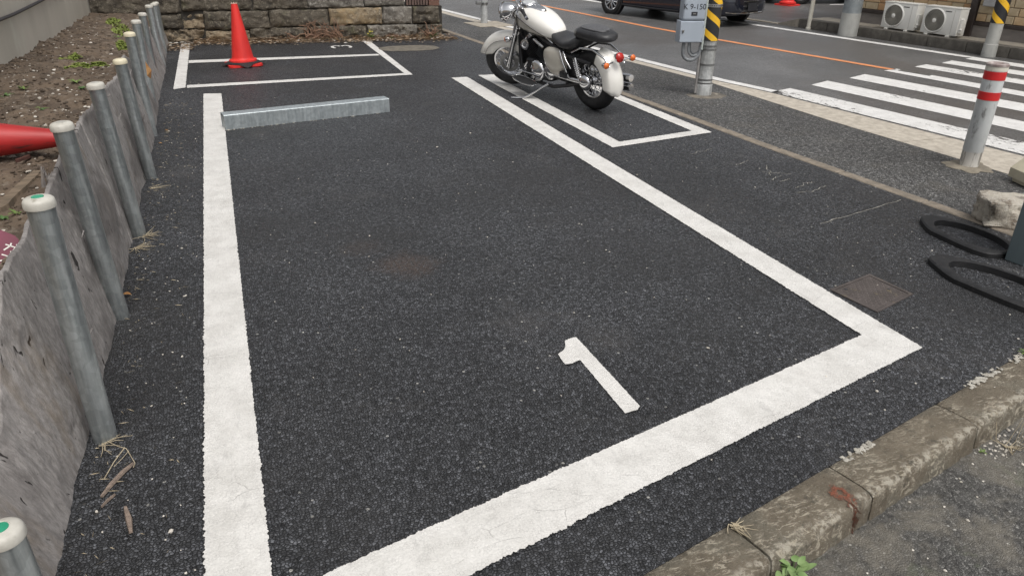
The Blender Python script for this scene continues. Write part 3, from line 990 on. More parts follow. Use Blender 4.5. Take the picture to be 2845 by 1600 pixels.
# ---- road markings
ZR = -0.008
mb = MB()
wl = [(5.25, 6.36), (5.07, 7.13), (4.25, 13.62), (4.02, 15.5), (2.1, 40.0)]
for i in range(len(wl) - 1):
    a, b = wl[i], wl[i + 1]
    band(mb, (a[0] + 0.02, a[1]), (b[0] + 0.02, b[1]), (a[0] + 0.145, a[1]), (b[0] + 0.145, b[1]), ZR, 0.03, 0.005, False, False)
mb.obj('edge_line', P_ROADW, road, ang=0)
mb = MB()
fl = [(9.50, 7.60), (8.83, 11.74), (7.95, 16.5), (5.3, 40.0)]
for i in range(len(fl) - 1):
    a, b = fl[i], fl[i + 1]
    band(mb, (a[0] - 0.085, a[1]), (b[0] - 0.085, b[1]), (a[0] + 0.075, a[1]), (b[0] + 0.075, b[1]), ZR, 0.03, 0.004, False, False)
mb.obj('edge_line', P_ROADW, road, ang=0)
mb = MB()
ol = [(7.64, 7.10), (7.06, 10.0), (6.83, 11.5), (6.50, 14.9), (5.9, 20), (3.8, 40.0)]
for i in range(len(ol) - 1):
    a, b = ol[i], ol[i + 1]
    band(mb, (a[0] - 0.05, a[1]), (b[0] - 0.05, b[1]), (a[0] + 0.06, a[1]), (b[0] + 0.06, b[1]), ZR, 0.03, 0.004, False, False)
mb.obj('centre_line', P_ORANGE, road, ang=0)
LL = [(5.30, 6.38), (5.95, 6.58), (6.68, 6.80), (7.47, 7.08), (8.08, 7.20), (8.68, 7.33), (9.29, 7.50)]
UL = [(5.60, 6.49), (6.31, 6.73), (7.05, 6.95), (7.73, 7.14), (8.38, 7.30), (8.99, 7.45), (9.56, 7.61)]
LR = [(5.58, 3.80), (6.30, 4.36), (7.03, 4.92), (7.71, 5.45), (8.34, 5.93), (8.87, 6.34), (9.42, 6.78)]
UR = [(5.97, 4.10), (6.70, 4.67), (7.38, 5.20), (8.03, 5.69), (8.60, 6.13), (9.13, 6.55), (9.72, 7.00)]
for i in range(7):
    L0, U0, L1, U1 = [V((p[0], p[1], 0)) for p in (LL[i], UL[i], LR[i], UR[i])]
    # stripes run on past the frame to the far kerb of the side street
    dl = (L1 - L0) / (L0.y - L1.y)
    yend = 3.0 - 0.05 * i
    L1 = L0 + dl * (L0.y - yend)
    U1 = U0 + dl * (U0.y - yend)
    if i == 0:
        L0, L1 = V((5.272, 6.38, 0)), V((5.685, 3.2, 0)) + V((0.02, 0, 0))
        U1 = V((6.10, 3.2, 0))
    mb = MB()
    band(mb, L0, L1, U0, U1, ZR, 0.012, 0.004)
    mb.obj('zebra_stripe', P_WORN if i == 0 else P_ROADW, road, ang=0)
# dark drain slot lying in the fourth stripe
mb = MB()
a, b = G(2503, 193), G(2590, 207.5)
c, d = G(2583, 210), G(2494, 195)
mb.prism([a, d, c, b], -0.0075, -0.003)
tag(mb.obj('drain_cover', DULLMETAL, road, ang=0), None)

# chalky scratches on the lot
for (x0, y0, x1, y1, w_) in ((510, 1195, 590, 1155, 3), (690, 1240, 900, 1255, 2), (720, 1190, 752, 1265, 3), (750, 1300, 830, 1265, 3), (820, 1310, 890, 1290, 3), (930, 1355, 1045, 1308, 2.5), (930, 1388, 1060, 1380, 2), (1050, 1380, 1150, 1340, 2), (180, 1110, 330, 1075, 2), (1108, 1612, 1400, 1530, 2), (1400, 1530, 1688, 1441, 2)):
    p0, p1 = G(1850 + x0 / 2.588, y0 / 2.588), G(1850 + x1 / 2.588, y1 / 2.588)
    d = (p1 - p0).normalized()
    nn = V((-d.y, d.x, 0)) * 0.0042
    pts = []
    N_ = 14
    for i in range(N_ + 1):
        t = i / N_
        pts.append(p0.lerp(p1, t) + nn * 6 * noise.noise(V((t * 4 + x0, y0, 0))))
    mb = MB()
    for i, p in enumerate(pts):
        k = 0.25 + 0.75 * abs(noise.noise(V((i * 0.9 + x0, 1, y0))))
        mb.v += [p + nn * k + V((0, 0, 0.003)), p - nn * k + V((0, 0, 0.003))]
        if i:
            mb.f.append([2 * i - 2, 2 * i - 1, 2 * i + 1, 2 * i])
            mb.m.append(0)
    mb.obj('chalk_scratch', MORTAR, lot, ang=0)

# oval stone-coloured patch in the asphalt by the wall
mb = MB()
pc = V((2.34, 10.17, 0.004))
ring = []
for i in range(60):
    a = 2 * math.pi * i / 60
    r = 1 + 0.05 * noise.noise(V((3 * math.cos(a), 3 * math.sin(a), 0)))
    ca, sa = math.cos(a), math.sin(a)
    ring.append(pc + V((0.40 * r * math.copysign(abs(ca) ** 0.75, ca), 0.25 * r * math.copysign(abs(sa) ** 0.75, sa), 0)))
mb.add([pc + V((0, 0, 0.006))] + ring, [[0, 1 + i, 1 + (i + 1) % 60] for i in range(60)])
mb.obj('concrete_patch', surf('patch_concrete', (0.17, 0.15, 0.12), (0.105, 0.094, 0.075), 12, 0.9, 0, 0.6, 60, spot=((0.30, 0.27, 0.22), 40, 0.6, 0.7)), lot, ang=60)


# ---- raised soil bed on the left
def sheet_base(y):
    return -0.575 - 0.012 * max(0, y - 5.0) - 0.004 * max(0, y - 8) + 0.008 * math.sin(y * 2.1 + 1.0)


TOPH = [(0.6, 0.12), (1.30, 0.16), (1.83, 0.22), (2.03, 0.32), (2.14, 0.45), (2.26, 0.575), (2.39, 0.596), (2.69, 0.61), (3.03, 0.59), (3.43, 0.66), (3.87, 0.63), (4.26, 0.636), (4.87, 0.60), (5.6, 0.58), (6.0, 0.585), (6.3, 0.60), (6.6, 0.50), (7.2, 0.46), (8.4, 0.45), (9.5, 0.42), (12.5, 0.40)]


def toph(y):
    for a, b in zip(TOPH[:-1], TOPH[1:]):
        if a[0] <= y <= b[0]:
            t = (y - a[0]) / (b[0] - a[0])
            return a[1] + (b[1] - a[1]) * t
    return TOPH[-1][1]


def soil_z(x, y):
    k = min(1.0, max(0.0, (x + 1.6) / 0.95))
    zs = toph(y) - 0.075
    zw = 0.50 - 0.022 * max(0.0, y - 6.5)
    zz = zw + (zs - zw) * k ** 1.4
    zz += 0.035 * fr((x, y, 0), 2.4, 4) + 0.014 * fr((x, y, 4), 11, 4) + 0.006 * fr((x, y, 8), 40, 3)
    return zz


mb = MB()
NX, NY = 60, 620
mb.grid(lambda u, v: (lambda x, y: V((x, y, soil_z(x, y))))(-1.85 + u * (sheet_base(0.8 + v * 11.1) - 0.098 - (-1.85)), 0.8 + v * 11.1), NX, NY)
mb.obj('soil_bed', SOIL, None, ang=180)['kind'] = 'structure'

# clods and little stones lying on the soil: nobody could count them
mb = MB()
for i in range(4200):
    x, y = random.uniform(-1.62, -0.72), random.triangular(1.8, 11.5, 4.0)
    r = random.choice((0.003, 0.004, 0.005, 0.007, 0.010, 0.014)) * random.uniform(0.6, 1.2)
    if x < -1.45:
        r *= 1.6
    mb.ell((x, y, soil_z(x, y) + r * 0.25), (r, r * random.uniform(0.7, 1.5), r * random.uniform(0.4, 0.7)), 6, 4, rot_z(random.random() * 3), 0, 0.25)
tag(mb.obj('soil_clods', CLOD, None, ang=0), 'brown crumbs of earth and clods strewn over the soil bed', 'soil', kind='stuff')
mb = MB()
for i in range(520):
    x, y = random.uniform(-1.62, -0.70), random.triangular(2.0, 11.0, 4.5)
    r = random.uniform(0.003, 0.010) * (1.5 if random.random() < 0.12 else 1)
    mb.ell((x, y, soil_z(x, y) + r * 0.3), (r, r * random.uniform(0.7, 1.5), r * 0.5), 7, 5, rot_z(random.random() * 3), 0, 0.2)
tag(mb.obj('soil_pebbles', PEB, None, ang=0), 'small pale pebbles strewn over the soil bed', 'pebbles', kind='stuff')

# pale grit on the asphalt
mb = MB()
for i in range(330):
    if random.random() < 0.45:
        x, y = random.uniform(-0.52, -0.24), random.uniform(1.3, 8.5)
    else:
        x, y = random.uniform(-0.05, 3.7), random.uniform(1.5, 8.5)
    r = random.uniform(0.0018, 0.0042) * (1.6 if random.random() < 0.08 else 1)
    mb.ell((x, y, r * 0.4 + 0.001), (r, r * random.uniform(0.8, 1.7), r * 0.6), 6, 4, rot_z(random.random() * 3), 0, 0.2)
for i in range(140):
    t, u = random.uniform(0.6, 2.8), random.uniform(0.17, 0.7)
    if random.random() < 0.4:
        t, u = random.gauss(1.53, 0.06), random.uniform(0.17, 0.24)
    p = K0 + KE * t + KN * u
    r = random.uniform(0.0022, 0.0055)
    mb.ell((p.x, p.y, -0.10 + r * 0.4), (r, r * random.uniform(0.8, 1.7), r * 0.6), 6, 4, rot_z(random.random() * 3), 0, 0.2)
tag(mb.obj('loose_grit', PEB, None, ang=0), 'fine pale grit scattered over the asphalt', 'grit', kind='stuff')

# dry leaf litter along the foot of the stone wall
mb = MB()
for i in range(3800):
    x = random.uniform(-0.72, 3.25)
    yw = 11.49 - 0.084 * (x + 0.72)
    y = yw - abs(random.gauss(0, 0.20)) - (0.20 if x < -0.35 else 0.0) * random.random() * 3
    l, w_ = random.uniform(0.012, 0.05), random.uniform(0.003, 0.012)
    a = random.gauss(0, 0.5)
    z = 0.004 + max(0.0, 0.05 - (yw - y) * 0.35) * random.random() + random.random() * 0.01
    d, nn = V((math.cos(a), math.sin(a), random.uniform(-0.2, 0.2))), V((-math.sin(a), math.cos(a), random.uniform(-0.3, 0.3)))
    c = V((x, y, z))
    mb.add([c - d * l, c - nn * w_ + V((0, 0, 0.004)), c + d * l, c + nn * w_], [[0, 1, 2, 3]])
tag(mb.obj('leaf_litter', LITTER, None, ang=0), 'brown dry leaf litter along the foot of the stone wall', 'leaf litter', kind='stuff')
mb = MB()
for i in range(120):
    x = random.uniform(-0.7, 3.1)
    yw = 11.45 - 0.084 * (x + 0.72)
    y = yw - abs(random.gauss(0.05, 0.12))
    r = random.uniform(0.006, 0.02)
    mb.ell((x, y, 0.008), (r * 1.5, r * 0.7, r * 0.4), 6, 4, rot_z(random.gauss(0, 0.4)), 0, 0.3)
tag(mb.obj('wall_crumbs', PEB, None, ang=0), 'pale crumbs of stone at the foot of the stone wall', 'rubble', kind='stuff')
mb = MB()
for i in range(300):
    x = random.uniform(-0.55, -0.30) if i % 2 else random.uniform(-0.55, -0.46)
    y = random.uniform(1.3, 7.5)
    l, w_ = random.uniform(0.004, 0.020), random.uniform(0.0005, 0.0014)
    a = random.random() * 3.14
    d, nn = V((math.cos(a), math.sin(a), 0)), V((-math.sin(a), math.cos(a), 0))
    c = V((x, y, 0.004 + random.random() * 0.003))
    mb.add([c - d * l, c - nn * w_ + V((0, 0, 0.002)), c + d * l, c + nn * w_], [[0, 1, 2, 3]])
tag(mb.obj('straw_bits', STRAW, None, ang=0), 'bits of straw and splinters along the foot of the posts', 'straw', kind='stuff')
# ================================================================= LEFT SIDE
# ---- rendered wall behind the soil bed, with a cable on it
WL0, WL1 = V((-1.60, -1.0, 0)), V((-1.56, 12.6, 0))


def wall_x(y):
    return -1.62 + 0.006 * (y - 5)


root = thing('rendered_wall', 'plain grey-beige rendered wall behind the soil bed', 'wall', (0, 0, 0))
mb = MB()
mb.box((-1.70, 4.6, 1.1), (0.20, 13.6, 2.2), None, 0, 0.004, 1)
o = mb.obj('wall_panel', WALLC, root)
o.rotation_euler = (0, 0, -0.006)
mb = MB()
mb.box((-1.66, 11.72, 1.1), (0.24, 0.60, 2.2), None, 0, 0.004, 1)
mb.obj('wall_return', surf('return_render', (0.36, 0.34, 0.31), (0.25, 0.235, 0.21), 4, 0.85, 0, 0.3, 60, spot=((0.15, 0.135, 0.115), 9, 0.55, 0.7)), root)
p = []
for (x, y) in ((-60, 84), (-30, 70), (0, 56), (40, 40), (85, 18), (120, 0), (170, -30)):
    q = on_plane(x, y, (-1.578, 0), (-1.510, 12))
    p.append(q)
mb = MB()
mb.tube(p, 0.013, 8)
tag(mb.obj('cable', CABLE, None), 'black cable slanting across the grey rendered wall', 'cable')

# ---- weathered board that holds the soil back
root = thing('retaining_board', 'weathered grey fibrous board bent behind the row of steel posts', 'board')


def board(u0, u1, nu, nv, dx, ragged, seed):
    def fn(face):
        def g(u, v):
            y = u0 + (u1 - u0) * u
            h = toph(y) + ragged * (fr((y, seed, 0), 5, 3) + 0.28 * fr((y, seed, 3), 24, 3))
            h += 0.05 * max(0.0, fr((y, seed, 7), 9, 2) - 0.35)
            z = -0.01 + (h + 0.01) * v
            xb = sheet_base(y) + dx
            bul = 0.010 * math.sin((y - 2.267) * 2 * math.pi * 0.98) * v
            x = xb - 0.075 * v - 0.02 * v * v + bul
            x += 0.010 * fr((y, z, seed), 3.0, 3) + 0.003 * fr((y * 1.2, z * 0.6, seed + 4), 14, 4)
            x += 0.002 * fr((y + z * 0.3, z * 0.25, seed + 9), 42, 3)
            x -= 0.012 * max(0.0, fr((y * 1.6 + z * 0.9, z * 1.1 - y * 0.5, seed + 21), 5.5, 3) - 0.35)
            if face:
                x -= 0.012 + 0.004 * fr((y, z, seed + 2), 8, 2)
            return V((x, y, z))
        return g
    mb = MB()
    mb.grid(fn(0), nu, nv)
    off = (nu + 1) * (nv + 1)
    mb.grid(fn(1), nu, nv)
    for i in range(nu):      # top rim
        a = nv * (nu + 1) + i
        mb.f.append([a, a + 1, off + a + 1, off + a])
        mb.m.append(0)
    for j in range(nv):
        for e in (0, nu):
            a = j * (nu + 1) + e
            mb.f.append([a, a + nu + 1, off + a + nu + 1, off + a])
            mb.m.append(0)
    return mb


board(1.0, 4.02, 420, 70, 0.0, 0.008, 1).obj('board_sheet', SHEET, root, ang=180)
board(4.00, 7.9, 360, 40, 0.004, 0.016, 5).obj('board_sheet', SHEET, root, ang=180)
board(7.88, 11.4, 160, 24, 0.002, 0.012, 9).obj('board_sheet', SHEET, root, ang=180)
# loose slivers torn from the front of the board
for i in range(24):
    y = random.uniform(2.3, 6.2)
    v = random.uniform(0.25, 0.97)
    z = toph(y) * v
    x = sheet_base(y) - 0.075 * v - 0.02 * v * v + 0.006
    l, w_ = random.uniform(0.015, 0.05), random.uniform(0.003, 0.009)
    a = random.uniform(0.6, 1.5)
    d = V((random.uniform(0.1, 0.45), math.cos(a), math.sin(a))).normalized()
    s_ = V((0, -d.z, d.y)).normalized()
    c = V((x, y, z))
    mb = MB()
    mb.add([c - s_ * w_, c + s_ * w_, c + d * l + s_ * w_ * 0.3 + V((0.006, 0, 0)), c + d * l * 0.9 - s_ * w_ * 0.5 + V((0.01, 0, 0)), c + V((0.004, 0, 0))], [[0, 1, 4], [1, 2, 4], [2, 3, 4], [3, 0, 4], [0, 3, 2, 1]])
    mb.obj('torn_sliver', SHEET, root, ang=0)
# splintered stake behind the board
mb = MB()
q = V((-0.735, 3.26, 0.46))
for i in range(5):
    c = q + V((random.uniform(-0.03, 0.03), random.uniform(-0.05, 0.05), 0))
    mb.tube([c, c + V((random.uniform(-0.01, 0.03), random.uniform(0.0, 0.05), 0.07 + random.random() * 0.05)), c + V((0.01, 0.03, 0.13 + random.random() * 0.04))], [0.012, 0.009, 0.002], 6)
tag(mb.obj('rotten_stake', SHEET, None, ang=40), 'splintered grey wooden stake behind the board, by the lying cone', 'stake')


# ---- steel posts
def make_post(h, cap, dot, name='steel_post', ring=False):
    root = thing(name, None, 'post')
    mb = MB()
    r = 0.0355
    mb.lathe([(r, -0.05), (r, 0.02), (r, h * 0.3), (r, h * 0.66), (r, h * 0.74), (r, h - 0.006)], 28)
    if ring:
        mb.torus((0, 0, h * 0.745), (0, 0, 1), r - 0.0012, 0.0028, 28, 6)
        mb.torus((0, 0, h * 0.755), (0, 0, 1), r - 0.0012, 0.0022, 28, 6)
    mb.obj('pipe', GALV, root, 60)
    mb = MB()
    rc = 0.0405
    mb.lathe([(r, h - 0.012), (rc, h - 0.012), (rc + 0.001, h - 0.004), (rc, h + 0.002), (rc - 0.0005, h + 0.006), (rc * 0.93, h + 0.0115), (rc * 0.80, h + 0.0155), (rc * 0.55, h + 0.0185), (rc * 0.46, h + 0.019), (rc * 0.44, h + 0.0175), (0.0, h + 0.0175)], 28)
    c = mb.obj('cap', cap, root, 50)
    mb = MB()
    mb.lathe([(rc * 0.40, h + 0.017), (rc * 0.38, h + 0.0192), (0.0, h + 0.0197)], 20)
    mb.obj('reflector', dot, c, 50)
    return root


POSTS = [  # x, y, height, lean in x, cap, dot, label
    (-0.545, 1.42, 0.375, -0.010, CAPW, GREEN, 'steel post at the bottom left corner, green dot in its white cap'),
    (-0.527, 2.267, 0.795, -0.004, CAPW, GREEN, 'tall steel post with green-dotted white cap, second from the camera'),
    (-0.557, 3.144, 0.805, -0.040, CAPW, CAPG, 'steel post with white cap touched by the lying red cone'),
    (-0.549, 4.111, 0.775, -0.048, CAPW, CAPG, 'white-capped steel post with a ring seam, fourth from the camera'),
    (-0.547, 5.145, 0.728, -0.040, CAPY, CAPY, 'steel post with a yellowed cap, fifth from the camera, by the tallest shred of board'),
    (-0.595, 6.268, 0.745, -0.022, CAPY, CAPY, 'sixth steel post from the camera, yellowed cap, at the end of the tall board'),
    (-0.648, 7.290, 0.720, 0.0, CAPW, CAPG, 'seventh steel post from the camera, level with the bay line end'),
    (-0.683, 8.492, 0.660, 0.0, CAPW, CAPG, 'eighth steel post from the camera, beside the far bay corner'),
    (-0.656, 9.454, 0.645, -0.03, CAPW, CAPG, 'ninth steel post from the camera, third from the stone wall'),
    (-0.684, 10.515, 0.570, -0.02, CAPW, CAPG, 'tenth steel post from the camera, second from the stone wall'),
    (-0.719, 11.25, 0.520, -0.01, CAPW, CAPG, 'farthest steel post, in the corner by the stone wall')]
for (x, y, h, ln, cp_, dt, lab) in POSTS:
    p = make_post(h, cp_, dt, ring='ring seam' in lab)
    p.location = (x, y, 0)
    p.rotation_euler = (random.uniform(-0.01, 0.01), ln / h, random.random() * 6)
    if ln:
        p.rotation_euler = (0, 0, 0)
        p.rotation_euler = Matrix.Rotation(ln / h, 3, 'Y').to_euler()
    tag(p, lab, 'post', 'steel posts along the board')

# brown leaf stuck between two far posts
mb = MB()
c = on_plane(408, 198, (-0.575, 0), (-0.64, 12))
mb.add([c + V((0, 0.02, 0.075)), c + V((0, -0.06, -0.03)), c + V((0.02, 0.0, -0.065)), c + V((0.02, 0.09, -0.03)), c + V((0.035, 0.02, 0.0))], [[0, 1, 4], [1, 2, 4], [2, 3, 4], [3, 0, 4]])
tag(mb.obj('dead_leaf', DEADLEAF, None, ang=0), 'curled brown leaf stuck on a post halfway along the row', 'leaf')


# ---- traffic cones
def cone_body(mb, h, rb, rt, m=0):
    mb.lathe([(rb + 0.032, 0.0), (rb + 0.034, 0.012), (rb + 0.031, 0.028), (rb + 0.010, 0.034), (rb, 0.040), (rb - 0.004, 0.06), (rt + (rb - rt) * 0.5, 0.036 + (h - 0.036) * 0.5), (rt, h), (rt - 0.005, h + 0.001), (rt - 0.007, h - 0.012), (rt - 0.006, h - 0.05)], 40, m=m, cap=False)


def make_cone(name, label, mat, flat_base=True):
    root = thing(name, label, 'cone', group='traffic cones')
    mb = MB()
    cone_body(mb, 0.625, 0.121, 0.033)
    b = mb.obj('cone_body', mat, root, 60)
    # foot plate with four raised corner lobes
    pts = []
    for i in range(64):
        a = 2 * math.pi * i / 64
        sq = 1.0 / max(abs(math.cos(a)), abs(math.sin(a)))
        r = 0.185 * min(sq, 1.30)
        pts.append((r * math.cos(a), r * math.sin(a)))
    mb = MB()
    mb.prism(pts, -0.035, -0.012)
    f = mb.obj('foot_plate', mat, root, 30)
    return root, b, f


root, b, f = make_cone('traffic_cone', 'upright red traffic cone with black weight in the far bay', CONE)
cp = G(678, 184)
root.location = (cp.x, cp.y + 0.05, 0.040)
root.rotation_euler = (0, -0.022, math.radians(8))
mb = MB()
pts = []
for i in range(48):
    a = 2 * math.pi * i / 48 + math.pi / 4
    sq = 1.0 / max(abs(math.cos(a)), abs(math.sin(a)))
    r = 0.185 * min(sq, 1.36)
    pts.append((r * math.cos(a + math.pi / 4), r * math.sin(a + math.pi / 4)))
n_ = len(pts)
inn = [(0.150 * math.cos(2 * math.pi * i / n_ + math.pi / 2), 0.150 * math.sin(2 * math.pi * i / n_ + math.pi / 2)) for i in range(n_)]
for (zz) in (0,):
    vs = [V((p[0], p[1], -0.006 - 0.028 * min(1, max(0, (math.hypot(*p) - 0.20) / 0.05)))) for p in pts] + [V((p[0], p[1], 0.014)) for p in inn] + [V((p[0], p[1], -0.0125)) for p in inn]
    mb.add(vs, [[i, (i + 1) % n_, n_ + (i + 1) % n_, n_ + i] for i in range(n_)] + [[n_ + i, n_ + (i + 1) % n_, 2 * n_ + (i + 1) % n_, 2 * n_ + i] for i in range(n_)])
wgt = mb.obj('black_weight', RUBBER, root, 40)
mb = MB()
for i in range(9):
    a = 2 * math.pi * i / 9
    c = V((0.031 * math.cos(a), 0.031 * math.sin(a), 0.625))
    d = V((-math.sin(a), math.cos(a), 0))
    mb.add([c - d * 0.009, c + d * 0.009, c + d * 0.004 + V((math.cos(a) * 0.012, math.sin(a) * 0.012, 0.010 + random.random() * 0.012))], [[0, 1, 2]])
mb.obj('torn_rim', TORN, root, 0)

# cone lying on the soil, its tip against a post
root2, b2, f2 = make_cone('traffic_cone', 'grimy dark red traffic cone lying on the soil behind the posts', CONE2)
tip = G(166, 362, 0.60)
tip.x, tip.y = -0.705, 3.70
bx, by = tip.x - 0.62, tip.y + 0.06
tip.z = soil_z(tip.x, tip.y) + 0.085
bz = soil_z(bx, by) + 0.135
axis = V((tip.x - bx, tip.y - by, tip.z - bz)).normalized()
root2.location = tip - axis * 0.625
root2.rotation_euler = align(axis).to_euler()

# ---- gas marker stake
root = thing('gas_marker', 'small maroon gas marker plate with white kana at the left edge', 'marker')
mc = G(6, 700, 0.553)
R = align(V((0.30, -0.55, 0.62)), (0.55, 0.35, 1))
mb = MB()
pts = [(-0.055, -0.075), (0.030, -0.075), (0.043, -0.062), (0.036, 0.03), (0.026, 0.058), (0.012, 0.068), (-0.055, 0.075)]
mb.prism(pts, -0.010, 0.0, tf=lambda p: R @ p + mc)
mb.obj('marker_plate', MAROON, root, 30)


def stroke(mb, pts, w_, z):
    P = [V((p[0], p[1], z)) for p in pts]
    for i, p in enumerate(P):
        t = (P[min(i + 1, len(P) - 1)] - P[max(i - 1, 0)]).normalized()
        nn = V((-t.y, t.x, 0)) * w_
        mb.v += [R @ (p + nn) + mc, R @ (p - nn) + mc]
        if i:
            k = len(mb.v)
            mb.f.append([k - 4, k - 3, k - 1, k - 2])
            mb.m.append(0)


mb = MB()
s = 0.036
ga = [[(0.05, 0.66), (0.80, 0.66), (0.76, 0.20), (0.60, 0.10)], [(0.42, 0.95), (0.40, 0.60), (0.12, 0.08)], [(0.82, 1.0), (0.88, 0.86)], [(0.95, 1.02), (1.01, 0.88)]]
su = [[(0.12, 0.85), (0.78, 0.85), (0.50, 0.42), (0.05, 0.10)], [(0.50, 0.45), (0.85, 0.10)]]
for g, oy in ((ga, 0.004), (su, -0.040)):
    for st_ in g:
        stroke(mb, [(0.001 + (q[0] - 0.1) * s, oy + q[1] * s) for q in st_], 0.0022, 0.0012)
mb.obj('kana_lettering', WHITEP, root, 0)
mb = MB()
mb.box(mc + R @ V((0, -0.16, -0.008)), (0.05, 0.22, 0.014), R, 0, 0.003, 1)
mb.obj('stake', MAROON, root)

# ---- bits of wood on the soil
for (x0, y0, x1, y1, w_, t_, mat, lab) in ((-20, 545, 108, 487, 0.032, 0.016, OLDWOOD, 'flat piece of rotten board lying on the soil left of the posts'), (44, 445, 82, 432, 0.010, 0.008, surf('red_brown_stick', (0.10, 0.04, 0.03), (0.07, 0.03, 0.022), 20, 0.9), 'short dark reddish stick on the soil beside the lying cone')):
    p0, p1 = G(x0, y0, 0.57), G(x1, y1, 0.57)
    for p in (p0, p1):
        p.z = soil_z(p.x, p.y) + 0.012
    d = (p1 - p0).normalized()
    nn = d.cross(V((0, 0, 1))).normalized()
    mb = MB()
    rings = []
    for i in range(9):
        t = i / 8
        c = p0.lerp(p1, t)
        ww = w_ * (0.75 + 0.4 * noise.noise(V((t * 3, w_ * 50, 0))) if 0 < i < 8 else 0.45)
        rings.append([c - nn * ww - V((0, 0, t_)), c + nn * ww - V((0, 0, t_)), c + nn * ww * 0.9 + V((0, 0, t_ * 0.5)), c - nn * ww * 0.9 + V((0, 0, t_ * 0.6))])
    mb.loft(rings)
    tag(mb.obj('wood_scrap', mat, None, 30), lab, 'wood scrap')


# ---- weeds
def leaf(mb, base, d, up, L, W, curl=0.3, fold=0.25, n=5):
    d, up = V(d).normalized(), V(up).normalized()
    s_ = d.cross(up).normalized()
    vs = []
    for i in range(n + 1):
        t = i / n
        w_ = W * math.sin(math.pi * min(1, 0.12 + t * 0.88)) ** 0.8 * (1 - t * 0.25)
        c = V(base) + d * (L * t) + up * (L * (0.55 * t - curl * 1.6 * t * t))
        vs += [c - s_ * w_ + up * fold * w_, c, c + s_ * w_ + up * fold * w_]
    fs = []
    for i in range(n):
        a = 3 * i
        fs += [[a, a + 1, a + 4, a + 3], [a + 1, a + 2, a + 5, a + 4]]
    mb.add(vs, fs)


def weed(loc, size, nl, mat, label, flowers=0, tall=0.4, name='weed'):
    root = thing(name, label, 'weed', loc)
    mb = MB()
    for i in range(nl):
        a = 2 * math.pi * i / nl * 1.618 + random.random()
        el_ = random.uniform(0.05, tall)
        d = V((math.cos(a), math.sin(a), el_))
        leaf(mb, V((0, 0, 0.002)) + d * size * 0.06, d, V((0, 0, 1)), size * random.uniform(0.6, 1.1), size * random.uniform(0.12, 0.2), random.uniform(0.2, 0.4))
    mb.obj('leaves', mat, root, 60)
    if flowers:
        mb = MB()
        ms = MB()
        for i in range(flowers):
            a = random.random() * 6.28
            top = V((math.cos(a) * size * random.uniform(0.15, 0.7), math.sin(a) * size * random.uniform(0.15, 0.7), size * random.uniform(0.6, 1.2)))
            ms.tube([V((0, 0, 0)), top * 0.5 + V((0, 0, size * 0.1)), top], 0.002, 5)
            for k in range(10):
                b_ = 2 * math.pi * k / 10
                dd = V((math.cos(b_), math.sin(b_), 0.15))
                leaf(mb, top, dd, V((0, 0, 1)), 0.020, 0.005, 0.1, 0, 3)
            mb.ell(top, (0.006, 0.006, 0.004), 8, 5)
            mb.obj('flower', YFLOWER, root, 0)
            mb = MB()
        ms.obj('stems', mat, root, 60)
    return root


WEEDS = [((17, 273), 0.050, 'light green weed on the soil at the left picture edge, above the lying cone'),
         ((69, 254), 0.045, 'light green weed on the soil above the lying cone, second from the left edge'),
         ((211, 232), 0.050, 'leafy weed on the soil just left of the fourth post'),
         ((230, 250), 0.045, 'small weed touching the back of the fourth post'),
         ((119, 307), 0.042, 'small rosette weed on the soil right above the lying cone'),
         ((47, 597), 0.032, 'tiny two-leaved weed on the soil left of the nearest tall post'),
         ((10, 612), 0.035, 'weed at the left picture edge above the maroon marker'),
         ((44, 419), 0.034, 'dull weed just below the lying cone'),
         ((70, 421), 0.030, 'tiny weed just below the lying cone, beside the duller one'),
         ((120, 20 + 290), 0.026, 'tiny sprout beside the rosette weed above the lying cone'),
         ((330, 105), 0.055, 'green tuft on the soil near the far end of the bed'),
         ((345, 200), 0.045, 'pale weed behind the fifth post')]
for i, ((x, y), s, lab) in enumerate(WEEDS):
    z = 0.5
    for _ in range(8):
        p = G(x, y, z)
        z = 0.5 * z + 0.5 * soil_z(p.x, p.y)
    p = G(x, y, z)
    weed((p.x, p.y, soil_z(p.x, p.y)), s, 7 + i % 4, LEAF if i % 3 else LEAF_D, lab)


def moss(name, pxs, n, label):
    mb = MB()
    for i in range(n):
        (x, y, rx, ry) = random.choice(pxs)
        a, r = random.random() * 6.28, math.sqrt(random.random())
        X, Y = x + rx * r * math.cos(a), y + ry * r * math.sin(a)
        p = G(X, Y, 0.49)
        p.z = soil_z(p.x, p.y)
        if abs(noise.noise(V((p.x * 22, p.y * 9, 1)))) > 0.5:
            continue
        a = random.random() * 6.28
        d = V((math.cos(a), math.sin(a), 0.8))
        leaf(mb, p, d, V((0, 0, 1)), random.uniform(0.014, 0.030), random.uniform(0.005, 0.010), 0.3, 0.2, 2)
    return tag(mb.obj(name, MOSS, None, 0), label, 'moss', kind='stuff')


moss('moss_patch', [(240, 180, 48, 9), (275, 172, 22, 7), (210, 185, 30, 6)], 5000, 'bright green moss patch on the soil between wall and posts')
moss('moss_patch', [(185, 156, 22, 7), (205, 145, 18, 5)], 1200, 'smaller yellowish moss patch on the soil nearer the rendered wall')
moss('moss_patch', [(330, 60, 25, 12), (310, 40, 20, 8), (335, 105, 16, 8)], 1800, 'thin green growth at the far end of the soil bed')


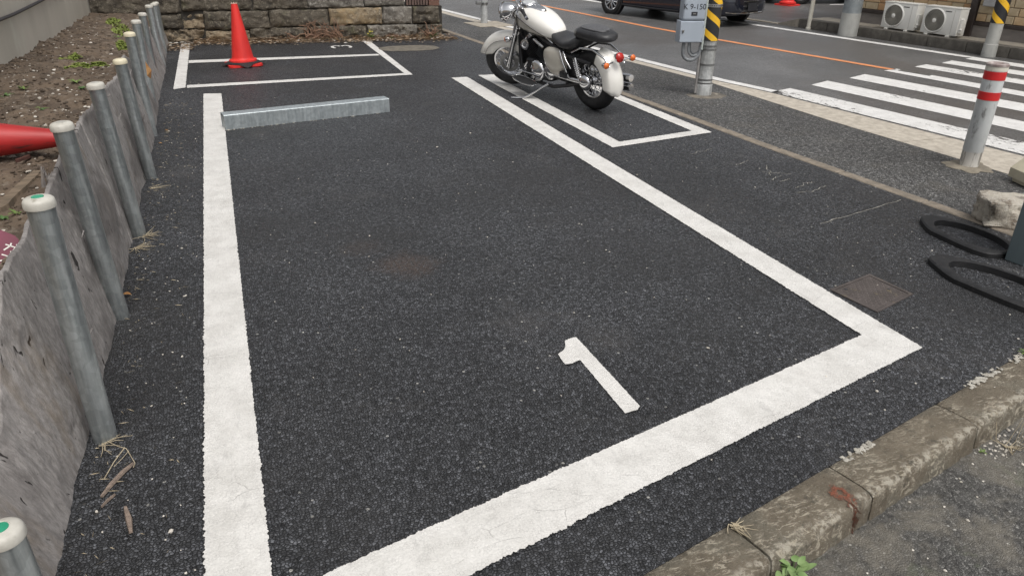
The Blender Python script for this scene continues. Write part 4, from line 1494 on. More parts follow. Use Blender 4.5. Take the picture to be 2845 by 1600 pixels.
# ---- debris at the foot of the posts
def chip(pts, w_, h, lab, mat=WOODCHIP, name='wood_chip'):
    mb = MB()
    rings = []
    P = [G(*q) for q in pts]
    for i, p in enumerate(P):
        t = (P[min(i + 1, len(P) - 1)] - P[max(i - 1, 0)]).normalized()
        nn = V((-t.y, t.x, 0))
        ww = w_ * (1 if 0 < i < len(P) - 1 else 0.55)
        z = 0.003 + h * i / max(1, len(P) - 1)
        rings.append([p - nn * ww + V((0, 0, z)), p + nn * ww * 0.8 + V((0, 0, z)), p + nn * ww * 0.6 + V((0, 0, z + 0.006)), p - nn * ww * 0.7 + V((0, 0, z + 0.007))])
    mb.loft(rings)
    return tag(mb.obj(name, mat, None, 30), lab, 'wood chip')


chip([(283, 1383), (310, 1350), (345, 1315), (372, 1295)], 0.008, 0.006, 'long pale wood splinter below the nearest tall post')
chip([(283, 1412), (300, 1395), (322, 1380)], 0.004, 0.004, 'thin short splinter next to the long pale one')
chip([(350, 1412), (360, 1445), (366, 1484)], 0.010, 0.002, 'short brown wood chip nearest the bay line')


def straw(name, loc, n, spread, L, label, up=0.4, main=(1, 0)):
    mb = MB()
    for i in range(n):
        a = math.atan2(main[1], main[0]) + random.gauss(0, spread)
        d = V((math.cos(a), math.sin(a), random.uniform(0, up)))
        p0 = V(loc) + V((random.uniform(-0.012, 0.012), random.uniform(-0.012, 0.012), 0.003))
        l = L * random.uniform(0.5, 1.1)
        k = V((random.uniform(-0.02, 0.02), random.uniform(-0.02, 0.02), 0))
        e = p0 + d * l + k
        e.z = max(0.004, e.z * 0.6)
        mb.tube([p0, p0 + d * l * 0.5, e], [0.0014, 0.0012, 0.0006], 4)
    return tag(mb.obj(name, STRAW, None, 0), label, 'dry grass')


p = G(392, 655)
straw('dry_grass_tuft', (p.x + 0.02, p.y - 0.02, 0), 16, 1.3, 0.10, 'tuft of dry grass at the foot of the fourth post', 0.3, (0.4, -0.7))
p = G(385, 690)
straw('dry_grass_tuft', (p.x - 0.01, p.y, 0), 14, 1.0, 0.10, 'loose dry grass just below the tuft at the fourth post', 0.2, (0.6, -0.5))
p = G(286, 1235)
straw('dry_grass_tuft', (p.x, p.y, 0), 10, 0.9, 0.08, 'dry stalks at the foot of the nearest tall post', 0.2, (1, -0.4))
mb = MB()
st_ = [G(290, 1333), G(318, 1285), G(347, 1246)]
mb.tube([q + V((0, 0, 0.004)) for q in st_], 0.0016, 5)
mb.tube([q + V((0, 0, 0.006)) for q in (G(300, 1230), G(330, 1244), G(352, 1250), G(363, 1268), G(376, 1290), G(372, 1302))], 0.0013, 5)
mb.tube([q + V((0, 0, 0.006)) for q in (G(359, 1256), G(340, 1278), G(318, 1300))], 0.001, 5)
tag(mb.obj('straw_stalks', STRAW, None, 0), 'bent yellow straw stalks above the long wood splinter', 'straw')
p = G(425, 525)
straw('dry_grass_tuft', (p.x - 0.02, p.y, 0), 5, 0.5, 0.10, 'a few dry stalks right of the fifth post foot', 0.15, (1, 0.4))
for (x, y, s, lab) in ((354, 823, 0.022, 'ochre dead leaf at the foot of the third post'), (446, 402, 0.016, 'small reddish dead leaf on the asphalt left of the bay line'), (463, 366, 0.016, 'small curled dead leaf on the asphalt beside the sixth post')):
    p = G(x, y)
    mb = MB()
    leaf(mb, p + V((-s, 0, 0.006)), V((1, -0.3, 0)), V((0, 0, 1)), s * 2, s * 0.7, 0.28, 0.4, 5)
    tag(mb.obj('dead_leaf', DEADLEAF, None, 60), lab, 'leaf')

# ================================================================= STONE WALL AT THE BACK
root = thing('stone_wall', 'old wall of large dark rough-hewn stone blocks at the back of the lot', 'wall')
WA, WB = V((-0.72, 11.50, 0)), V((3.09, 11.18, 0))
UD = (WB - WA).normalized()
WN = V((UD.y, -UD.x, 0))            # toward the lot


def wu(x, y, z=None):
    q = on_plane(x, y, WA, WB)
    return (q - WA).dot(UD)


def rough_block(u0, u1, z0, z1, depth, amp, mat, seed, name='stone', proud=0.0, nx=None, nz_=None):
    mb = MB()
    nx = nx or max(8, int((u1 - u0) / 0.022))
    nz_ = nz_ or max(6, int((z1 - z0) / 0.018))
    g = 0.006
    u0, u1, z0, z1 = u0 + g, u1 - g, z0 + g * 0.7, z1 - g * 0.7

    def fn(u, v):
        U = u0 + (u1 - u0) * u
        Z = z0 + (z1 - z0) * v
        eu, ev = min(u, 1 - u) * (u1 - u0), min(v, 1 - v) * (z1 - z0)
        e = min(eu, ev)
        pro = proud - 0.028 * math.exp(-e / 0.012)
        pro += amp * (fr((U, Z, seed), 5, 4) + 0.6 * fr((U, Z, seed + 5), 18, 4)) + 0.006 * fr((U, Z, seed + 8), 40, 3)
        wob = 0.013 * fr((U * 1.3, Z * 1.3, seed + 11), 7, 3)
        if v in (0, 1):
            Z += wob
        if u in (0, 1):
            U += wob
        q = WA + UD * U + WN * pro
        q.z = Z
        return q
    mb.grid(fn, nx, nz_)
    # sides running back into the wall
    n = (nx + 1)
    edge_ = [i for i in range(nx + 1)] + [n * j + nx for j in range(1, nz_ + 1)] + [n * nz_ + i for i in range(nx - 1, -1, -1)] + [n * j for j in range(nz_ - 1, 0, -1)]
    o = len(mb.v)
    for i in edge_:
        mb.v.append(mb.v[i] - WN * depth)
    k = len(edge_)
    for i in range(k):
        mb.f.append([edge_[(i + 1) % k], edge_[i], o + i, o + (i + 1) % k])
        mb.m.append(0)
    return mb.obj(name, mat, root, 40)


mb = MB()
core = [WA + UD * -1.0 - WN * 0.045, WA + UD * 3.83 - WN * 0.045, WA + UD * 3.83 - WN * 0.75, WA + UD * -1.0 - WN * 0.75]
mb.prism(core, -0.05, 0.425)
core2 = [WA + UD * -1.0 - WN * 0.045, WA + UD * 2.72 - WN * 0.045, WA + UD * 2.72 - WN * 0.75, WA + UD * -1.0 - WN * 0.75]
mb.prism(core2, 0.427, 1.16)
mb.obj('wall_core', CORE, root, 0)
us = [wu(x, 60) for x in (567, 750, 915, 1063, 1147, 1222)]
c1 = [-1.0, wu(571, 100), wu(695, 100), wu(860, 95), wu(1020, 90), wu(1160, 95), us[-1] + 0.035]
z1s = [0.165, 0.165, 0.168, 0.185, 0.185, 0.185]
rt = [ROCK_D, ROCK_D, ROCK_A, ROCK_A, ROCK_C, ROCK_A]
for i in range(len(c1) - 1):
    rough_block(c1[i], c1[i + 1], -0.02, z1s[i] - (0.03 if i == 1 else 0), 0.12, (0.06, 0.05, 0.045, 0.04, 0.045, 0.05)[i], rt[i], 10 + i, proud=(-0.01, 0.0, 0.0, 0.0, 0.012, 0.02)[i])
c2 = [-1.0, us[0] - 0.28, us[0], us[1], us[2], us[3], us[4], us[5]]
rt = [ROCK_A, ROCK_D, ROCK_A, ROCK_A, ROCK_B, ROCK_C, ROCK_A]
zt = [0.36, 0.355, 0.392, 0.405, 0.418, 0.425, 0.43]
for i in range(len(c2) - 1):
    rough_block(c2[i], c2[i + 1], (0.165, 0.165, 0.148, 0.168, 0.185, 0.185, 0.185)[i], zt[i], 0.12, (0.035, 0.055, 0.022, 0.024, 0.028, 0.024, 0.035)[i], rt[i], 30 + i, proud=(0, -0.01, 0.006, 0.004, 0.008, 0.004, 0.012)[i])
c3 = [-1.0, wu(502, 20), wu(700, 15), wu(854, 15), wu(1013, 15)]
for i in range(len(c3) - 1):
    rough_block(c3[i], c3[i + 1], (0.36, 0.392, 0.398, 0.41)[i], 0.63, 0.12, 0.028, (ROCK_A, ROCK_A, ROCK_A, ROCK_C)[i], 50 + i, proud=0.004)
rough_block(wu(1013, 15), wu(1126, 10), 0.43, 0.66, 0.12, 0.006, ROCK_C, 60, proud=-0.004)
for r_, (za, zb) in enumerate(((0.63, 0.88), (0.88, 1.14))):
    cc = [-1.0, -0.35 + r_ * 0.3, 0.45 + r_ * 0.25, 1.3 + r_ * 0.2, 2.1, 2.70]
    for i in range(len(cc) - 1):
        rough_block(cc[i], cc[i + 1], za if i < 4 else max(za, 0.66), zb, 0.12, 0.014, (ROCK_A, ROCK_C, ROCK_A, ROCK_B, ROCK_A)[(i + r_) % 5], 70 + 7 * r_ + i)

# brown slatted screen and brick pier standing on the wall's right end
root = thing('slatted_screen', 'brown vertical slat screen on the right end of the stone wall', 'screen')
ua, ub = wu(1128, 10), wu(1190, 10)
mb = MB()
q = [WA + UD * ua - WN * 0.06, WA + UD * ub - WN * 0.06, WA + UD * ub - WN * 0.10, WA + UD * ua - WN * 0.10]
mb.prism(q, 0.432, 1.5)
mb.obj('backing', FRAMEB, root, 0)
ns = 8
for i in range(ns):
    u = ua + (ub - ua) * (i + 0.5) / ns
    mb = MB()
    c = WA + UD * u - WN * 0.035
    mb.box((c.x, c.y, 0.97), ((ub - ua) / ns * 0.72, 0.05, 1.06), rot_z(math.atan2(UD.y, UD.x)), 0, 0.003, 1)
    mb.obj('slat', SLAT, root)
root = thing('brick_pier', 'reddish brown brick pier at the right end of the stone wall', 'pier')
ua, ub = wu(1192, 10), wu(1221, 10)
cpt = WA + UD * (ua + ub) / 2 - WN * 0.16
mb = MB()
mb.box((cpt.x, cpt.y, 1.18), ((ub - ua) - 0.012, 0.288, 1.5), rot_z(math.atan2(UD.y, UD.x)))
mb.obj('pier_core', MORTAR, root, 0)
mb = MB()
z = 0.433
while z < 1.92:
    mb.box((cpt.x, cpt.y, z + 0.0085), (ub - ua, 0.30, 0.0155), rot_z(math.atan2(UD.y, UD.x)), 0, 0.0015, 1)
    z += 0.019
tag(mb.obj('brick_courses', BRICK, root, 30), kind='stuff')

# dead creepers on the wall foot
def creeper(x, y, n, w_, h_, label, mat=VINE):
    b_ = on_plane(x, y, WA, WB) + WN * 0.05
    mb = MB()
    for i in range(n):
        p = b_ + UD * random.uniform(-w_, w_) * 0.7
        p.z = random.uniform(0.0, 0.03)
        pts = [p]
        d = V((random.uniform(-0.4, 0.4), 0, 1.0))
        L = h_ * random.uniform(0.5, 1.15)
        for k in range(7):
            d += V((random.uniform(-0.55, 0.55), 0, random.uniform(-0.55, 0.15)))
            d.normalize()
            p = p + (UD * d.x + V((0, 0, d.z))) * (L / 7 * 1.3) + WN * random.uniform(-0.006, 0.014)
            p.z = max(0.01, p.z)
            pts.append(p.copy())
        mb.tube(pts, [0.0105 - 0.0010 * k for k in range(8)], 5)
    return tag(mb.obj('dead_creeper', mat, None, 60), label, 'creeper')


creeper(872, 105, 26, 0.16, 0.22, 'tangle of dark dead creeper at the wall foot, middle')
creeper(935, 108, 20, 0.13, 0.21, 'dead root-like creeper at the wall foot, right of the dark tangle')
creeper(820, 112, 9, 0.14, 0.10, 'low dry twigs at the wall foot right of the cone')
creeper(1100, 82, 10, 0.2, 0.06, 'thin dry creeper over the pale lower stone')
creeper(1195, 100, 14, 0.10, 0.16, 'dark creeper at the wall corner')
p = on_plane(1030, 106, WA, WB) + WN * 0.07
weed((p.x, p.y, 0.0), 0.085, 16, LEAF, 'leafy weed with yellow flowers at the foot of the stone wall', 4, 0.9, 'flowering_weed')
p = on_plane(1200, 104, WA, WB) + WN * 0.07
weed((p.x, p.y, 0.0), 0.09, 14, LEAF_D, 'dark green weed at the right corner of the stone wall', 0, 0.9)
p = on_plane(1085, 112, WA, WB) + WN * 0.09
weed((p.x, p.y, 0.0), 0.05, 10, LEAF, 'low green weed along the wall foot right of the yellow flowers', 0, 0.6)
mb = MB()
p = G(607, 112)
mb.box((p.x, p.y, 0.014), (0.15, 0.07, 0.02), rot_z(-0.1), 0, 0.006, 1)
tag(mb.obj('stone_chip', PEB, None), 'flat white stone chip in the litter left of the red cone', 'stone')
mb = MB()
p = G(355, 12, 0.42)
mb.ell((p.x, p.y, soil_z(p.x, p.y) + 0.02), (0.10, 0.06, 0.045), 14, 9, rot_z(-0.4), 0, 0.08)
tag(mb.obj('field_stone', ROCK_C, None, 50), 'pale rounded stone at the far end of the soil bed', 'stone')

# ================================================================= WHEEL STOP (galvanised steel channel)
root = thing('wheel_stop', 'long galvanised steel wheel stop across the back of bay one', 'wheel stop')
a, b = V((-0.064, 6.285, 0)), V((2.05, 6.69, 0))
d = (b - a).normalized()
nn = V((-d.y, d.x, 0))
Lw = 1.40
t_ = 0.006
h_, w_ = 0.118, 0.125
prof = [(0, 0), (0, h_ - 0.006), (0.004, h_ - 0.001), (0.008, h_), (w_ - 0.008, h_), (w_ - 0.003, h_ - 0.003), (w_, h_ - 0.008), (w_, 0), (w_ - t_, 0), (w_ - t_, h_ - t_), (t_, h_ - t_), (t_, 0)]
mb = MB()
rings = []
for s_ in (0.0, 0.002, Lw * 0.25, Lw * 0.5, Lw * 0.75, Lw - 0.002, Lw):
    rings.append([a + d * s_ + nn * u + V((0, 0, z + 0.0015)) for u, z in prof])
mb.loft(rings)
mb.obj('channel', GALV_L, root, 30)
for s_ in (0.004, Lw - 0.010):
    mb = MB()
    q = [a + d * (s_ + e) + nn * u for e, u in ((0, t_ + 0.001), (0.006, t_ + 0.001), (0.006, w_ - t_ - 0.001), (0, w_ - t_ - 0.001))]
    mb.prism(q, 0.007, h_ - 0.002)
    mb.obj('end_plate', GALV_L, root, 0)
mb = MB()
for i in range(60):
    s_ = random.random() ** 2.2 * Lw
    p = a + d * s_ + nn * random.uniform(-0.02, -0.002)
    r = random.uniform(0.002, 0.0055)
    mb.ell((p.x, p.y, 0.002), (r * 1.6, r, r * 0.5), 6, 4, rot_z(random.random()), 0, 0.3)
tag(mb.obj('bedding_mortar', MORTAR, root, 60), kind='stuff')
# ================================================================= MOTORCYCLE (local: x right, y forward, z up, metres at full size)
BIKE = thing('motorcycle', 'white cruiser motorcycle with chrome trim on its side stand', 'motorcycle')


def fork_frame(steer, head=(0, 1.20, 0.92), rake=math.radians(27)):
    ax = V((0, -math.sin(rake), math.cos(rake)))
    R = Matrix.Rotation(steer, 3, ax)
    H = V(head)
    return lambda p: R @ (V(p) - H) + H


STEER = 0.60
ST = fork_frame(STEER)
FA = V((0, 1.50, 0.315))          # front axle
RA = V((0, 0.0, 0.315))           # rear axle


def wheel(c, Rt, rt, tf=None, n_sp=36):
    tf = tf or (lambda p: p)
    mb = MB()
    mb.torus(c, (1, 0, 0), Rt - rt, rt, 56, 14)
    # flatten the tyre a bit
    mb.tf(lambda p: V((p.x * 1.05, p.y, p.z))).tf(tf)
    ty = mb.obj('tyre', TYRE, BIKE, 60)
    mb = MB()
    rr = Rt - 2 * rt + 0.012
    prof = [(rr + 0.010, -0.044), (rr + 0.014, -0.040), (rr - 0.004, -0.034), (rr - 0.012, -0.012), (rr - 0.012, 0.012), (rr - 0.004, 0.034), (rr + 0.014, 0.040), (rr + 0.010, 0.044), (rr - 0.014, 0.040), (rr - 0.022, 0.012), (rr - 0.022, -0.012), (rr - 0.014, -0.040), (rr + 0.010, -0.044)]
    RX = Matrix.Rotation(math.pi / 2, 3, 'Y')
    mb.lathe(prof, 56, c, RX, cap=False)
    mb.tf(tf)
    mb.obj('rim', CHROME, ty, 40)
    mb = MB()
    mb.lathe([(0.0, -0.075), (0.022, -0.075), (0.024, -0.055), (0.052, -0.052), (0.052, -0.042), (0.032, -0.036), (0.030, 0.036), (0.052, 0.042), (0.052, 0.052), (0.024, 0.055), (0.022, 0.075), (0, 0.075)], 24, c, RX)
    mb.tf(tf)
    mb.obj('hub', CHROME, ty, 40)
    mb = MB()
    for i in range(n_sp):
        a = 2 * math.pi * i / n_sp
        s = 1 if i % 2 else -1
        a2 = a + (0.55 if (i // 2) % 2 else -0.55)
        p0 = V(c) + V((s * 0.046, 0.048 * math.cos(a2), 0.048 * math.sin(a2)))
        p1 = V(c) + V((s * 0.006, (rr - 0.015) * math.cos(a), (rr - 0.015) * math.sin(a)))
        mb.tube([tf(p0), tf(p1)], 0.0028, 5, False)
    mb.obj('spokes', CHROME, ty, 60)
    return ty


wheel(FA, 0.315, 0.068, ST)
wheel(RA, 0.315, 0.074)


def disc(c, r, side, tf=lambda p: p):
    mb = MB()
    RX = Matrix.Rotation(math.pi / 2, 3, 'Y')
    mb.lathe([(r - 0.045, -0.003), (r, -0.003), (r, 0.003), (r - 0.045, 0.003)], 40, V(c) + V((side, 0, 0)), RX, cap=False)
    for i in range(6):
        a = i * math.pi / 3
        mb.cyl(V(c) + V((side, 0.04 * math.cos(a), 0.04 * math.sin(a))), V(c) + V((side, (r - 0.045) * math.cos(a + 0.3), (r - 0.045) * math.sin(a + 0.3))), 0.008, n=6)
    mb.tf(tf)
    return mb.obj('brake_disc', DULLMETAL, BIKE, 40)


disc(FA, 0.118, -0.062, ST)
mb = MB()
mb.box(FA + V((-0.070, -0.135, 0.055)), (0.05, 0.06, 0.10), Matrix.Rotation(-0.5, 3, 'X'), 0, 0.012)
mb.tf(ST)
mb.obj('brake_caliper', DULLMETAL, BIKE)


def fender(c, R, a0, a1, w_, skirt, flare=0.0, tf=lambda p: p, n=36, tail=0.0, name='fender', mat=BIKEW):
    """arched mudguard; angles from +y over the top (90) to -y"""
    mb = MB()
    rings = []
    cross = [(-1.0, -skirt), (-1.0, -skirt * 0.55), (-0.96, -skirt * 0.22), (-0.82, -0.012), (-0.55, 0.010), (-0.25, 0.019), (0, 0.021), (0.25, 0.019), (0.55, 0.010), (0.82, -0.012), (0.96, -skirt * 0.22), (1.0, -skirt * 0.55), (1.0, -skirt)]
    for lay in (0, 1):
        pass
    for i in range(n + 1):
        t = i / n
        a = math.radians(a0 + (a1 - a0) * t)
        sk = 1.0
        e = min(t, 1 - t)
        wf = min(1.0, 0.35 + 0.65 * math.sqrt(min(1.0, e / 0.10)))
        sf = min(1.0, 0.15 + 0.85 * math.sqrt(min(1.0, e / 0.12)))
        fl = flare * max(0, (0.16 - t) / 0.16) ** 2
        ring = []
        for (u, d) in cross:
            r = R + fl + (d if d > -0.02 else d * sf)
            ring.append(V(c) + V((u * w_ * 0.5 * wf, r * math.cos(a), r * math.sin(a))))
        inner = []
        for (u, d) in cross[::-1]:
            r = R + fl - 0.006 + (d if d > -0.02 else d * sf)
            inner.append(V(c) + V((u * (w_ * 0.5 * wf - 0.004), r * math.cos(a), r * math.sin(a))))
        rings.append(ring + inner)
    mb.loft(rings)
    mb.tf(tf)
    return mb.obj(name, mat, BIKE, 55)


ff = fender(FA, 0.350, 20, 205, 0.175, 0.135, 0.02, ST, name='front_fender', mat=BIKEW)
rf = fender(RA, 0.365, 112, -12 + 210, 0.215, 0.115, 0.0, name='rear_fender', mat=BIKEW)
# chrome trim line round the front fender skirt
for s in (-1, 1):
    mb = MB()
    mb.tube([ST(FA + V((s * 0.0895, 0.30 * math.cos(math.radians(a)), 0.30 * math.sin(math.radians(a))))) for a in range(20, 190, 8)], 0.0035, 6)
    mb.obj('fender_trim', CHROME, ff, 60)

# fork legs, covers, triple clamps
for s in (-1, 1):
    mb = MB()
    up = V((0, -math.sin(math.radians(27)), math.cos(math.radians(27))))
    p0 = FA + V((s * 0.108, -0.005, -0.02))
    mb.tube([p0, p0 + up * 0.36], [0.030, 0.027], 16)
    mb.tube([p0 + up * 0.36, p0 + up * 0.78], [0.036, 0.038], 16)
    mb.ell(p0, (0.03, 0.035, 0.035), 12, 8)
    mb.tf(ST)
    mb.obj('fork_leg', CHROME, BIKE, 50)
mb = MB()
up = V((0, -math.sin(math.radians(27)), math.cos(math.radians(27))))
for k in (0.52, 0.76):
    c = FA + V((0, -0.03, 0)) + up * k
    mb.box(c, (0.28, 0.07, 0.035), Matrix.Rotation(math.radians(27), 3, 'X'), 0, 0.01)
mb.tf(ST)
mb.obj('fork_clamp', CHROME, BIKE)

# headlight bucket
hl = FA + up * 0.65 + V((0, 0.165, 0.02))
RF = align(V((0, 1, -0.05)))
mb = MB()
mb.lathe([(0.0, -0.13), (0.035, -0.125), (0.068, -0.10), (0.090, -0.055), (0.098, 0.0), (0.100, 0.035), (0.106, 0.040), (0.106, 0.055), (0.096, 0.060)], 32, hl, RF, cap=False)
mb.lathe([(0.102, 0.028), (0.113, 0.030), (0.115, 0.046), (0.098, 0.064)], 32, hl, RF, cap=False)
mb.tf(ST)
h_o = mb.obj('headlight', CHROME, BIKE, 50)
mb = MB()
mb.lathe([(0.0, 0.082), (0.04, 0.078), (0.075, 0.068), (0.098, 0.054)], 32, hl, RF, cap=False)
mb.tf(ST)
mb.obj('headlight_lens', GLASSH, h_o, 60)
# indicators
for s in (-1, 1):
    c = FA + up * 0.40 + V((s * 0.185, 0.05, 0.0))
    mb = MB()
    mb.tube([FA + up * 0.40 + V((s * 0.12, 0.0, 0)), c], 0.009, 8)
    mb.lathe([(0, -0.045), (0.018, -0.038), (0.030, -0.015), (0.034, 0.012), (0.034, 0.018)], 18, c, align(V((0, 1, 0))))
    mb.tf(ST)
    io = mb.obj('front_indicator', CHROME, BIKE, 50)
    mb = MB()
    mb.lathe([(0.033, 0.018), (0.028, 0.030), (0.0, 0.036)], 18, c, align(V((0, 1, 0))))
    mb.tf(ST)
    mb.obj('indicator_lens', ORANGE, io, 60)

# handlebar, grips, levers, mirrors
top = FA + up * 0.80
mb = MB()
bar = [(-0.40, 1.00 - 0.03, 1.02), (-0.30, 1.04, 1.035), (-0.22, 1.09, 1.06), (-0.12, 1.16, 1.075), (-0.05, 1.17, 1.05), (0.05, 1.17, 1.05), (0.12, 1.16, 1.075), (0.22, 1.09, 1.06), (0.30, 1.04, 1.035), (0.40, 0.97, 1.02)]
sm = []
for i in range(len(bar) - 1):
    for k in range(4):
        sm.append(V(bar[i]).lerp(V(bar[i + 1]), k / 4))
sm.append(V(bar[-1]))
mb.tube([ST(p) for p in sm], 0.0135, 10)
for s in (-1, 1):
    mb.cyl(ST(V((s * 0.05, 1.17, 1.05))), ST(V((s * 0.05, 1.175, 0.97))), 0.016, n=10)
hb = mb.obj('handlebar', CHROME, BIKE, 60)
for s in (-1, 1):
    mb = MB()
    a, b = V((s * 0.295, 1.042, 1.035)), V((s * 0.425, 0.955, 1.015))
    mb.tube([ST(a), ST(a.lerp(b, 0.04)), ST(a.lerp(b, 0.5)), ST(b)], [0.024, 0.019, 0.0175, 0.019], 14)
    g = mb.obj('grip', RUBBER, hb, 50)
    mb = MB()
    mb.cyl(ST(b), ST(b + (b - a).normalized() * 0.025), 0.021, 0.018, 14)
    mb.obj('bar_end', CHROME, g, 50)
    mb = MB()
    mb.box(ST(V((s * 0.265, 1.065, 1.045))), (0.06, 0.045, 0.045), rot_z(STEER), 0, 0.01)
    mb.obj('switch_housing', CHROME, hb, 50)
    mb = MB()
    mb.tube([ST(V((s * 0.27, 1.10, 1.045))), ST(V((s * 0.32, 1.105, 1.035))), ST(V((s * 0.44, 1.02, 1.015)))], [0.008, 0.007, 0.006], 8)
    mb.obj('lever', CHROME, hb, 60)
    mb = MB()
    mb.tube([ST(V((s * 0.25, 1.075, 1.06))), ST(V((s * 0.29, 1.09, 1.14))), ST(V((s * 0.345, 1.08, 1.22)))], 0.006, 8)
    st_m = mb.obj('mirror_stem', CHROME, hb, 60)
    mb = MB()
    mb.ell(ST(V((s * 0.36, 1.075, 1.25))), (0.062, 0.018, 0.042), 18, 10, rot_z(STEER))
    mb.obj('mirror', CHROME, st_m, 60)


# tank: loft along y
def ring_se(cx, cy, cz, hw, hh, p=2.6, n=28, top=1.0, bot=1.0):
    out = []
    for i in range(n):
        a = 2 * math.pi * i / n
        ca, sa = math.cos(a), math.sin(a)
        x = hw * math.copysign(abs(ca) ** (2 / p), ca)
        z = hh * math.copysign(abs(sa) ** (2 / p), sa)
        z *= top if z > 0 else bot
        out.append(V((cx + x, cy, cz + z)))
    return out


secs = [(1.225, 0.845, 0.030, 0.04), (1.215, 0.850, 0.075, 0.075), (1.18, 0.852, 0.115, 0.100), (1.10, 0.852, 0.152, 0.122), (1.0, 0.848, 0.178, 0.136), (0.90, 0.838, 0.188, 0.140), (0.80, 0.820, 0.184, 0.134), (0.70, 0.797, 0.165, 0.120), (0.61, 0.770, 0.138, 0.100), (0.54, 0.748, 0.105, 0.076), (0.505, 0.738, 0.075, 0.05), (0.495, 0.735, 0.03, 0.02)]
mb = MB()
mb.loft([ring_se(0, y, z, w_, h, 2.5, 32, 1.0, 0.95) for y, z, w_, h in secs])
tk = mb.obj('fuel_tank', BIKEW, BIKE, 60)
# lower two-tone panel with a fine dark coach line on each flank
for s in (-1, 1):
    def flank(y, dz):
        for i in range(len(secs) - 1):
            if secs[i][0] >= y >= secs[i + 1][0]:
                t = (secs[i][0] - y) / (secs[i][0] - secs[i + 1][0])
                zc, hw, hh = [secs[i][k] + (secs[i + 1][k] - secs[i][k]) * t for k in (1, 2, 3)]
                q = min(0.999, abs(dz) / (hh * (1.0 if dz > 0 else 0.95)))
                return V((s * hw * (1 - q ** 2.5) ** (1 / 2.5), y, zc + dz))
        return V((0, y, 0.8))
    line = []
    outl = []
    for i in range(34):
        t = i / 33
        y = 1.17 - t * 0.54
        outl.append((y, 0.045 - 0.115 * t ** 1.4))
    for i in range(34):
        t = i / 33
        y = 0.63 + t * 0.54
        outl.append((y, -0.070 - 0.045 * math.sin(math.pi * min(1, t * 1.15)) ** 0.8))
    pts = [flank(y, dz) + V((s * 0.0015, 0, 0)) for y, dz in outl]
    mb = MB()
    mb.tube(pts, 0.0028, 5, closed=True)
    mb.obj('coach_line', BLACKINK, tk, 60)
    mb = MB()
    n = 34
    for i in range(n):
        a_, b_ = outl[i], outl[2 * n - 1 - i]
        for k in range(7):
            dz = a_[1] + (b_[1] - a_[1]) * k / 6
            mb.v.append(flank(a_[0], dz) + V((s * 0.0012, 0, 0)))
    for i in range(n - 1):
        for k in range(6):
            a0 = i * 7 + k
            mb.f.append([a0, a0 + 1, a0 + 8, a0 + 7])
            mb.m.append(0)
    mb.obj('tank_panel', BIKEC, tk, 60)
# console with speedometer
mb = MB()
prof = []
cons = [(1.135, 0.035, 0.952), (1.12, 0.075, 0.962), (1.06, 0.098, 0.980), (0.99, 0.100, 0.986), (0.93, 0.078, 0.982), (0.86, 0.062, 0.972), (0.79, 0.045, 0.955), (0.755, 0.02, 0.943)]
mb.loft([[V((-w_, y, z - 0.035)), V((-w_ * 0.95, y, z)), V((-w_ * 0.6, y, z + 0.012)), V((0, y, z + 0.016)), V((w_ * 0.6, y, z + 0.012)), V((w_ * 0.95, y, z)), V((w_, y, z - 0.035)), V((0, y, z - 0.045))] for y, w_, z in cons])
co_ = mb.obj('tank_console', CHROME, tk, 60)
RM = align(V((0, -0.22, 1)))
mb = MB()
mb.lathe([(0.088, 0.0), (0.092, 0.014), (0.084, 0.022), (0.074, 0.020)], 36, (0, 1.035, 0.998), RM, cap=False)
sp = mb.obj('speedometer', CHROME, tk, 50)
mb = MB()
mb.lathe([(0.076, 0.016), (0.0, 0.020)], 36, (0, 1.035, 0.998), RM)
mb.obj('speedometer_glass', GLASSD, sp, 60)
mb = MB()
q = [(-0.052, 0.945), (0.052, 0.945), (0.034, 0.835), (-0.034, 0.835)]
mb.loft([[V((x, y, 0.9855 + 0.008 - (0.945 - y) * 0.22)) for x, y in q], [V((x * 0.94, y, 0.9885 + 0.008 - (0.945 - y) * 0.22)) for x, y in q]])
mb.obj('console_inlay', LEATHER2, tk, 0)
mb = MB()
mb.lathe([(0.0, 0.0), (0.036, 0.0), (0.038, 0.010), (0.030, 0.018), (0, 0.020)], 24, (-0.105, 0.84, 0.915), align(V((-0.35, -0.2, 1))))
mb.obj('filler_cap', CHROME, tk, 50)


# seats
def seat(name, rows, mat, parent=BIKE, p=3.0):
    mb = MB()
    mb.loft([ring_se(0, y, z, w_, h, p, 28) for y, z, w_, h in rows])
    return mb.obj(name, mat, parent, 60)


seat('rider_seat', [(0.60, 0.735, 0.055, 0.03), (0.56, 0.728, 0.095, 0.045), (0.48, 0.700, 0.135, 0.055), (0.38, 0.675, 0.165, 0.055), (0.28, 0.668, 0.180, 0.055), (0.19, 0.682, 0.178, 0.062), (0.13, 0.705, 0.150, 0.068), (0.10, 0.72, 0.09, 0.05)], LEATHER, p=2.6)
ps = seat('pillion_seat', [(0.175, 0.790, 0.06, 0.030), (0.15, 0.797, 0.115, 0.052), (0.08, 0.803, 0.145, 0.062), (-0.05, 0.800, 0.148, 0.062), (-0.18, 0.790, 0.135, 0.056), (-0.27, 0.778, 0.105, 0.045), (-0.31, 0.772, 0.05, 0.025)], LEATHER, p=2.8)
mb = MB()
mb.loft([ring_se(0, y, z, w_, 0.012, 2.4, 24) for y, z, w_ in ((0.12, 0.853, 0.05), (0.08, 0.860, 0.09), (-0.02, 0.860, 0.105), (-0.12, 0.853, 0.098), (-0.20, 0.842, 0.07), (-0.23, 0.836, 0.03))])
mb.obj('pillion_inlay', LEATHER2, ps, 60)
mb = MB()
mb.tube([V((s * 0.0, 0, 0)) for s in (0, 0)], 0.001, 3) if False else None
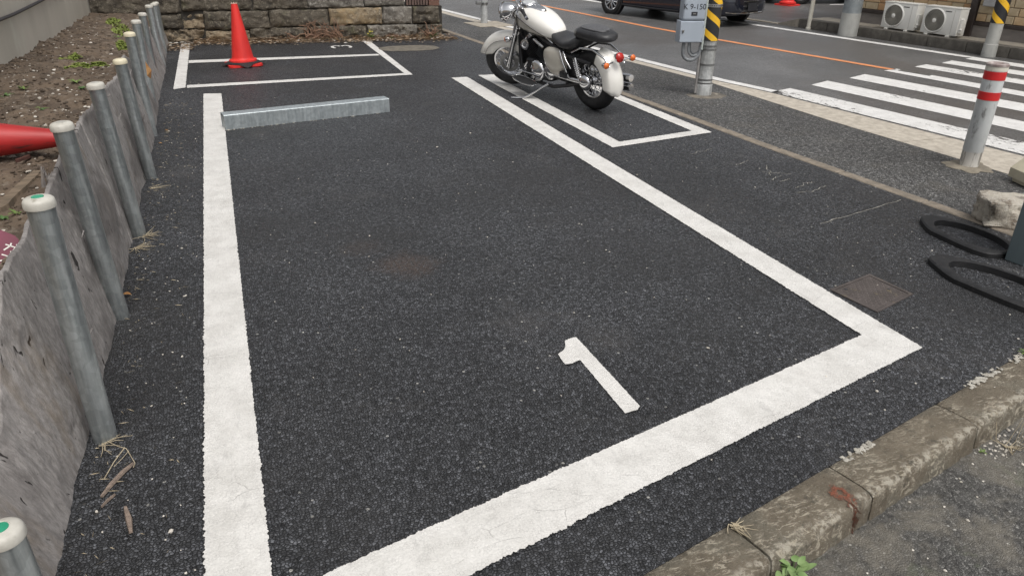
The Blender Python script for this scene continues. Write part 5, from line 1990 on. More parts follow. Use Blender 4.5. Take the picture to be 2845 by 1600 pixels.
for s in (-1, 1):
    mb.tube([(s * 0.118, 0.20, 0.60), (s * 0.125, 0.05, 0.665), (s * 0.122, -0.14, 0.67), (s * 0.112, -0.30, 0.60), (s * 0.10, -0.36, 0.52)], 0.012, 8)
mb.obj('fender_rail', CHROME, BIKE, 60)

# frame
mb = MB()
mb.tube([(0, 1.21, 0.90), (0, 1.16, 0.70), (0, 1.12, 0.52)], [0.045, 0.04, 0.035], 12)
for s in (-1, 1):
    mb.tube([(s * 0.02, 1.17, 0.80), (s * 0.085, 1.16, 0.55), (s * 0.115, 1.12, 0.30), (s * 0.12, 1.02, 0.20), (s * 0.12, 0.55, 0.18), (s * 0.12, 0.28, 0.24), (s * 0.115, 0.0, 0.315)], 0.020, 10)
    mb.tube([(s * 0.05, 1.10, 0.78), (s * 0.10, 0.60, 0.64), (s * 0.12, 0.25, 0.56), (s * 0.12, -0.1, 0.52)], 0.019, 10)
    mb.tube([(s * 0.12, 0.30, 0.24), (s * 0.12, 0.34, 0.56)], 0.018, 10)
mb.obj('frame', BLACK, BIKE, 60)
mb = MB()
mb.box((0, 1.165, 0.50), (0.20, 0.03, 0.34), Matrix.Rotation(0.10, 3, 'X'), 0, 0.008)
mb.obj('radiator', ENGINE, BIKE)

# engine: crankcase, two finned cylinders, covers
mb = MB()
RXm = Matrix.Rotation(math.pi / 2, 3, 'Y')
mb.box((0, 0.80, 0.33), (0.26, 0.46, 0.22), None, 0, 0.05, 3)
mb.box((0, 0.52, 0.36), (0.24, 0.24, 0.20), None, 0, 0.05, 3)
en = mb.obj('crankcase', ENGINE, BIKE, 45)
for an in (-0.52, 0.62):
    up_ = V((0, math.sin(an), math.cos(an)))
    R_ = align(up_, (1, 0, 0))
    base = V((0, 0.82, 0.36))
    mb = MB()
    for k in range(11):
        c = base + up_ * (0.11 + k * 0.020)
        mb.box(c, (0.19, 0.20, 0.007), R_, 0, 0.003, 1)
    mb.box(base + up_ * 0.18, (0.14, 0.15, 0.28), R_, 0, 0.02)
    cy_ = mb.obj('cylinder', ENGINE, BIKE, 40)
    mb = MB()
    mb.box(base + up_ * 0.345, (0.18, 0.17, 0.06), R_, 0, 0.022, 3)
    mb.obj('rocker_cover', CHROME, cy_, 50)
for s in (-1, 1):
    mb = MB()
    mb.lathe([(0.125, 0.0), (0.122, 0.022), (0.10, 0.040), (0.06, 0.048), (0.05, 0.056), (0.0, 0.058)], 32, (s * 0.125, 0.80, 0.32), Matrix.Rotation(s * math.pi / 2, 3, 'Y'))
    mb.lathe([(0.09, 0.0), (0.085, 0.022), (0.05, 0.034), (0.0, 0.036)], 28, (s * 0.118, 0.58, 0.34), Matrix.Rotation(s * math.pi / 2, 3, 'Y'))
    for k in range(5):
        mb.tube([(s * 0.165, 0.92 + k * 0.018, 0.42 - k * 0.045), (s * 0.18, 0.97 + k * 0.006, 0.36 - k * 0.045), (s * 0.165, 1.02 - k * 0.008, 0.30 - k * 0.022)], 0.009, 7)
    mb.obj('engine_cover', CHROME, BIKE, 45)
# horn ring and hoses on the left
mb = MB()
mb.lathe([(0, 0.0), (0.026, 0.0), (0.030, 0.012), (0.040, 0.016), (0.055, 0.010), (0.058, 0.0), (0.05, -0.012), (0.0, -0.014)], 24, (-0.13, 1.0, 0.585), align(V((-1, -0.3, 0.1))))
mb.obj('horn', CHROME, BIKE, 50)
mb = MB()
mb.tube([(-0.13, 0.82, 0.66), (-0.15, 0.74, 0.645), (-0.14, 0.66, 0.60)], 0.018, 9)
mb.obj('intake_pipe', CHROME, BIKE, 50)
# side covers in cream
for s in (-1, 1):
    mb = MB()
    rows = []
    for i in range(13):
        t = i / 12
        y = 0.66 - t * 0.36
        hh = 0.155 * (math.sin(math.pi * (0.10 + 0.80 * t)) ** 0.6)
        zc = 0.50 - 0.03 * math.sin(t * 3.1) - 0.01 * t
        rows.append([V((s * (0.105 + 0.075 * max(0.0, math.cos(math.pi / 2 * k / 8)) ** 0.7 * math.sin(math.pi * (0.08 + 0.84 * t)) ** 0.5), y, zc + hh * sg * math.sin(math.pi / 2 * k / 8))) for sg, ks in ((-1, range(8, 0, -1)), (1, range(0, 9))) for k in ks])
    for i in range(12):
        n = len(rows[0])
    o = len(mb.v)
    for r_ in rows:
        mb.v += r_
    for i in range(12):
        for k in range(n - 1):
            a0 = i * n + k
            mb.f.append([a0, a0 + 1, a0 + n + 1, a0 + n])
            mb.m.append(0)
    mb.f.append(list(range(n)))
    mb.m.append(0)
    mb.f.append([12 * n + k for k in range(n)])
    mb.m.append(0)
    mb.obj('side_cover', BIKEC, BIKE, 60)
# chrome loops beside the cover
mb = MB()
mb.tube([(-0.15, 0.36, 0.60), (-0.17, 0.30, 0.50), (-0.16, 0.26, 0.40), (-0.15, 0.24, 0.34)], 0.012, 8)
mb.tube([(-0.15, 0.30, 0.60), (-0.17, 0.24, 0.52), (-0.16, 0.18, 0.44)], 0.010, 8)
mb.obj('bracket', CHROME, BIKE, 60)
mb = MB()
mb.box((-0.155, 0.30, 0.36), (0.05, 0.12, 0.07), None, 0, 0.015)
mb.box((0, 0.28, 0.42), (0.22, 0.26, 0.24), None, 0, 0.03)
mb.obj('battery_box', ENGINE, BIKE)
# shaft / swing arm
for s in (-1, 1):
    mb = MB()
    mb.tube([(s * 0.12, 0.50, 0.33), (s * 0.135, 0.2, 0.32), (s * 0.125, 0.0, 0.315)], [0.032, 0.028, 0.034], 12)
    mb.ell((s * 0.125, 0.0, 0.315), (0.05, 0.085, 0.085), 18, 12)
    mb.obj('swing_arm', CHROME if s < 0 else ENGINE, BIKE, 55)
    mb = MB()
    mb.tube([(s * 0.145, 0.05, 0.33), (s * 0.150, 0.12, 0.56)], 0.022, 12)
    for k in range(8):
        c = V((s * 0.145, 0.05, 0.33)).lerp(V((s * 0.150, 0.12, 0.56)), 0.25 + k * 0.08)
        mb.torus(c, (0, 0.3, 1), 0.026, 0.006, 14, 6)
    mb.obj('rear_shock', CHROME, BIKE, 55)
# exhausts on the right
for k, zo in ((0, 0.0), (1, 0.095)):
    mb = MB()
    yy = 0.98 if k == 0 else 0.66
    mb.tube([(0.10, yy, 0.50), (0.19, yy + 0.06, 0.46), (0.215, yy + 0.03, 0.34), (0.215, yy - 0.10, 0.24 + zo * 0.6), (0.215, 0.40, 0.205 + zo)], 0.024, 12)
    mb.tube([(0.215, 0.40, 0.205 + zo), (0.217, 0.34, 0.206 + zo), (0.220, -0.30, 0.235 + zo), (0.220, -0.33, 0.236 + zo)], [0.026, 0.043, 0.043, 0.036], 16)
    mb.obj('exhaust', CHROME, BIKE, 50)
# footboards
for s in (-1, 1):
    ctr = V((s * 0.245, 0.90, 0.225))
    tilt = Matrix.Rotation(s * 0.10, 3, 'Y') @ Matrix.Rotation(0.12, 3, 'X')
    prof = []
    for i in range(40):
        a = 2 * math.pi * i / 40
        ca, sa = math.cos(a), math.sin(a)
        x = 0.075 * math.copysign(abs(ca) ** 0.7, ca)
        y = 0.185 * math.copysign(abs(sa) ** 0.8, sa)
        if s * x < 0:
            x *= 0.75
        prof.append((x, y))
    mb = MB()
    mb.prism(prof, -0.006, 0.006, tf=lambda p: tilt @ p + ctr)
    fb = mb.obj('footboard', RUBBER, BIKE, 40)
    mb = MB()
    mb.tube([tilt @ V((x * 1.01, y * 1.01, 0.002)) + ctr for x, y in prof], 0.007, 6, closed=True)
    mb.obj('footboard_rim', CHROME, fb, 60)
    mb = MB()
    mb.tube([V((s * 0.12, 0.86, 0.21)), ctr + V((0, -0.04, -0.01))], 0.012, 8)
    mb.obj('footboard_bracket', BLACK, fb, 60)
mb = MB()
mb.tube([(-0.17, 0.72, 0.28), (-0.20, 0.86, 0.30), (-0.21, 1.02, 0.31)], 0.008, 8)
mb.cyl((-0.19, 1.02, 0.31), (-0.26, 1.03, 0.31), 0.012, n=10)
mb.obj('shift_lever', CHROME, BIKE, 60)
# side stand
mb = MB()
mb.tube([(-0.13, 0.62, 0.20), (-0.17, 0.66, 0.175), (-0.30, 0.78, 0.085), (-0.345, 0.825, 0.062), (-0.39, 0.872, 0.064), (-0.44, 0.925, 0.070)], [0.015, 0.013, 0.012, 0.012, 0.013, 0.010], 9)
stand = mb.obj('side_stand', CHROME, BIKE, 60)
# rear lamp, indicators, plate
mb = MB()
mb.lathe([(0.0, -0.05), (0.035, -0.045), (0.05, -0.01), (0.052, 0.01)], 22, (0, -0.39, 0.60), align(V((0, -1, 0.15))))
rl = mb.obj('tail_lamp', CHROME, BIKE, 55)
mb = MB()
mb.lathe([(0.050, 0.01), (0.045, 0.025), (0.0, 0.035)], 22, (0, -0.39, 0.60), align(V((0, -1, 0.15))))
mb.obj('tail_lens', REDLENS, rl, 60)
for s in (-1, 1):
    mb = MB()
    mb.tube([(s * 0.06, -0.36, 0.56), (s * 0.17, -0.38, 0.56)], 0.009, 8)
    mb.lathe([(0, -0.045), (0.018, -0.038), (0.030, -0.015), (0.034, 0.014)], 18, (s * 0.18, -0.385, 0.56), align(V((0, -1, 0))))
    io = mb.obj('rear_indicator', CHROME, BIKE, 50)
    mb = MB()
    mb.lathe([(0.033, 0.014), (0.027, 0.028), (0.0, 0.033)], 18, (s * 0.18, -0.385, 0.56), align(V((0, -1, 0))))
    mb.obj('indicator_lens', ORANGE, io, 60)
# cables from the bar
mb = MB()
for s, e in ((-1, (-0.06, 1.10, 0.72)), (1, (0.06, 1.10, 0.74)), (-1, (-0.10, 1.02, 0.60))):
    p0 = ST(V((s * 0.26, 1.10, 1.04)))
    p1 = V((s * 0.16, 1.30, 0.98)) if e[1] > 1.05 else V((s * 0.2, 1.25, 0.85))
    p1 = ST(p1)
    pts = []
    for i in range(13):
        t = i / 12
        pts.append(p0 * (1 - t) ** 2 + p1 * 2 * t * (1 - t) + V(e) * t * t)
    mb.tube(pts, 0.0065, 6)
mb.obj('control_cables', CABLE, BIKE, 60)

BIKE.location = (3.127, 6.14, 0.0)
BIKE.scale = (0.85, 0.85, 0.85)
BIKE.rotation_mode = 'XYZ'
BIKE.rotation_euler = (Matrix.Rotation(0.2744, 3, 'Z') @ Matrix.Rotation(-0.14, 3, 'Y')).to_euler()
# ================================================================= UTILITY POLE WITH METER BOXES
root = thing('utility_pole', 'grey steel utility pole with yellow-black sleeve beside the motorcycle', 'utility pole', (4.47, 6.43, 0))
PR = 0.072
mb = MB()
mb.lathe([(PR + 0.012, -0.05), (PR + 0.012, 0.105), (PR + 0.004, 0.115), (PR + 0.002, 0.30), (PR, 0.52), (PR, 6.5), (0.0, 6.5)], 36)
mb.obj('pole_shaft', STEELP, root, 40)
for z in (0.12, 0.155, 0.30, 0.445, 0.475):
    mb = MB()
    mb.lathe([(PR + 0.003, z - 0.007), (PR + 0.0065, z - 0.007), (PR + 0.0065, z + 0.007), (PR + 0.003, z + 0.007)], 36, cap=False)
    for k in range(18):
        a = 2 * math.pi * k / 18
        mb.lathe([(0.0, 0.0), (0.0035, 0.0), (0.003, 0.002), (0, 0.002)], 8, ((PR + 0.006) * math.cos(a), (PR + 0.006) * math.sin(a), z), align(V((math.cos(a), math.sin(a), 0))))
    mb.obj('steel_band', DULLMETAL, root, 40)
mb = MB()
mb.lathe([(PR + 0.001, 0.525), (PR + 0.008, 0.525), (PR + 0.008, 1.65), (PR + 0.001, 1.65)], 40, cap=False)
sl = mb.obj('hazard_sleeve', hazard_mat('hazard_bands', PR, 0.175, 2.0, 0.25), root, 40)
mb = MB()
z = 0.845
mb.lathe([(PR + 0.008, z - 0.014), (PR + 0.012, z - 0.014), (PR + 0.012, z + 0.014), (PR + 0.008, z + 0.014)], 40, cap=False)
bd = mb.obj('perforated_band', ALLOY, root, 40)
mb = MB()
for k in range(24):
    a = 2 * math.pi * k / 24
    mb.lathe([(0.0, 0.0), (0.006, 0.0), (0.005, 0.0015), (0, 0.0015)], 8, ((PR + 0.0118) * math.cos(a), (PR + 0.0118) * math.sin(a), z), align(V((math.cos(a), math.sin(a), 0))))
mb.obj('band_holes', BLACKINK, bd, 40)
mb = MB()
f_ = []
for i in range(40):
    a = 2 * math.pi * i / 40
    r = 0.20 * (1 + 0.18 * noise.noise(V((2 * math.cos(a), 2 * math.sin(a), 7))))
    f_.append(V((r * math.cos(a) + 0.03, r * 0.8 * math.sin(a) - 0.03, -0.004 + 0.0)))
mb.add([V((0, 0, 0.012))] + f_, [[0, 1 + i, 1 + (i + 1) % 40] for i in range(40)])
mb.obj('concrete_footing', surf('pole_footing', (0.20, 0.175, 0.14), (0.10, 0.09, 0.075), 7, 0.9, 0, 0.6, 60, spot=((0.40, 0.36, 0.29), 10, 0.60, 0.68)), root, 60)

# boxes are strapped on the left of the pole and face the lot
BD = V((-0.20, -0.98, 0)).normalized()      # facing direction
BX = V((BD.y, -BD.x, 0)) * -1.0             # to the right when seen from the front
if BX.x < 0:
    BX = -BX
RB = Matrix((BX, -BD, V((0, 0, 1)))).transposed()


def boxl(c, d, mat, name, par, bev=0.008, seg=2):
    mb = MB()
    mb.box(c, d, RB, 0, bev, seg)
    return mb.obj(name, mat, par, 40)


bc = BX * -0.215 + BD * 0.0 - V((0, 0, 0.014))
lower = boxl(bc + V((0, 0, 0.622)), (0.240, 0.115, 0.198), BLUEBOX, 'lower_box', root, 0.006)
boxl(bc + BD * 0.060 + BX * -0.006 + V((0, 0, 0.622)), (0.224, 0.010, 0.186), BLUEBOX, 'box_door', lower, 0.003, 1)
mb = MB()
lk = bc + BD * 0.067 + BX * -0.092 + V((0, 0, 0.632))
mb.lathe([(0, 0), (0.012, 0), (0.012, 0.006), (0.007, 0.008), (0, 0.008)], 14, lk, align(BD))
mb.box(lk + V((0, 0, -0.008)) + BD * 0.004, (0.014, 0.008, 0.022), RB, 0, 0.003, 1)
mb.obj('lock', DULLMETAL, lower, 40)
for dz in (-0.06, 0.06):
    boxl(bc + BD * 0.058 + BX * 0.110 + V((0, 0, 0.622 + dz)), (0.010, 0.014, 0.034), BLUEBOX, 'hinge', lower, 0.003, 1)
upper = boxl(bc + BX * 0.008 + V((0, 0, 0.885)), (0.226, 0.125, 0.320), BLUEBOX, 'upper_box', root, 0.026, 4)
boxl(bc + BX * 0.002 + BD * 0.064 + V((0, 0, 0.975)), (0.125, 0.008, 0.10), BLUEBOX, 'raised_panel', upper, 0.003, 1)
boxl(bc + BX * 0.004 + BD * 0.0635 + V((0, 0, 0.786)), (0.060, 0.006, 0.036), BLACKINK, 'nameplate', upper, 0.002, 1)
boxl(bc + BX * 0.004 + BD * 0.0665 + V((0, 0, 0.786)), (0.030, 0.004, 0.012), DULLMETAL, 'nameplate_mark', upper, 0.001, 1)
tc = bpy.data.curves.new('lettering', 'FONT')
tc.body = 'K 9-150'
tc.size = 0.070
tc.align_x = 'CENTER'
tc.extrude = 0.0008
tob = bpy.data.objects.new('lettering', tc)
COL.objects.link(tob)
dg = bpy.context.evaluated_depsgraph_get()
me = bpy.data.meshes.new_from_object(tob.evaluated_get(dg))
bpy.data.objects.remove(tob)
me.materials.clear()
me.materials.append(BLACKINK)
lt = bpy.data.objects.new('lettering', me)
COL.objects.link(lt)
lt.parent = upper
lt.matrix_local = Matrix.Translation(bc + BX * 0.002 + BD * 0.0638 + V((0, 0, 0.826))) @ (Matrix((BX, V((0, 0, 1)), BD)).transposed()).to_4x4()
# conduits
for k, (ox, dp, lo_) in enumerate(((-0.045, 0.0, 0.345), (0.0, 0.02, 0.385), (0.03, -0.02, 0.40))):
    mb = MB()
    s0 = bc + BX * ox + BD * dp
    e0 = BX * (-PR - 0.020 + 0.012 * k) + BD * (0.02 - 0.02 * k)
    pts = [s0 + V((0, 0, 0.525)), s0 + V((0, 0, lo_ + 0.09))]
    for i in range(9):
        t = i / 8
        a = math.pi * t
        c = s0.lerp(e0, 0.5)
        h_ = (e0 - s0) * 0.5
        pts.append(c - h_ * math.cos(a) + V((0, 0, lo_ + 0.085 - 0.085 * math.sin(a))))
    pts.append(e0 + V((0, 0, lo_ + 0.13)))
    mb.tube(pts, (0.017, 0.012, 0.010)[k], 10)
    mb.obj('conduit_bend', surf('conduit_grey_%d' % k, (0.24, 0.25, 0.26), (0.17, 0.18, 0.19), 10, 0.5), root, 60)
mb = MB()
e0 = BX * (-PR - 0.016) + BD * 0.012
mb.tube([e0 + V((0, 0, 0.02)), e0 + V((0, 0, 0.52))], 0.014, 12)
mb.obj('riser_pipe', surf('riser_grey', (0.30, 0.29, 0.28), (0.20, 0.19, 0.185), 10, 0.5), root, 60)
mb = MB()
e0 = BX * (-PR - 0.012) + BD * 0.035
mb.tube([e0 + V((0, 0, 0.44)), e0 + V((0, 0, 1.7))], 0.011, 12)
mb.obj('pale_pipe', surf('pale_pipe', (0.46, 0.50, 0.47), (0.38, 0.42, 0.39), 10, 0.5), root, 60)

# ================================================================= SLIM GREY POST ON A SLAB, BESIDE THE ROAD
sb = G(1345, 66)
root = thing('sign_post', 'plain grey metal post on a concrete slab behind the motorcycle', 'post', (sb.x, sb.y, 0))
mb = MB()
mb.lathe([(0.058, 0.0), (0.058, 3.2), (0.0, 3.21)], 28)
mb.obj('shaft', galv_mat('post_grey', (0.33, 0.34, 0.34), (0.42, 0.43, 0.43), 0.5, 0.3), root, 50)
mb = MB()
mb.lathe([(0.058, 0.30), (0.066, 0.30), (0.066, 0.335), (0.058, 0.335)], 28, cap=False)
mb.box((-0.10, -0.02, 0.33), (0.10, 0.05, 0.06), None, 0, 0.006)
mb.obj('clamp', DULLMETAL, root, 40)
mb = MB()
mb.box((0.03, -0.12, 0.0), (0.62, 0.62, 0.016), rot_z(0.14), 0, 0.005, 1)
mb.obj('slab', surf('slab_concrete', (0.37, 0.33, 0.27), (0.28, 0.25, 0.205), 12, 0.9, 0, 0.5, 80), root, 0)

# ================================================================= RED AND WHITE BOLLARD
rb = G(2690, 462)
root = thing('bollard', 'scuffed pale bollard with two red bands beside the zebra crossing', 'bollard', (rb.x, rb.y, 0))
mb = MB()
r = 0.066
mb.lathe([(r - 0.002, -0.03), (r - 0.002, 0.115), (r, 0.118), (r, 0.70), (0, 0.70)], 36)
BM, nt, b_, co = new_mat('bollard_paint')
col = mix(nt, mr(nt, nz(nt, stretch(nt, co, (1, 1, 0.5)), 9, 6, 0.65), 0.35, 0.65), (0.60, 0.62, 0.62), (0.50, 0.52, 0.52))
col = mix(nt, mr(nt, nz(nt, stretch(nt, co, (1, 1, 0.35)), 14, 7, 0.7), 0.54, 0.66, 0, 0.85), col, (0.16, 0.155, 0.15))
zz = nd(nt, 'ShaderNodeSeparateXYZ', {0: co}).outputs[2]
low = mr(nt, zz, 0.105, 0.12, 1.0, 0.0)
col = mix(nt, low, col, mix(nt, mr(nt, nz(nt, stretch(nt, co, (1, 1, 0.2)), 22, 4), 0.45, 0.55), (0.66, 0.64, 0.60), (0.30, 0.28, 0.25)))
plug(nt, b_.inputs['Base Color'], col)
b_.inputs['Roughness'].default_value = 0.5
bump(nt, b_, nz(nt, co, 60, 6), 0.15, 0.002)
mb.obj('tube', BM, root, 40)
REDB = surf('red_tape', (0.60, 0.022, 0.022), (0.52, 0.018, 0.02), 9, 0.4, 0, 0.05, 60, spot=((0.30, 0.05, 0.045), 40, 0.64, 0.72))
for z0, z1 in ((0.475, 0.53), (0.61, 0.665)):
    mb = MB()
    mb.lathe([(r + 0.0005, z0), (r + 0.0025, z0 + 0.001), (r + 0.0025, z1 - 0.001), (r + 0.0005, z1)], 36, cap=False)
    mb.obj('red_band', REDB, root, 40)
mb = MB()
mb.lathe([(r + 0.0005, 0.668), (r + 0.0025, 0.669), (r + 0.0025, 0.697), (r + 0.0005, 0.698)], 36, cap=False)
mb.obj('cream_band', CREAMW, root, 40)
mb = MB()
mb.lathe([(r, 0.698), (r + 0.005, 0.699), (r + 0.005, 0.712), (r - 0.004, 0.718), (r - 0.012, 0.712), (r - 0.016, 0.706), (0, 0.707)], 36)
mb.obj('top_cap', surf('cap_brown', (0.22, 0.165, 0.155), (0.42, 0.37, 0.345), 26, 0.5), root, 40)
mb = MB()
f_ = []
for i in range(44):
    a = 2 * math.pi * i / 44
    rr = 0.150 * (1 + 0.45 * noise.noise(V((2 * math.cos(a), 2 * math.sin(a), 2))))
    f_.append(V((rr * math.cos(a), rr * math.sin(a), -0.002)))
mb.add([V((0, 0, 0.012))] + [q * 0.85 + V((0, 0, 0.010)) for q in f_] + f_, [[0, 1 + i, 1 + (i + 1) % 44] for i in range(44)] + [[1 + i, 45 + i, 45 + (i + 1) % 44, 1 + (i + 1) % 44] for i in range(44)])
mb.obj('footing', surf('footing_mortar', (0.25, 0.22, 0.17), (0.155, 0.135, 0.105), 7, 0.9, 0, 0.6, 60), root, 60)

# ================================================================= HAND HOLE COVER IN THE LOT
A_, B_, C_, D_ = [V((p[0], p[1], 0)) for p in ((2.490, 2.385), (2.800, 2.462), (2.828, 2.222), (2.528, 2.133))]
root = thing('hand_hole_cover', 'rusty chequered steel cover set in the asphalt beside the bay line', 'cover', ((A_ + C_) / 2))
ctr = (A_ + C_) / 2
q4 = [p - ctr for p in (A_, B_, C_, D_)]


def bil(u, v, z):
    p = (q4[0].lerp(q4[1], u)).lerp(q4[3].lerp(q4[2], u), v)
    return V((p.x, p.y, z))


mb = MB()
for (u0, u1, v0, v1) in ((0, 1, 0, 0.06), (0, 1, 0.94, 1), (0, 0.06, 0.06, 0.94), (0.94, 1, 0.06, 0.94)):
    a = [bil(u0, v0, 0.0045), bil(u0, v1, 0.0045), bil(u1, v1, 0.0045), bil(u1, v0, 0.0045)]
    mb.add(a + [p - V((0, 0, 0.02)) for p in a], [[0, 1, 2, 3], [0, 4, 5, 1], [1, 5, 6, 2], [2, 6, 7, 3], [3, 7, 4, 0]])
mb.obj('cover_frame', STEELPLATE, root, 0)
mb = MB()
a = [bil(0.07, 0.07, 0.003), bil(0.07, 0.93, 0.003), bil(0.93, 0.93, 0.003), bil(0.93, 0.07, 0.003)]
mb.add(a + [p - V((0, 0, 0.02)) for p in a], [[0, 1, 2, 3], [0, 4, 5, 1], [1, 5, 6, 2], [2, 6, 7, 3], [3, 7, 4, 0]])
pl = mb.obj('cover_plate', STEELPLATE, root, 0)
mb = MB()
for i in range(15):
    for j in range(12):
        u, v = 0.10 + 0.80 * (i + 0.5) / 15, 0.10 + 0.80 * (j + 0.5) / 12
        c = bil(u, v, 0.0035)
        aa = math.pi / 4 if (i + j) % 2 else -math.pi / 4
        d = V((math.cos(aa), math.sin(aa), 0)) * 0.0075
        nn = V((-math.sin(aa), math.cos(aa), 0)) * 0.0028
        mb.add([c - d, c - nn, c + d, c + nn, c - d * 0.6 + V((0, 0, 0.0012)), c - nn * 0.5 + V((0, 0, 0.0012)), c + d * 0.6 + V((0, 0, 0.0012)), c + nn * 0.5 + V((0, 0, 0.0012))], [[4, 5, 6, 7], [0, 1, 5, 4], [1, 2, 6, 5], [2, 3, 7, 6], [3, 0, 4, 7]])
tag(mb.obj('chequer_studs', STEELPLATE, pl, 0), kind='stuff')
mb = MB()
for u, v in ((0.22, 0.16), (0.80, 0.62)):
    c = bil(u, v, 0.0035)
    mb.lathe([(0, 0), (0.007, 0), (0.007, 0.0008), (0, 0.0008)], 12, c)
mb.obj('lifting_hole', BLACKINK, pl, 0)


# ================================================================= RUBBER BARRIER FEET, POST, STONE, BEIGE BOX AT THE RIGHT EDGE
def rubber_foot(ctr, ang, L, W, label, hole=(0.395, 0.41)):
    root = thing('rubber_base', label, 'rubber base', ctr, ang, 'rubber bases')
    N = 56
    out, inn = [], []
    for i in range(N):
        a = 2 * math.pi * i / N
        ca, sa = math.cos(a), math.sin(a)
        # outline: long plate, one end tapering to a blunt tip
        x = L / 2 * math.copysign(abs(ca) ** 0.55, ca)
        tp = 1.0 - 0.55 * max(0.0, (x / (L / 2) - 0.35) / 0.65)
        y_ = W / 2 * math.copysign(abs(sa) ** 0.45, sa) * tp
        out.append((x, y_))
        inn.append((L * hole[0] * ca - L * 0.06, W * hole[1] * sa))
    h = 0.034
    mb = MB()
    vs = []
    for (pp, z) in ((out, 0.0), (out, h * 0.7), ([(x * 0.975, y_ * 0.95) for x, y_ in out], h * 0.92), ([(x * 1.04, y_ * 1.06) for x, y_ in inn], h), (inn, h * 0.95), (inn, 0.0)):
        vs += [V((x, y_, z)) for x, y_ in pp]
    fs = []
    for k in range(5):
        for i in range(N):
            fs.append([k * N + i, k * N + (i + 1) % N, (k + 1) * N + (i + 1) % N, (k + 1) * N + i])
    mb.add(vs, fs)
    mb.obj('base_plate', RUBBER, root, 40)
    return root


rubber_foot((3.665, 2.675, 0.0), math.radians(90 - 4), 0.56, 0.30, 'black rubber base with an oval hole, the farther of two beside the slate post')
rubber_foot((3.275, 2.17, 0.0), math.radians(90 + 6), 0.66, 0.32, 'black rubber base with an oval hole, the nearer of two at the right edge', (0.405, 0.42))
root = thing('slate_post', 'slate grey square post standing by the black rubber bases', 'post', (3.715, 2.345, 0), 0.12)
mb = MB()
mb.box((0, 0, 0.55), (0.21, 0.10, 1.10), None, 0, 0.004, 1)
mb.obj('shaft', POSTG, root)
for sx in (-0.035, 0.04):
    mb = MB()
    mb.box((sx, -0.0505, 0.55), (0.004, 0.002, 1.08))
    mb.obj('groove', BLACKINK, root, 0)

# broken stone block
bs = V((4.09, 2.76, 0))
bm = bmesh.new()
bmesh.ops.create_cube(bm, size=1.0)
bmesh.ops.bevel(bm, geom=list(bm.edges), offset=0.10, segments=2, profile=0.6, affect='EDGES')
bmesh.ops.subdivide_edges(bm, edges=list(bm.edges), cuts=5, use_grid_fill=True)
RS = rot_z(math.radians(-30))
for v_ in bm.verts:
    p = V((v_.co.x * 0.30, v_.co.y * 0.22, v_.co.z * 0.150))
    lay = math.sin(p.z * 170 + 3 * noise.noise(p * 9)) * 0.0035
    nrm = V((p.x, p.y, p.z * 0.6)).normalized()
    p += nrm * (0.030 * fr(p, 8, 5) + 0.016 * fr(p + V((9, 0, 0)), 26, 5) + lay * (abs(nrm.z) < 0.7))
    v_.co = RS @ p + V((0, 0, 0.078))
me = bpy.data.meshes.new('stone_block')
bm.to_mesh(me)
bm.free()
me.materials.append(ROCK_E)
me.polygons.foreach_set('use_smooth', [True] * len(me.polygons))
me.set_sharp_from_angle(angle=math.radians(38))
so = bpy.data.objects.new('stone_block', me)
COL.objects.link(so)
so.location = bs
tag(so, 'rough broken pale stone block behind the black rubber bases', 'stone block')

# beige box cut by the right picture edge
p = G(2822, 522)
root = thing('beige_box', 'beige plastic cover with a sloping side at the right picture edge', 'box', (p.x + 0.225, p.y - 0.02, 0), -0.30)
mb = MB()
mb.loft([[V((-0.15, -0.12, z)), V((0.2, -0.12, z)), V((0.2, 0.12, z)), V((-0.15, 0.12, z))] if False else [V((x, y_, z)) for x, y_ in ((-0.17 + s_, -0.11), (0.22, -0.11), (0.22, 0.12), (-0.17 + s_, 0.12))] for z, s_ in ((0.03, 0.0), (0.09, 0.0), (0.17, 0.09))])
mb.obj('cover_shell', BEIGE, root, 30)
mb = MB()
mb.box((-0.02, -0.115, 0.09), (0.12, 0.014, 0.10), None, 0, 0.005)
mb.obj('flap', BEIGE, root, 30)
mb = MB()
mb.cyl((-0.08, -0.118, 0.03), (0.10, -0.118, 0.03), 0.022, n=16)
mb.obj('white_roller', WHITEP, root, 40)
mb = MB()
mb.lathe([(0, 0), (0.008, 0), (0.006, 0.004), (0, 0.005)], 12, (-0.05, -0.123, 0.155), align(V((0, -1, 0))))
mb.obj('screw', ALLOY, root, 40)
mb = MB()
mb.box((0.02, 0, 0.015), (0.34, 0.20, 0.03), None, 0, 0.004, 1)
mb.obj('foot', BEIGE, root, 30)

# ================================================================= KERB PLANTS
def broad_weed(loc, label, n=16, s=0.05):
    root = thing('broadleaf_weed', label, 'weed', loc)
    ms = MB()
    for i in range(n):
        a = random.random() * 6.28
        h_ = random.uniform(0.25, 1.0)
        st_ = V((math.cos(a) * s * random.uniform(0.1, 0.7), math.sin(a) * s * random.uniform(0.1, 0.7), s * (0.5 + 0.9 * h_)))
        ms.tube([V((0, 0, 0)), st_ * 0.6 + V((0, 0, 0.006)), st_], 0.0013, 5)
        mb = MB()
        leaf(mb, st_, V((math.cos(a + random.uniform(-0.6, 0.6)), math.sin(a + random.uniform(-0.6, 0.6)), random.uniform(-0.3, 0.35))), V((0, 0, 1)), s * random.uniform(0.55, 0.95), s * random.uniform(0.20, 0.30), random.uniform(0.2, 0.4), 0.2, 6)
        mb.obj('leaf', LEAF_K, root, 60)
    ms.obj('stems', LEAF_D, root, 60)
    return root


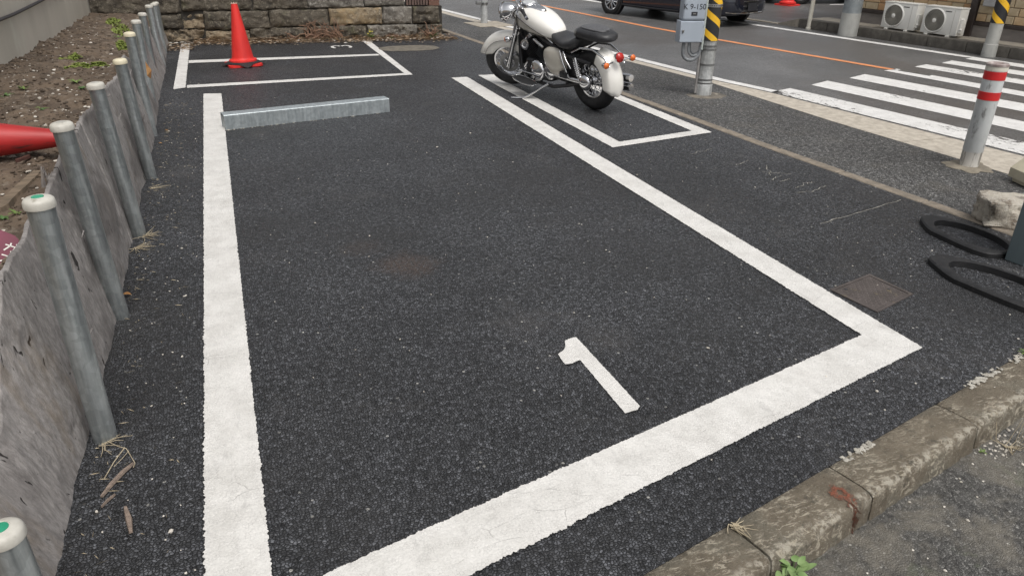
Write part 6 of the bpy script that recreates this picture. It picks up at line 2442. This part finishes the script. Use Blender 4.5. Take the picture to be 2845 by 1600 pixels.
p = G(2196, 1604, -0.08)
broad_weed((p.x, p.y - 0.005, -0.10), 'broad-leaved green weed growing against the kerb at the bottom edge', 22, 0.048)
p = G(2128, 1606, -0.08)
broad_weed((p.x, p.y - 0.01, -0.10), 'smaller weed left of the broad-leaved one by the kerb', 9, 0.036)
p = K0 + KE * 2.06 + KN * 0.02
weed((p.x, p.y, 0.0), 0.035, 9, LEAF, 'bright green sprig on the kerb at the right picture edge')
p = K0 + KE * 1.43 + KN * 0.185
weed((p.x, p.y, -0.10), 0.02, 7, LEAF, 'tiny green sprout at the kerb joint on the right')
p = K0 + KE * 0.335 + KN * 0.012
straw('dry_grass_tuft', (p.x, p.y, 0.004), 16, 0.5, 0.055, 'small dry grass tuft stuck in the kerb joint near the bottom', 0.3, (KN.x * 0.9 + 0.25, KN.y * 0.9 + 0.1))
p = K0 + KE * 1.53 + KN * 0.22
straw('dry_grass_tuft', (p.x, p.y, -0.098), 12, 1.2, 0.09, 'dry stalks and grit gathered below the kerb at the right', 0.1, (0.8, -0.6))

# ================================================================= FAR SIDE OF THE ROAD
FA_, FB_ = V((9.38, 10.95, 0)), V((9.90, 7.55, 0))
FD = (FB_ - FA_).normalized()
FN = V((-FD.y, FD.x, 0))
if FN.x < 0:
    FN = -FN
LEN = 9.0
# ledge of kerb blocks
ledge = thing('far_kerb', None, None)
ledge['kind'] = 'structure'
s_ = 0.0
HZ = 0.135
while s_ < LEN:
    l_ = 0.6
    a, b = FA_ + FD * (s_ + 0.004), FA_ + FD * (s_ + l_ - 0.004)
    mb = MB()
    c = (a + b) / 2 + FN * 0.10
    mb.box((c.x, c.y, HZ / 2 - 0.03), (l_ - 0.008, 0.20, HZ + 0.06), rot_z(math.atan2(FD.y, FD.x)), 0, 0.010, 2)
    mb.obj('kerb_block', DARKCONC, ledge, 30)
    s_ += l_
mb = MB()
q = [FA_ + FN * 0.205, FA_ + FD * LEN + FN * 0.205, FA_ + FD * LEN + FN * 0.75, FA_ + FN * 0.75]
mb.prism(q, -0.06, HZ - 0.004)
mb.obj('ledge_top', CONC, ledge, 0)
# low ramped kerb by the driveway
mb = MB()
q = [FA_ - FD * 0.45, FA_ - FD * 0.003, FA_ - FD * 0.003 + FN * 0.14, FA_ - FD * 0.45 + FN * 0.14]
mb.add([V((q[0].x, q[0].y, 0.012)), V((q[1].x, q[1].y, HZ)), V((q[2].x, q[2].y, HZ)), V((q[3].x, q[3].y, 0.012)), V((q[0].x, q[0].y, -0.05)), V((q[1].x, q[1].y, -0.05)), V((q[2].x, q[2].y, -0.05)), V((q[3].x, q[3].y, -0.05))], [[0, 1, 2, 3], [0, 4, 5, 1], [1, 5, 6, 2], [2, 6, 7, 3], [3, 7, 4, 0]])
mb.obj('ramp_block', CONC, ledge, 0)
s_ = 0.46
while s_ < 5:
    mb = MB()
    c = FA_ - FD * (s_ + 0.3) + FN * 0.06
    mb.box((c.x, c.y, -0.012), (0.592, 0.12, 0.045), rot_z(math.atan2(FD.y, FD.x)), 0, 0.006, 1)
    mb.obj('drop_kerb', CONC, ledge, 0)
    s_ += 0.6

# building
BLD = thing('tiled_building', 'building with tan stone-look wall tiles and dark frames across the road', 'building')
BA = FA_ + FN * 0.62 + FD * 0.55
BL = 7.2
ra = math.atan2(FD.y, FD.x)


def bwall(s0, s1, z0, z1, d0, d1, mat, name, par=BLD, bev=0.0):
    mb = MB()
    c = BA + FD * ((s0 + s1) / 2) + FN * ((d0 + d1) / 2)
    mb.box((c.x, c.y, (z0 + z1) / 2), (s1 - s0, d1 - d0, z1 - z0), rot_z(ra), 0, bev, 1)
    return mb.obj(name, mat, par, 30)


bwall(0, BL, 0.0, 0.292, -0.02, 0.5, PLINTH, 'plinth')
bwall(0, BL, 0.294, 0.345, -0.035, 0.5, FRAMEB, 'sill', bev=0.006)
bwall(0, BL, 0.347, 3.2, 0.012, 6.0, GROUT, 'wall')
bwall(-0.05, BL + 0.05, 3.2, 3.32, -0.12, 6.05, FRAMEB, 'parapet')
for s0, s1 in ((-0.06, 0.045), (2.02, 2.12), (4.3, 4.4)):
    bwall(s0, s1, 0.0, 3.19, -0.055, 0.008, FRAMEB, 'pilaster', bev=0.004)
# tiles: each one a piece
tl = {}
random.seed(21)


def tile_mesh(w_, h_):
    key = (round(w_, 3), round(h_, 3))
    if key not in tl:
        mb = MB()
        mb.box((0, 0, 0), (w_ - 0.012, 0.026, h_ - 0.012), None, 0, 0.004, 1)
        me = bpy.data.meshes.new('tile')
        me.from_pydata([tuple(p) for p in mb.v], [], mb.f)
        tl[key] = me
    return tl[key]


rows = 7
hh = 0.112
cnt = 0
for r_ in range(rows):
    z = 0.347 + hh * (r_ + 0.5)
    for (sa, sb_) in ((0.047, 2.018), (2.122, 4.298)):
        s_ = sa
        while s_ < sb_ - 0.02:
            w_ = random.choice((0.15, 0.19, 0.24, 0.30))
            if sb_ - (s_ + w_) < 0.06:
                w_ = round(sb_ - s_, 3)
            me = tile_mesh(w_, hh)
            mt = random.choice((0, 0, 1, 1, 2))
            key = (me.name, mt)
            if key not in tl:
                m2 = me.copy()
                m2.materials.append((TILE1, TILE2, TILE3)[mt])
                tl[key] = m2
            o = bpy.data.objects.new('wall_tile', tl[key])
            COL.objects.link(o)
            o.parent = BLD
            c = BA + FD * (s_ + w_ / 2) + FN * random.uniform(-0.002, 0.002)
            o.location = (c.x, c.y, z)
            o.rotation_euler = (0, 0, ra)
            cnt += 1
            s_ += w_
# small grey meter box on the wall
bwall(2.22, 2.40, 0.565, 0.86, -0.11, -0.016, surf('meter_grey', (0.36, 0.365, 0.37), (0.30, 0.305, 0.31), 9, 0.45), 'meter_box', bev=0.010)


# air-conditioner outdoor units
def make_ac(label, pos, w_=0.56, h_=0.375, d_=0.20):
    root = thing('outdoor_unit', label, 'air conditioner', pos, ra, 'outdoor air conditioner units')
    # local x along the wall toward the camera side, -y faces the road
    mb = MB()
    mb.box((0, 0, h_ / 2 + 0.022), (w_, d_, h_), None, 0, 0.010, 2)
    sh = mb.obj('casing', ACW, root, 35)
    mb = MB()
    mb.box((0.0, 0, h_ + 0.020), (w_ + 0.012, d_ + 0.012, 0.016), None, 0, 0.006, 2)
    mb.obj('lid', ACW, root, 35)
    fc = V((-w_ * 0.5 + 0.195, -d_ / 2, h_ * 0.5 + 0.020))
    RFn = align(V((0, -1, 0)))
    mb = MB()
    mb.lathe([(0.0, 0.0005), (0.150, 0.0005)], 48, fc, RFn, cap=False)
    rc = mb.obj('fan_recess', ACD, sh, 0)
    mb = MB()
    mb.lathe([(0.148, 0.0), (0.152, 0.014), (0.160, 0.016), (0.172, 0.008), (0.176, 0.0)], 56, fc, RFn, cap=False)
    mb.obj('fan_ring', ACW, sh, 40)
    for k in range(30):
        a = 2 * math.pi * k / 30
        pts = []
        for i in range(7):
            t = i / 6
            rr = 0.026 + 0.124 * t
            aa = a + 0.95 * t ** 1.2
            pts.append(fc + V((rr * math.cos(aa), -0.010 - 0.004 * math.sin(t * 3.1), rr * math.sin(aa))))
        mb = MB()
        mb.tube(pts, [0.003 + 0.0018 * i / 6 for i in range(7)], 4)
        mb.obj('grille_blade', ACG, sh, 60)
    mb = MB()
    mb.lathe([(0.030, 0.006), (0.030, 0.016), (0.022, 0.020), (0, 0.021)], 24, fc, RFn)
    mb.obj('fan_hub', ACW, sh, 40)
    mb = MB()
    mb.box((0.10, -d_ / 2 - 0.0012, h_ * 0.86 + 0.022), (0.095, 0.002, 0.012))
    mb.obj('badge', BLACKINK, sh, 0)
    mb = MB()
    mb.box((w_ / 2 - 0.085, -d_ / 2 - 0.001, h_ / 2 + 0.02), (0.003, 0.003, h_ * 0.86))
    mb.obj('panel_seam', ACG, sh, 0)
    mb = MB()
    mb.box((w_ / 2 + 0.014, -0.02, h_ * 0.42), (0.030, 0.10, h_ * 0.52), None, 0, 0.010)
    mb.ell((w_ / 2 + 0.02, -0.055, h_ * 0.30), (0.030, 0.020, 0.018), 12, 8)
    mb.ell((w_ / 2 + 0.018, -0.055, h_ * 0.66), (0.022, 0.014, 0.012), 12, 8)
    mb.obj('valve_cover', ACW, root, 40)
    for sx in (-1, 1):
        mb = MB()
        mb.box((sx * w_ * 0.30, 0, 0.010), (0.05, d_ + 0.06, 0.022), None, 0, 0.004, 1)
        mb.obj('foot', WHITEP, root, 30)
    return root


def ac_pos(px, py):
    q = G(px, py, HZ + 0.02)
    return q


p1, p2 = on_plane(2505, 88, FA_ + FN * 0.27, FB_ + FN * 0.27), on_plane(2617, 102, FA_ + FN * 0.27, FB_ + FN * 0.27)
sA = (p1 - FA_).dot(FD)
sB = (p2 - FA_).dot(FD)
q = FA_ + FD * (sA - 0.03) + FN * 0.26
make_ac('left one of two pale outdoor air conditioner units across the road', (q.x, q.y, HZ))
q = FA_ + FD * (sB - 0.02) + FN * 0.26
make_ac('right one of two pale outdoor air conditioner units across the road', (q.x, q.y, HZ))

# poles across the road
fp = G(2347, 98)
root = thing('utility_pole', 'thick two-tone concrete utility pole left of the air conditioner units', 'utility pole', (fp.x + 0.05, fp.y, -0.012))
mb = MB()
mb.lathe([(0.148, 0.0), (0.145, 0.345), (0.0, 0.345)], 32)
mb.obj('pole_base', POLEC, root, 40)
mb = MB()
mb.lathe([(0.141, 0.345), (0.132, 2.2), (0.11, 7.0), (0, 7.0)], 32)
mb.obj('pole_shaft', POLEC2, root, 40)
fp = G(2745, 155)
root = thing('utility_pole', 'slim pole with black-yellow sleeve right of the air conditioner units', 'utility pole', (fp.x, fp.y, -0.012))
mb = MB()
mb.lathe([(0.092, 0.0), (0.088, 0.16), (0.083, 0.165), (0.078, 7.0), (0, 7.0)], 28)
mb.obj('pole_shaft', POLEC, root, 40)
mb = MB()
mb.lathe([(0.083, 0.435), (0.089, 0.435), (0.088, 1.5), (0.080, 1.5)], 32, cap=False)
mb.obj('hazard_sleeve', hazard_mat('hazard_bands_far', 0.08, 0.235, 2.0, 0.60), root, 40)
fp = G(2080 + 1068 / 6.44, 517 / 6.44)
root = thing('white_pole', 'thin white pole at the far kerb between driveway and building', 'pole', (fp.x, fp.y, -0.012))
mb = MB()
mb.lathe([(0.046, 0.0), (0.046, 0.03), (0.034, 0.035), (0.034, 2.6), (0, 2.61)], 20)
mb.obj('shaft', CREAMW, root, 50)

# white bracket and flowering weed by the slim pole
p = G(2767, 152)
root = thing('white_pipe_clip', 'small white plastic clip lying beside the slim striped pole', 'clip', (p.x, p.y, 0))
mb = MB()
mb.tube([V((0.045 * math.cos(a) * 0.9, 0, 0.05 + 0.045 * math.sin(a))) for a in [math.radians(d) for d in range(-140, 141, 20)]], 0.012, 8)
mb.obj('ring', WHITEP, root, 60)
root.rotation_euler = (0.3, 0, -0.5)
p = G(2825, 160)
weed((p.x, p.y, 0.0), 0.10, 18, LEAF_D, 'weed with yellow flowers at the far kerb right of the striped pole', 5, 0.8, 'flowering_weed')
p = G(2800, 158)
weed((p.x, p.y, 0.0), 0.07, 12, LEAF_D, 'dark low weed at the far kerb beside the yellow flowers', 0, 0.6)

# ================================================================= CARS
def make_car(name, label, paint, loc, rz, sc):
    """local: +y is the front, z up, wheelbase 2.7 m"""
    root = thing(name, label, 'car', loc, rz, 'cars across the road', sc)
    # stations: y, floor, sill, belt, roof, half widths at sill, belt, roof
    stn = [(-2.22, 0.42, 0.50, 0.90, 0.95, 0.60, 0.66, 0.50), (-2.16, 0.30, 0.42, 1.02, 1.10, 0.76, 0.80, 0.58), (-2.0, 0.24, 0.34, 1.06, 1.36, 0.84, 0.86, 0.62), (-1.6, 0.22, 0.32, 1.06, 1.56, 0.88, 0.89, 0.64), (-0.8, 0.20, 0.32, 1.04, 1.66, 0.89, 0.90, 0.66), (0.0, 0.20, 0.32, 1.02, 1.66, 0.89, 0.90, 0.66), (0.5, 0.20, 0.32, 1.01, 1.58, 0.89, 0.90, 0.64), (1.0, 0.20, 0.32, 1.00, 1.24, 0.89, 0.89, 0.66), (1.25, 0.20, 0.32, 0.98, 1.04, 0.89, 0.88, 0.68), (1.7, 0.21, 0.32, 0.90, 0.96, 0.87, 0.85, 0.62), (2.05, 0.23, 0.34, 0.80, 0.86, 0.80, 0.78, 0.54), (2.25, 0.26, 0.36, 0.72, 0.77, 0.66, 0.64, 0.44), (2.34, 0.32, 0.40, 0.64, 0.68, 0.46, 0.44, 0.30)]
    mb = MB()
    rings = []
    for (y_, fl_, si, be, ro, ws, wb_, wr) in stn:
        half = [(0.0, fl_), (ws * 0.8, fl_), (ws * 0.97, fl_ + 0.03), (ws, si), (ws + 0.015, (si + be) / 2), (wb_, be), ((wb_ + wr) / 2 + 0.03, (be + ro) / 2), (wr, ro - 0.015), (wr * 0.6, ro), (0, ro + 0.008)]
        rings.append([V((x, y_, z)) for x, z in half] + [V((-x, y_, z)) for x, z in half[-2:0:-1]])
    mb.loft(rings)
    body = mb.obj('body', paint, root, 50)
    # windows
    for s in (-1, 1):
        mb = MB()
        pts = []
        for (y_, zt, zb) in ((-1.75, 1.40, 1.12), (-1.2, 1.56, 1.10), (-0.3, 1.60, 1.08), (0.4, 1.54, 1.07), (0.85, 1.26, 1.06)):
            def wid(z):
                return 0.905 - max(0, (z - 1.03)) * 0.36
            pts.append((V((s * (wid(zb) + 0.004), y_, zb)), V((s * (wid(zt) + 0.004), y_, zt))))
        for i, (a, b) in enumerate(pts):
            mb.v += [a, b]
            if i:
                k = 2 * i
                mb.f.append([k - 2, k - 1, k + 1, k] if s > 0 else [k - 2, k, k + 1, k - 1])
                mb.m.append(0)
        mb.obj('side_window', CARGLASS, body, 60)
    mb = MB()
    mb.add([V((-0.72, 1.18, 1.08)), V((0.72, 1.18, 1.08)), V((0.60, 0.56, 1.56)), V((-0.60, 0.56, 1.56))], [[0, 1, 2, 3]])
    mb.obj('windscreen', CARGLASS, body, 0)
    # wheels
    for s in (-1, 1):
        for wy in (-1.35, 1.35):
            c = V((s * 0.80, wy, 0.33))
            RXs = Matrix.Rotation(s * math.pi / 2, 3, 'Y')
            mb = MB()
            mb.lathe([(0.0, 0.0), (0.385, 0.0), (0.385, 0.104), (0.37, 0.110), (0.34, 0.109)], 40, c, RXs, cap=False)
            mb.obj('wheel_arch', BLACK, body, 40)
            mb = MB()
            mb.lathe([(0.20, -0.09), (0.30, -0.095), (0.325, -0.08), (0.332, -0.03), (0.332, 0.08), (0.322, 0.118), (0.30, 0.130), (0.245, 0.128), (0.228, 0.112), (0.222, 0.06)], 48, c, RXs, cap=False)
            wt = mb.obj('wheel', TYRE, root, 40)
            mb = MB()
            mb.lathe([(0.0, 0.06), (0.222, 0.06)], 40, c, RXs, cap=False)
            mb.obj('wheel_well', BLACK, wt, 0)
            mb = MB()
            mb.lathe([(0.228, 0.060), (0.230, 0.116), (0.222, 0.122), (0.208, 0.112), (0.205, 0.062)], 48, c, RXs, cap=False)
            mb.lathe([(0.0, 0.118), (0.040, 0.116), (0.055, 0.100), (0.056, 0.06)], 24, c, RXs, cap=False)
            for k in range(10):
                a = 2 * math.pi * (k // 2) / 5 + (0.16 if k % 2 else -0.16)
                a2 = 2 * math.pi * (k // 2) / 5 + (0.30 if k % 2 else -0.30)
                p0, p1 = RXs @ V((0.045 * math.cos(a), 0.045 * math.sin(a), 0.098)) + c, RXs @ V((0.212 * math.cos(a2), 0.212 * math.sin(a2), 0.108)) + c
                mb.tube([p0, p0.lerp(p1, 0.5) + V((s * 0.006, 0, 0)), p1], [0.020, 0.017, 0.022], 6)
            mb.obj('alloy_rim', ALLOY, wt, 40)
    # lower front: dark grille ribs, plate, chrome lip, lamps
    for k in range(9):
        z = 0.36 + 0.035 * k
        mb = MB()
        pts = []
        for i in range(13):
            x = -0.62 + 1.24 * i / 12
            yb = 2.345 - 0.34 * abs(x) ** 2.1 + 0.012
            pts.append(V((x, yb, z)))
        mb.tube(pts, 0.011, 6)
        mb.obj('grille_rib', DULLMETAL if k % 3 == 0 else BLACK, body, 50)
    mb = MB()
    mb.box((0, 2.385, 0.44), (0.34, 0.012, 0.17), None, 0, 0.004, 1)
    mb.obj('number_plate', BLACKINK, body, 0)
    mb = MB()
    pts = [V((x, 2.365 - 0.34 * abs(x) ** 2.1 + 0.012, 0.315 + 0.10 * max(0, abs(x) - 0.55))) for x in [-0.74 + 1.48 * i / 16 for i in range(17)]]
    mb.tube(pts, 0.014, 6)
    mb.obj('chrome_lip', CHROME, body, 50)
    for s in (-1, 1):
        mb = MB()
        mb.ell((s * 0.66, 2.09, 0.72), (0.16, 0.16, 0.06), 16, 10, rot_z(-s * 0.6))
        mb.obj('headlamp', GLASSH, body, 60)
        mb = MB()
        mb.ell((s * 0.70, -2.10, 0.92), (0.13, 0.10, 0.10), 14, 8)
        mb.obj('tail_lamp', REDLENS, body, 60)
        mb = MB()
        mb.ell((s * 1.0, 0.85, 1.08), (0.10, 0.06, 0.07), 14, 8)
        mb.obj('door_mirror', paint, body, 60)
        mb = MB()
        mb.tube([(s * 0.90, -0.95, 0.27), (s * 0.912, 0, 0.262), (s * 0.90, 0.95, 0.27)], 0.022, 8)
        mb.obj('sill_trim', BLACK, body, 60)
        for y_ in (-0.55, 0.45):
            mb = MB()
            mb.tube([(s * 0.912, y_ - 0.10, 0.90), (s * 0.928, y_, 0.905), (s * 0.912, y_ + 0.10, 0.90)], 0.014, 8)
            mb.obj('door_handle', CHROME, body, 60)
    return root


wr_, wf_ = G(1697, 38), V((7.74, 11.76, 0))
dcar = (wf_ - wr_).normalized()
scl = (wf_ - wr_).length / 2.70
# wheels measured on the near side: shift to the car's axis
side = V((-dcar.y, dcar.x, 0))
if side.x < 0:
    side = -side
cc = (wr_ + wf_) / 2 + side * (0.90 * scl)
make_car('passing_car', 'dark navy car with silver alloy wheels driving on the road', CARBLUE, (cc.x, cc.y, -0.012), math.atan2(dcar.y, dcar.x) - math.pi / 2, scl)
w2 = G(2232, 13)
make_car('parked_car', 'black car parked on the forecourt behind the thin white pole', CARBLACK, (w2.x + 1.22, w2.y + 0.72, -0.006), math.radians(-97), 0.9)
# white lot line and cone over there
root3, b3, f3 = make_cone('traffic_cone', 'distant red traffic cone on the forecourt beside the black parked car', CONE)
p = G(2187, 15)
root3.location = (p.x, p.y, 0.035)
root3.scale = (1.15, 1.15, 1.15)
root3.rotation_euler = (0, 0, 0.3)
fore = bpy.data.objects['far_forecourt']
mb = MB()
p0, p1 = G(2306, 14.5), G(2350, 14.0)
band(mb, p0, p1 + (p1 - p0) * 3, p0 + V((0.1, 0.12, 0)), p1 + (p1 - p0) * 3 + V((0.1, 0.12, 0)), -0.002, 0.05, 0.004)
mb.obj('forecourt_line', P_ROADW, fore, 0)
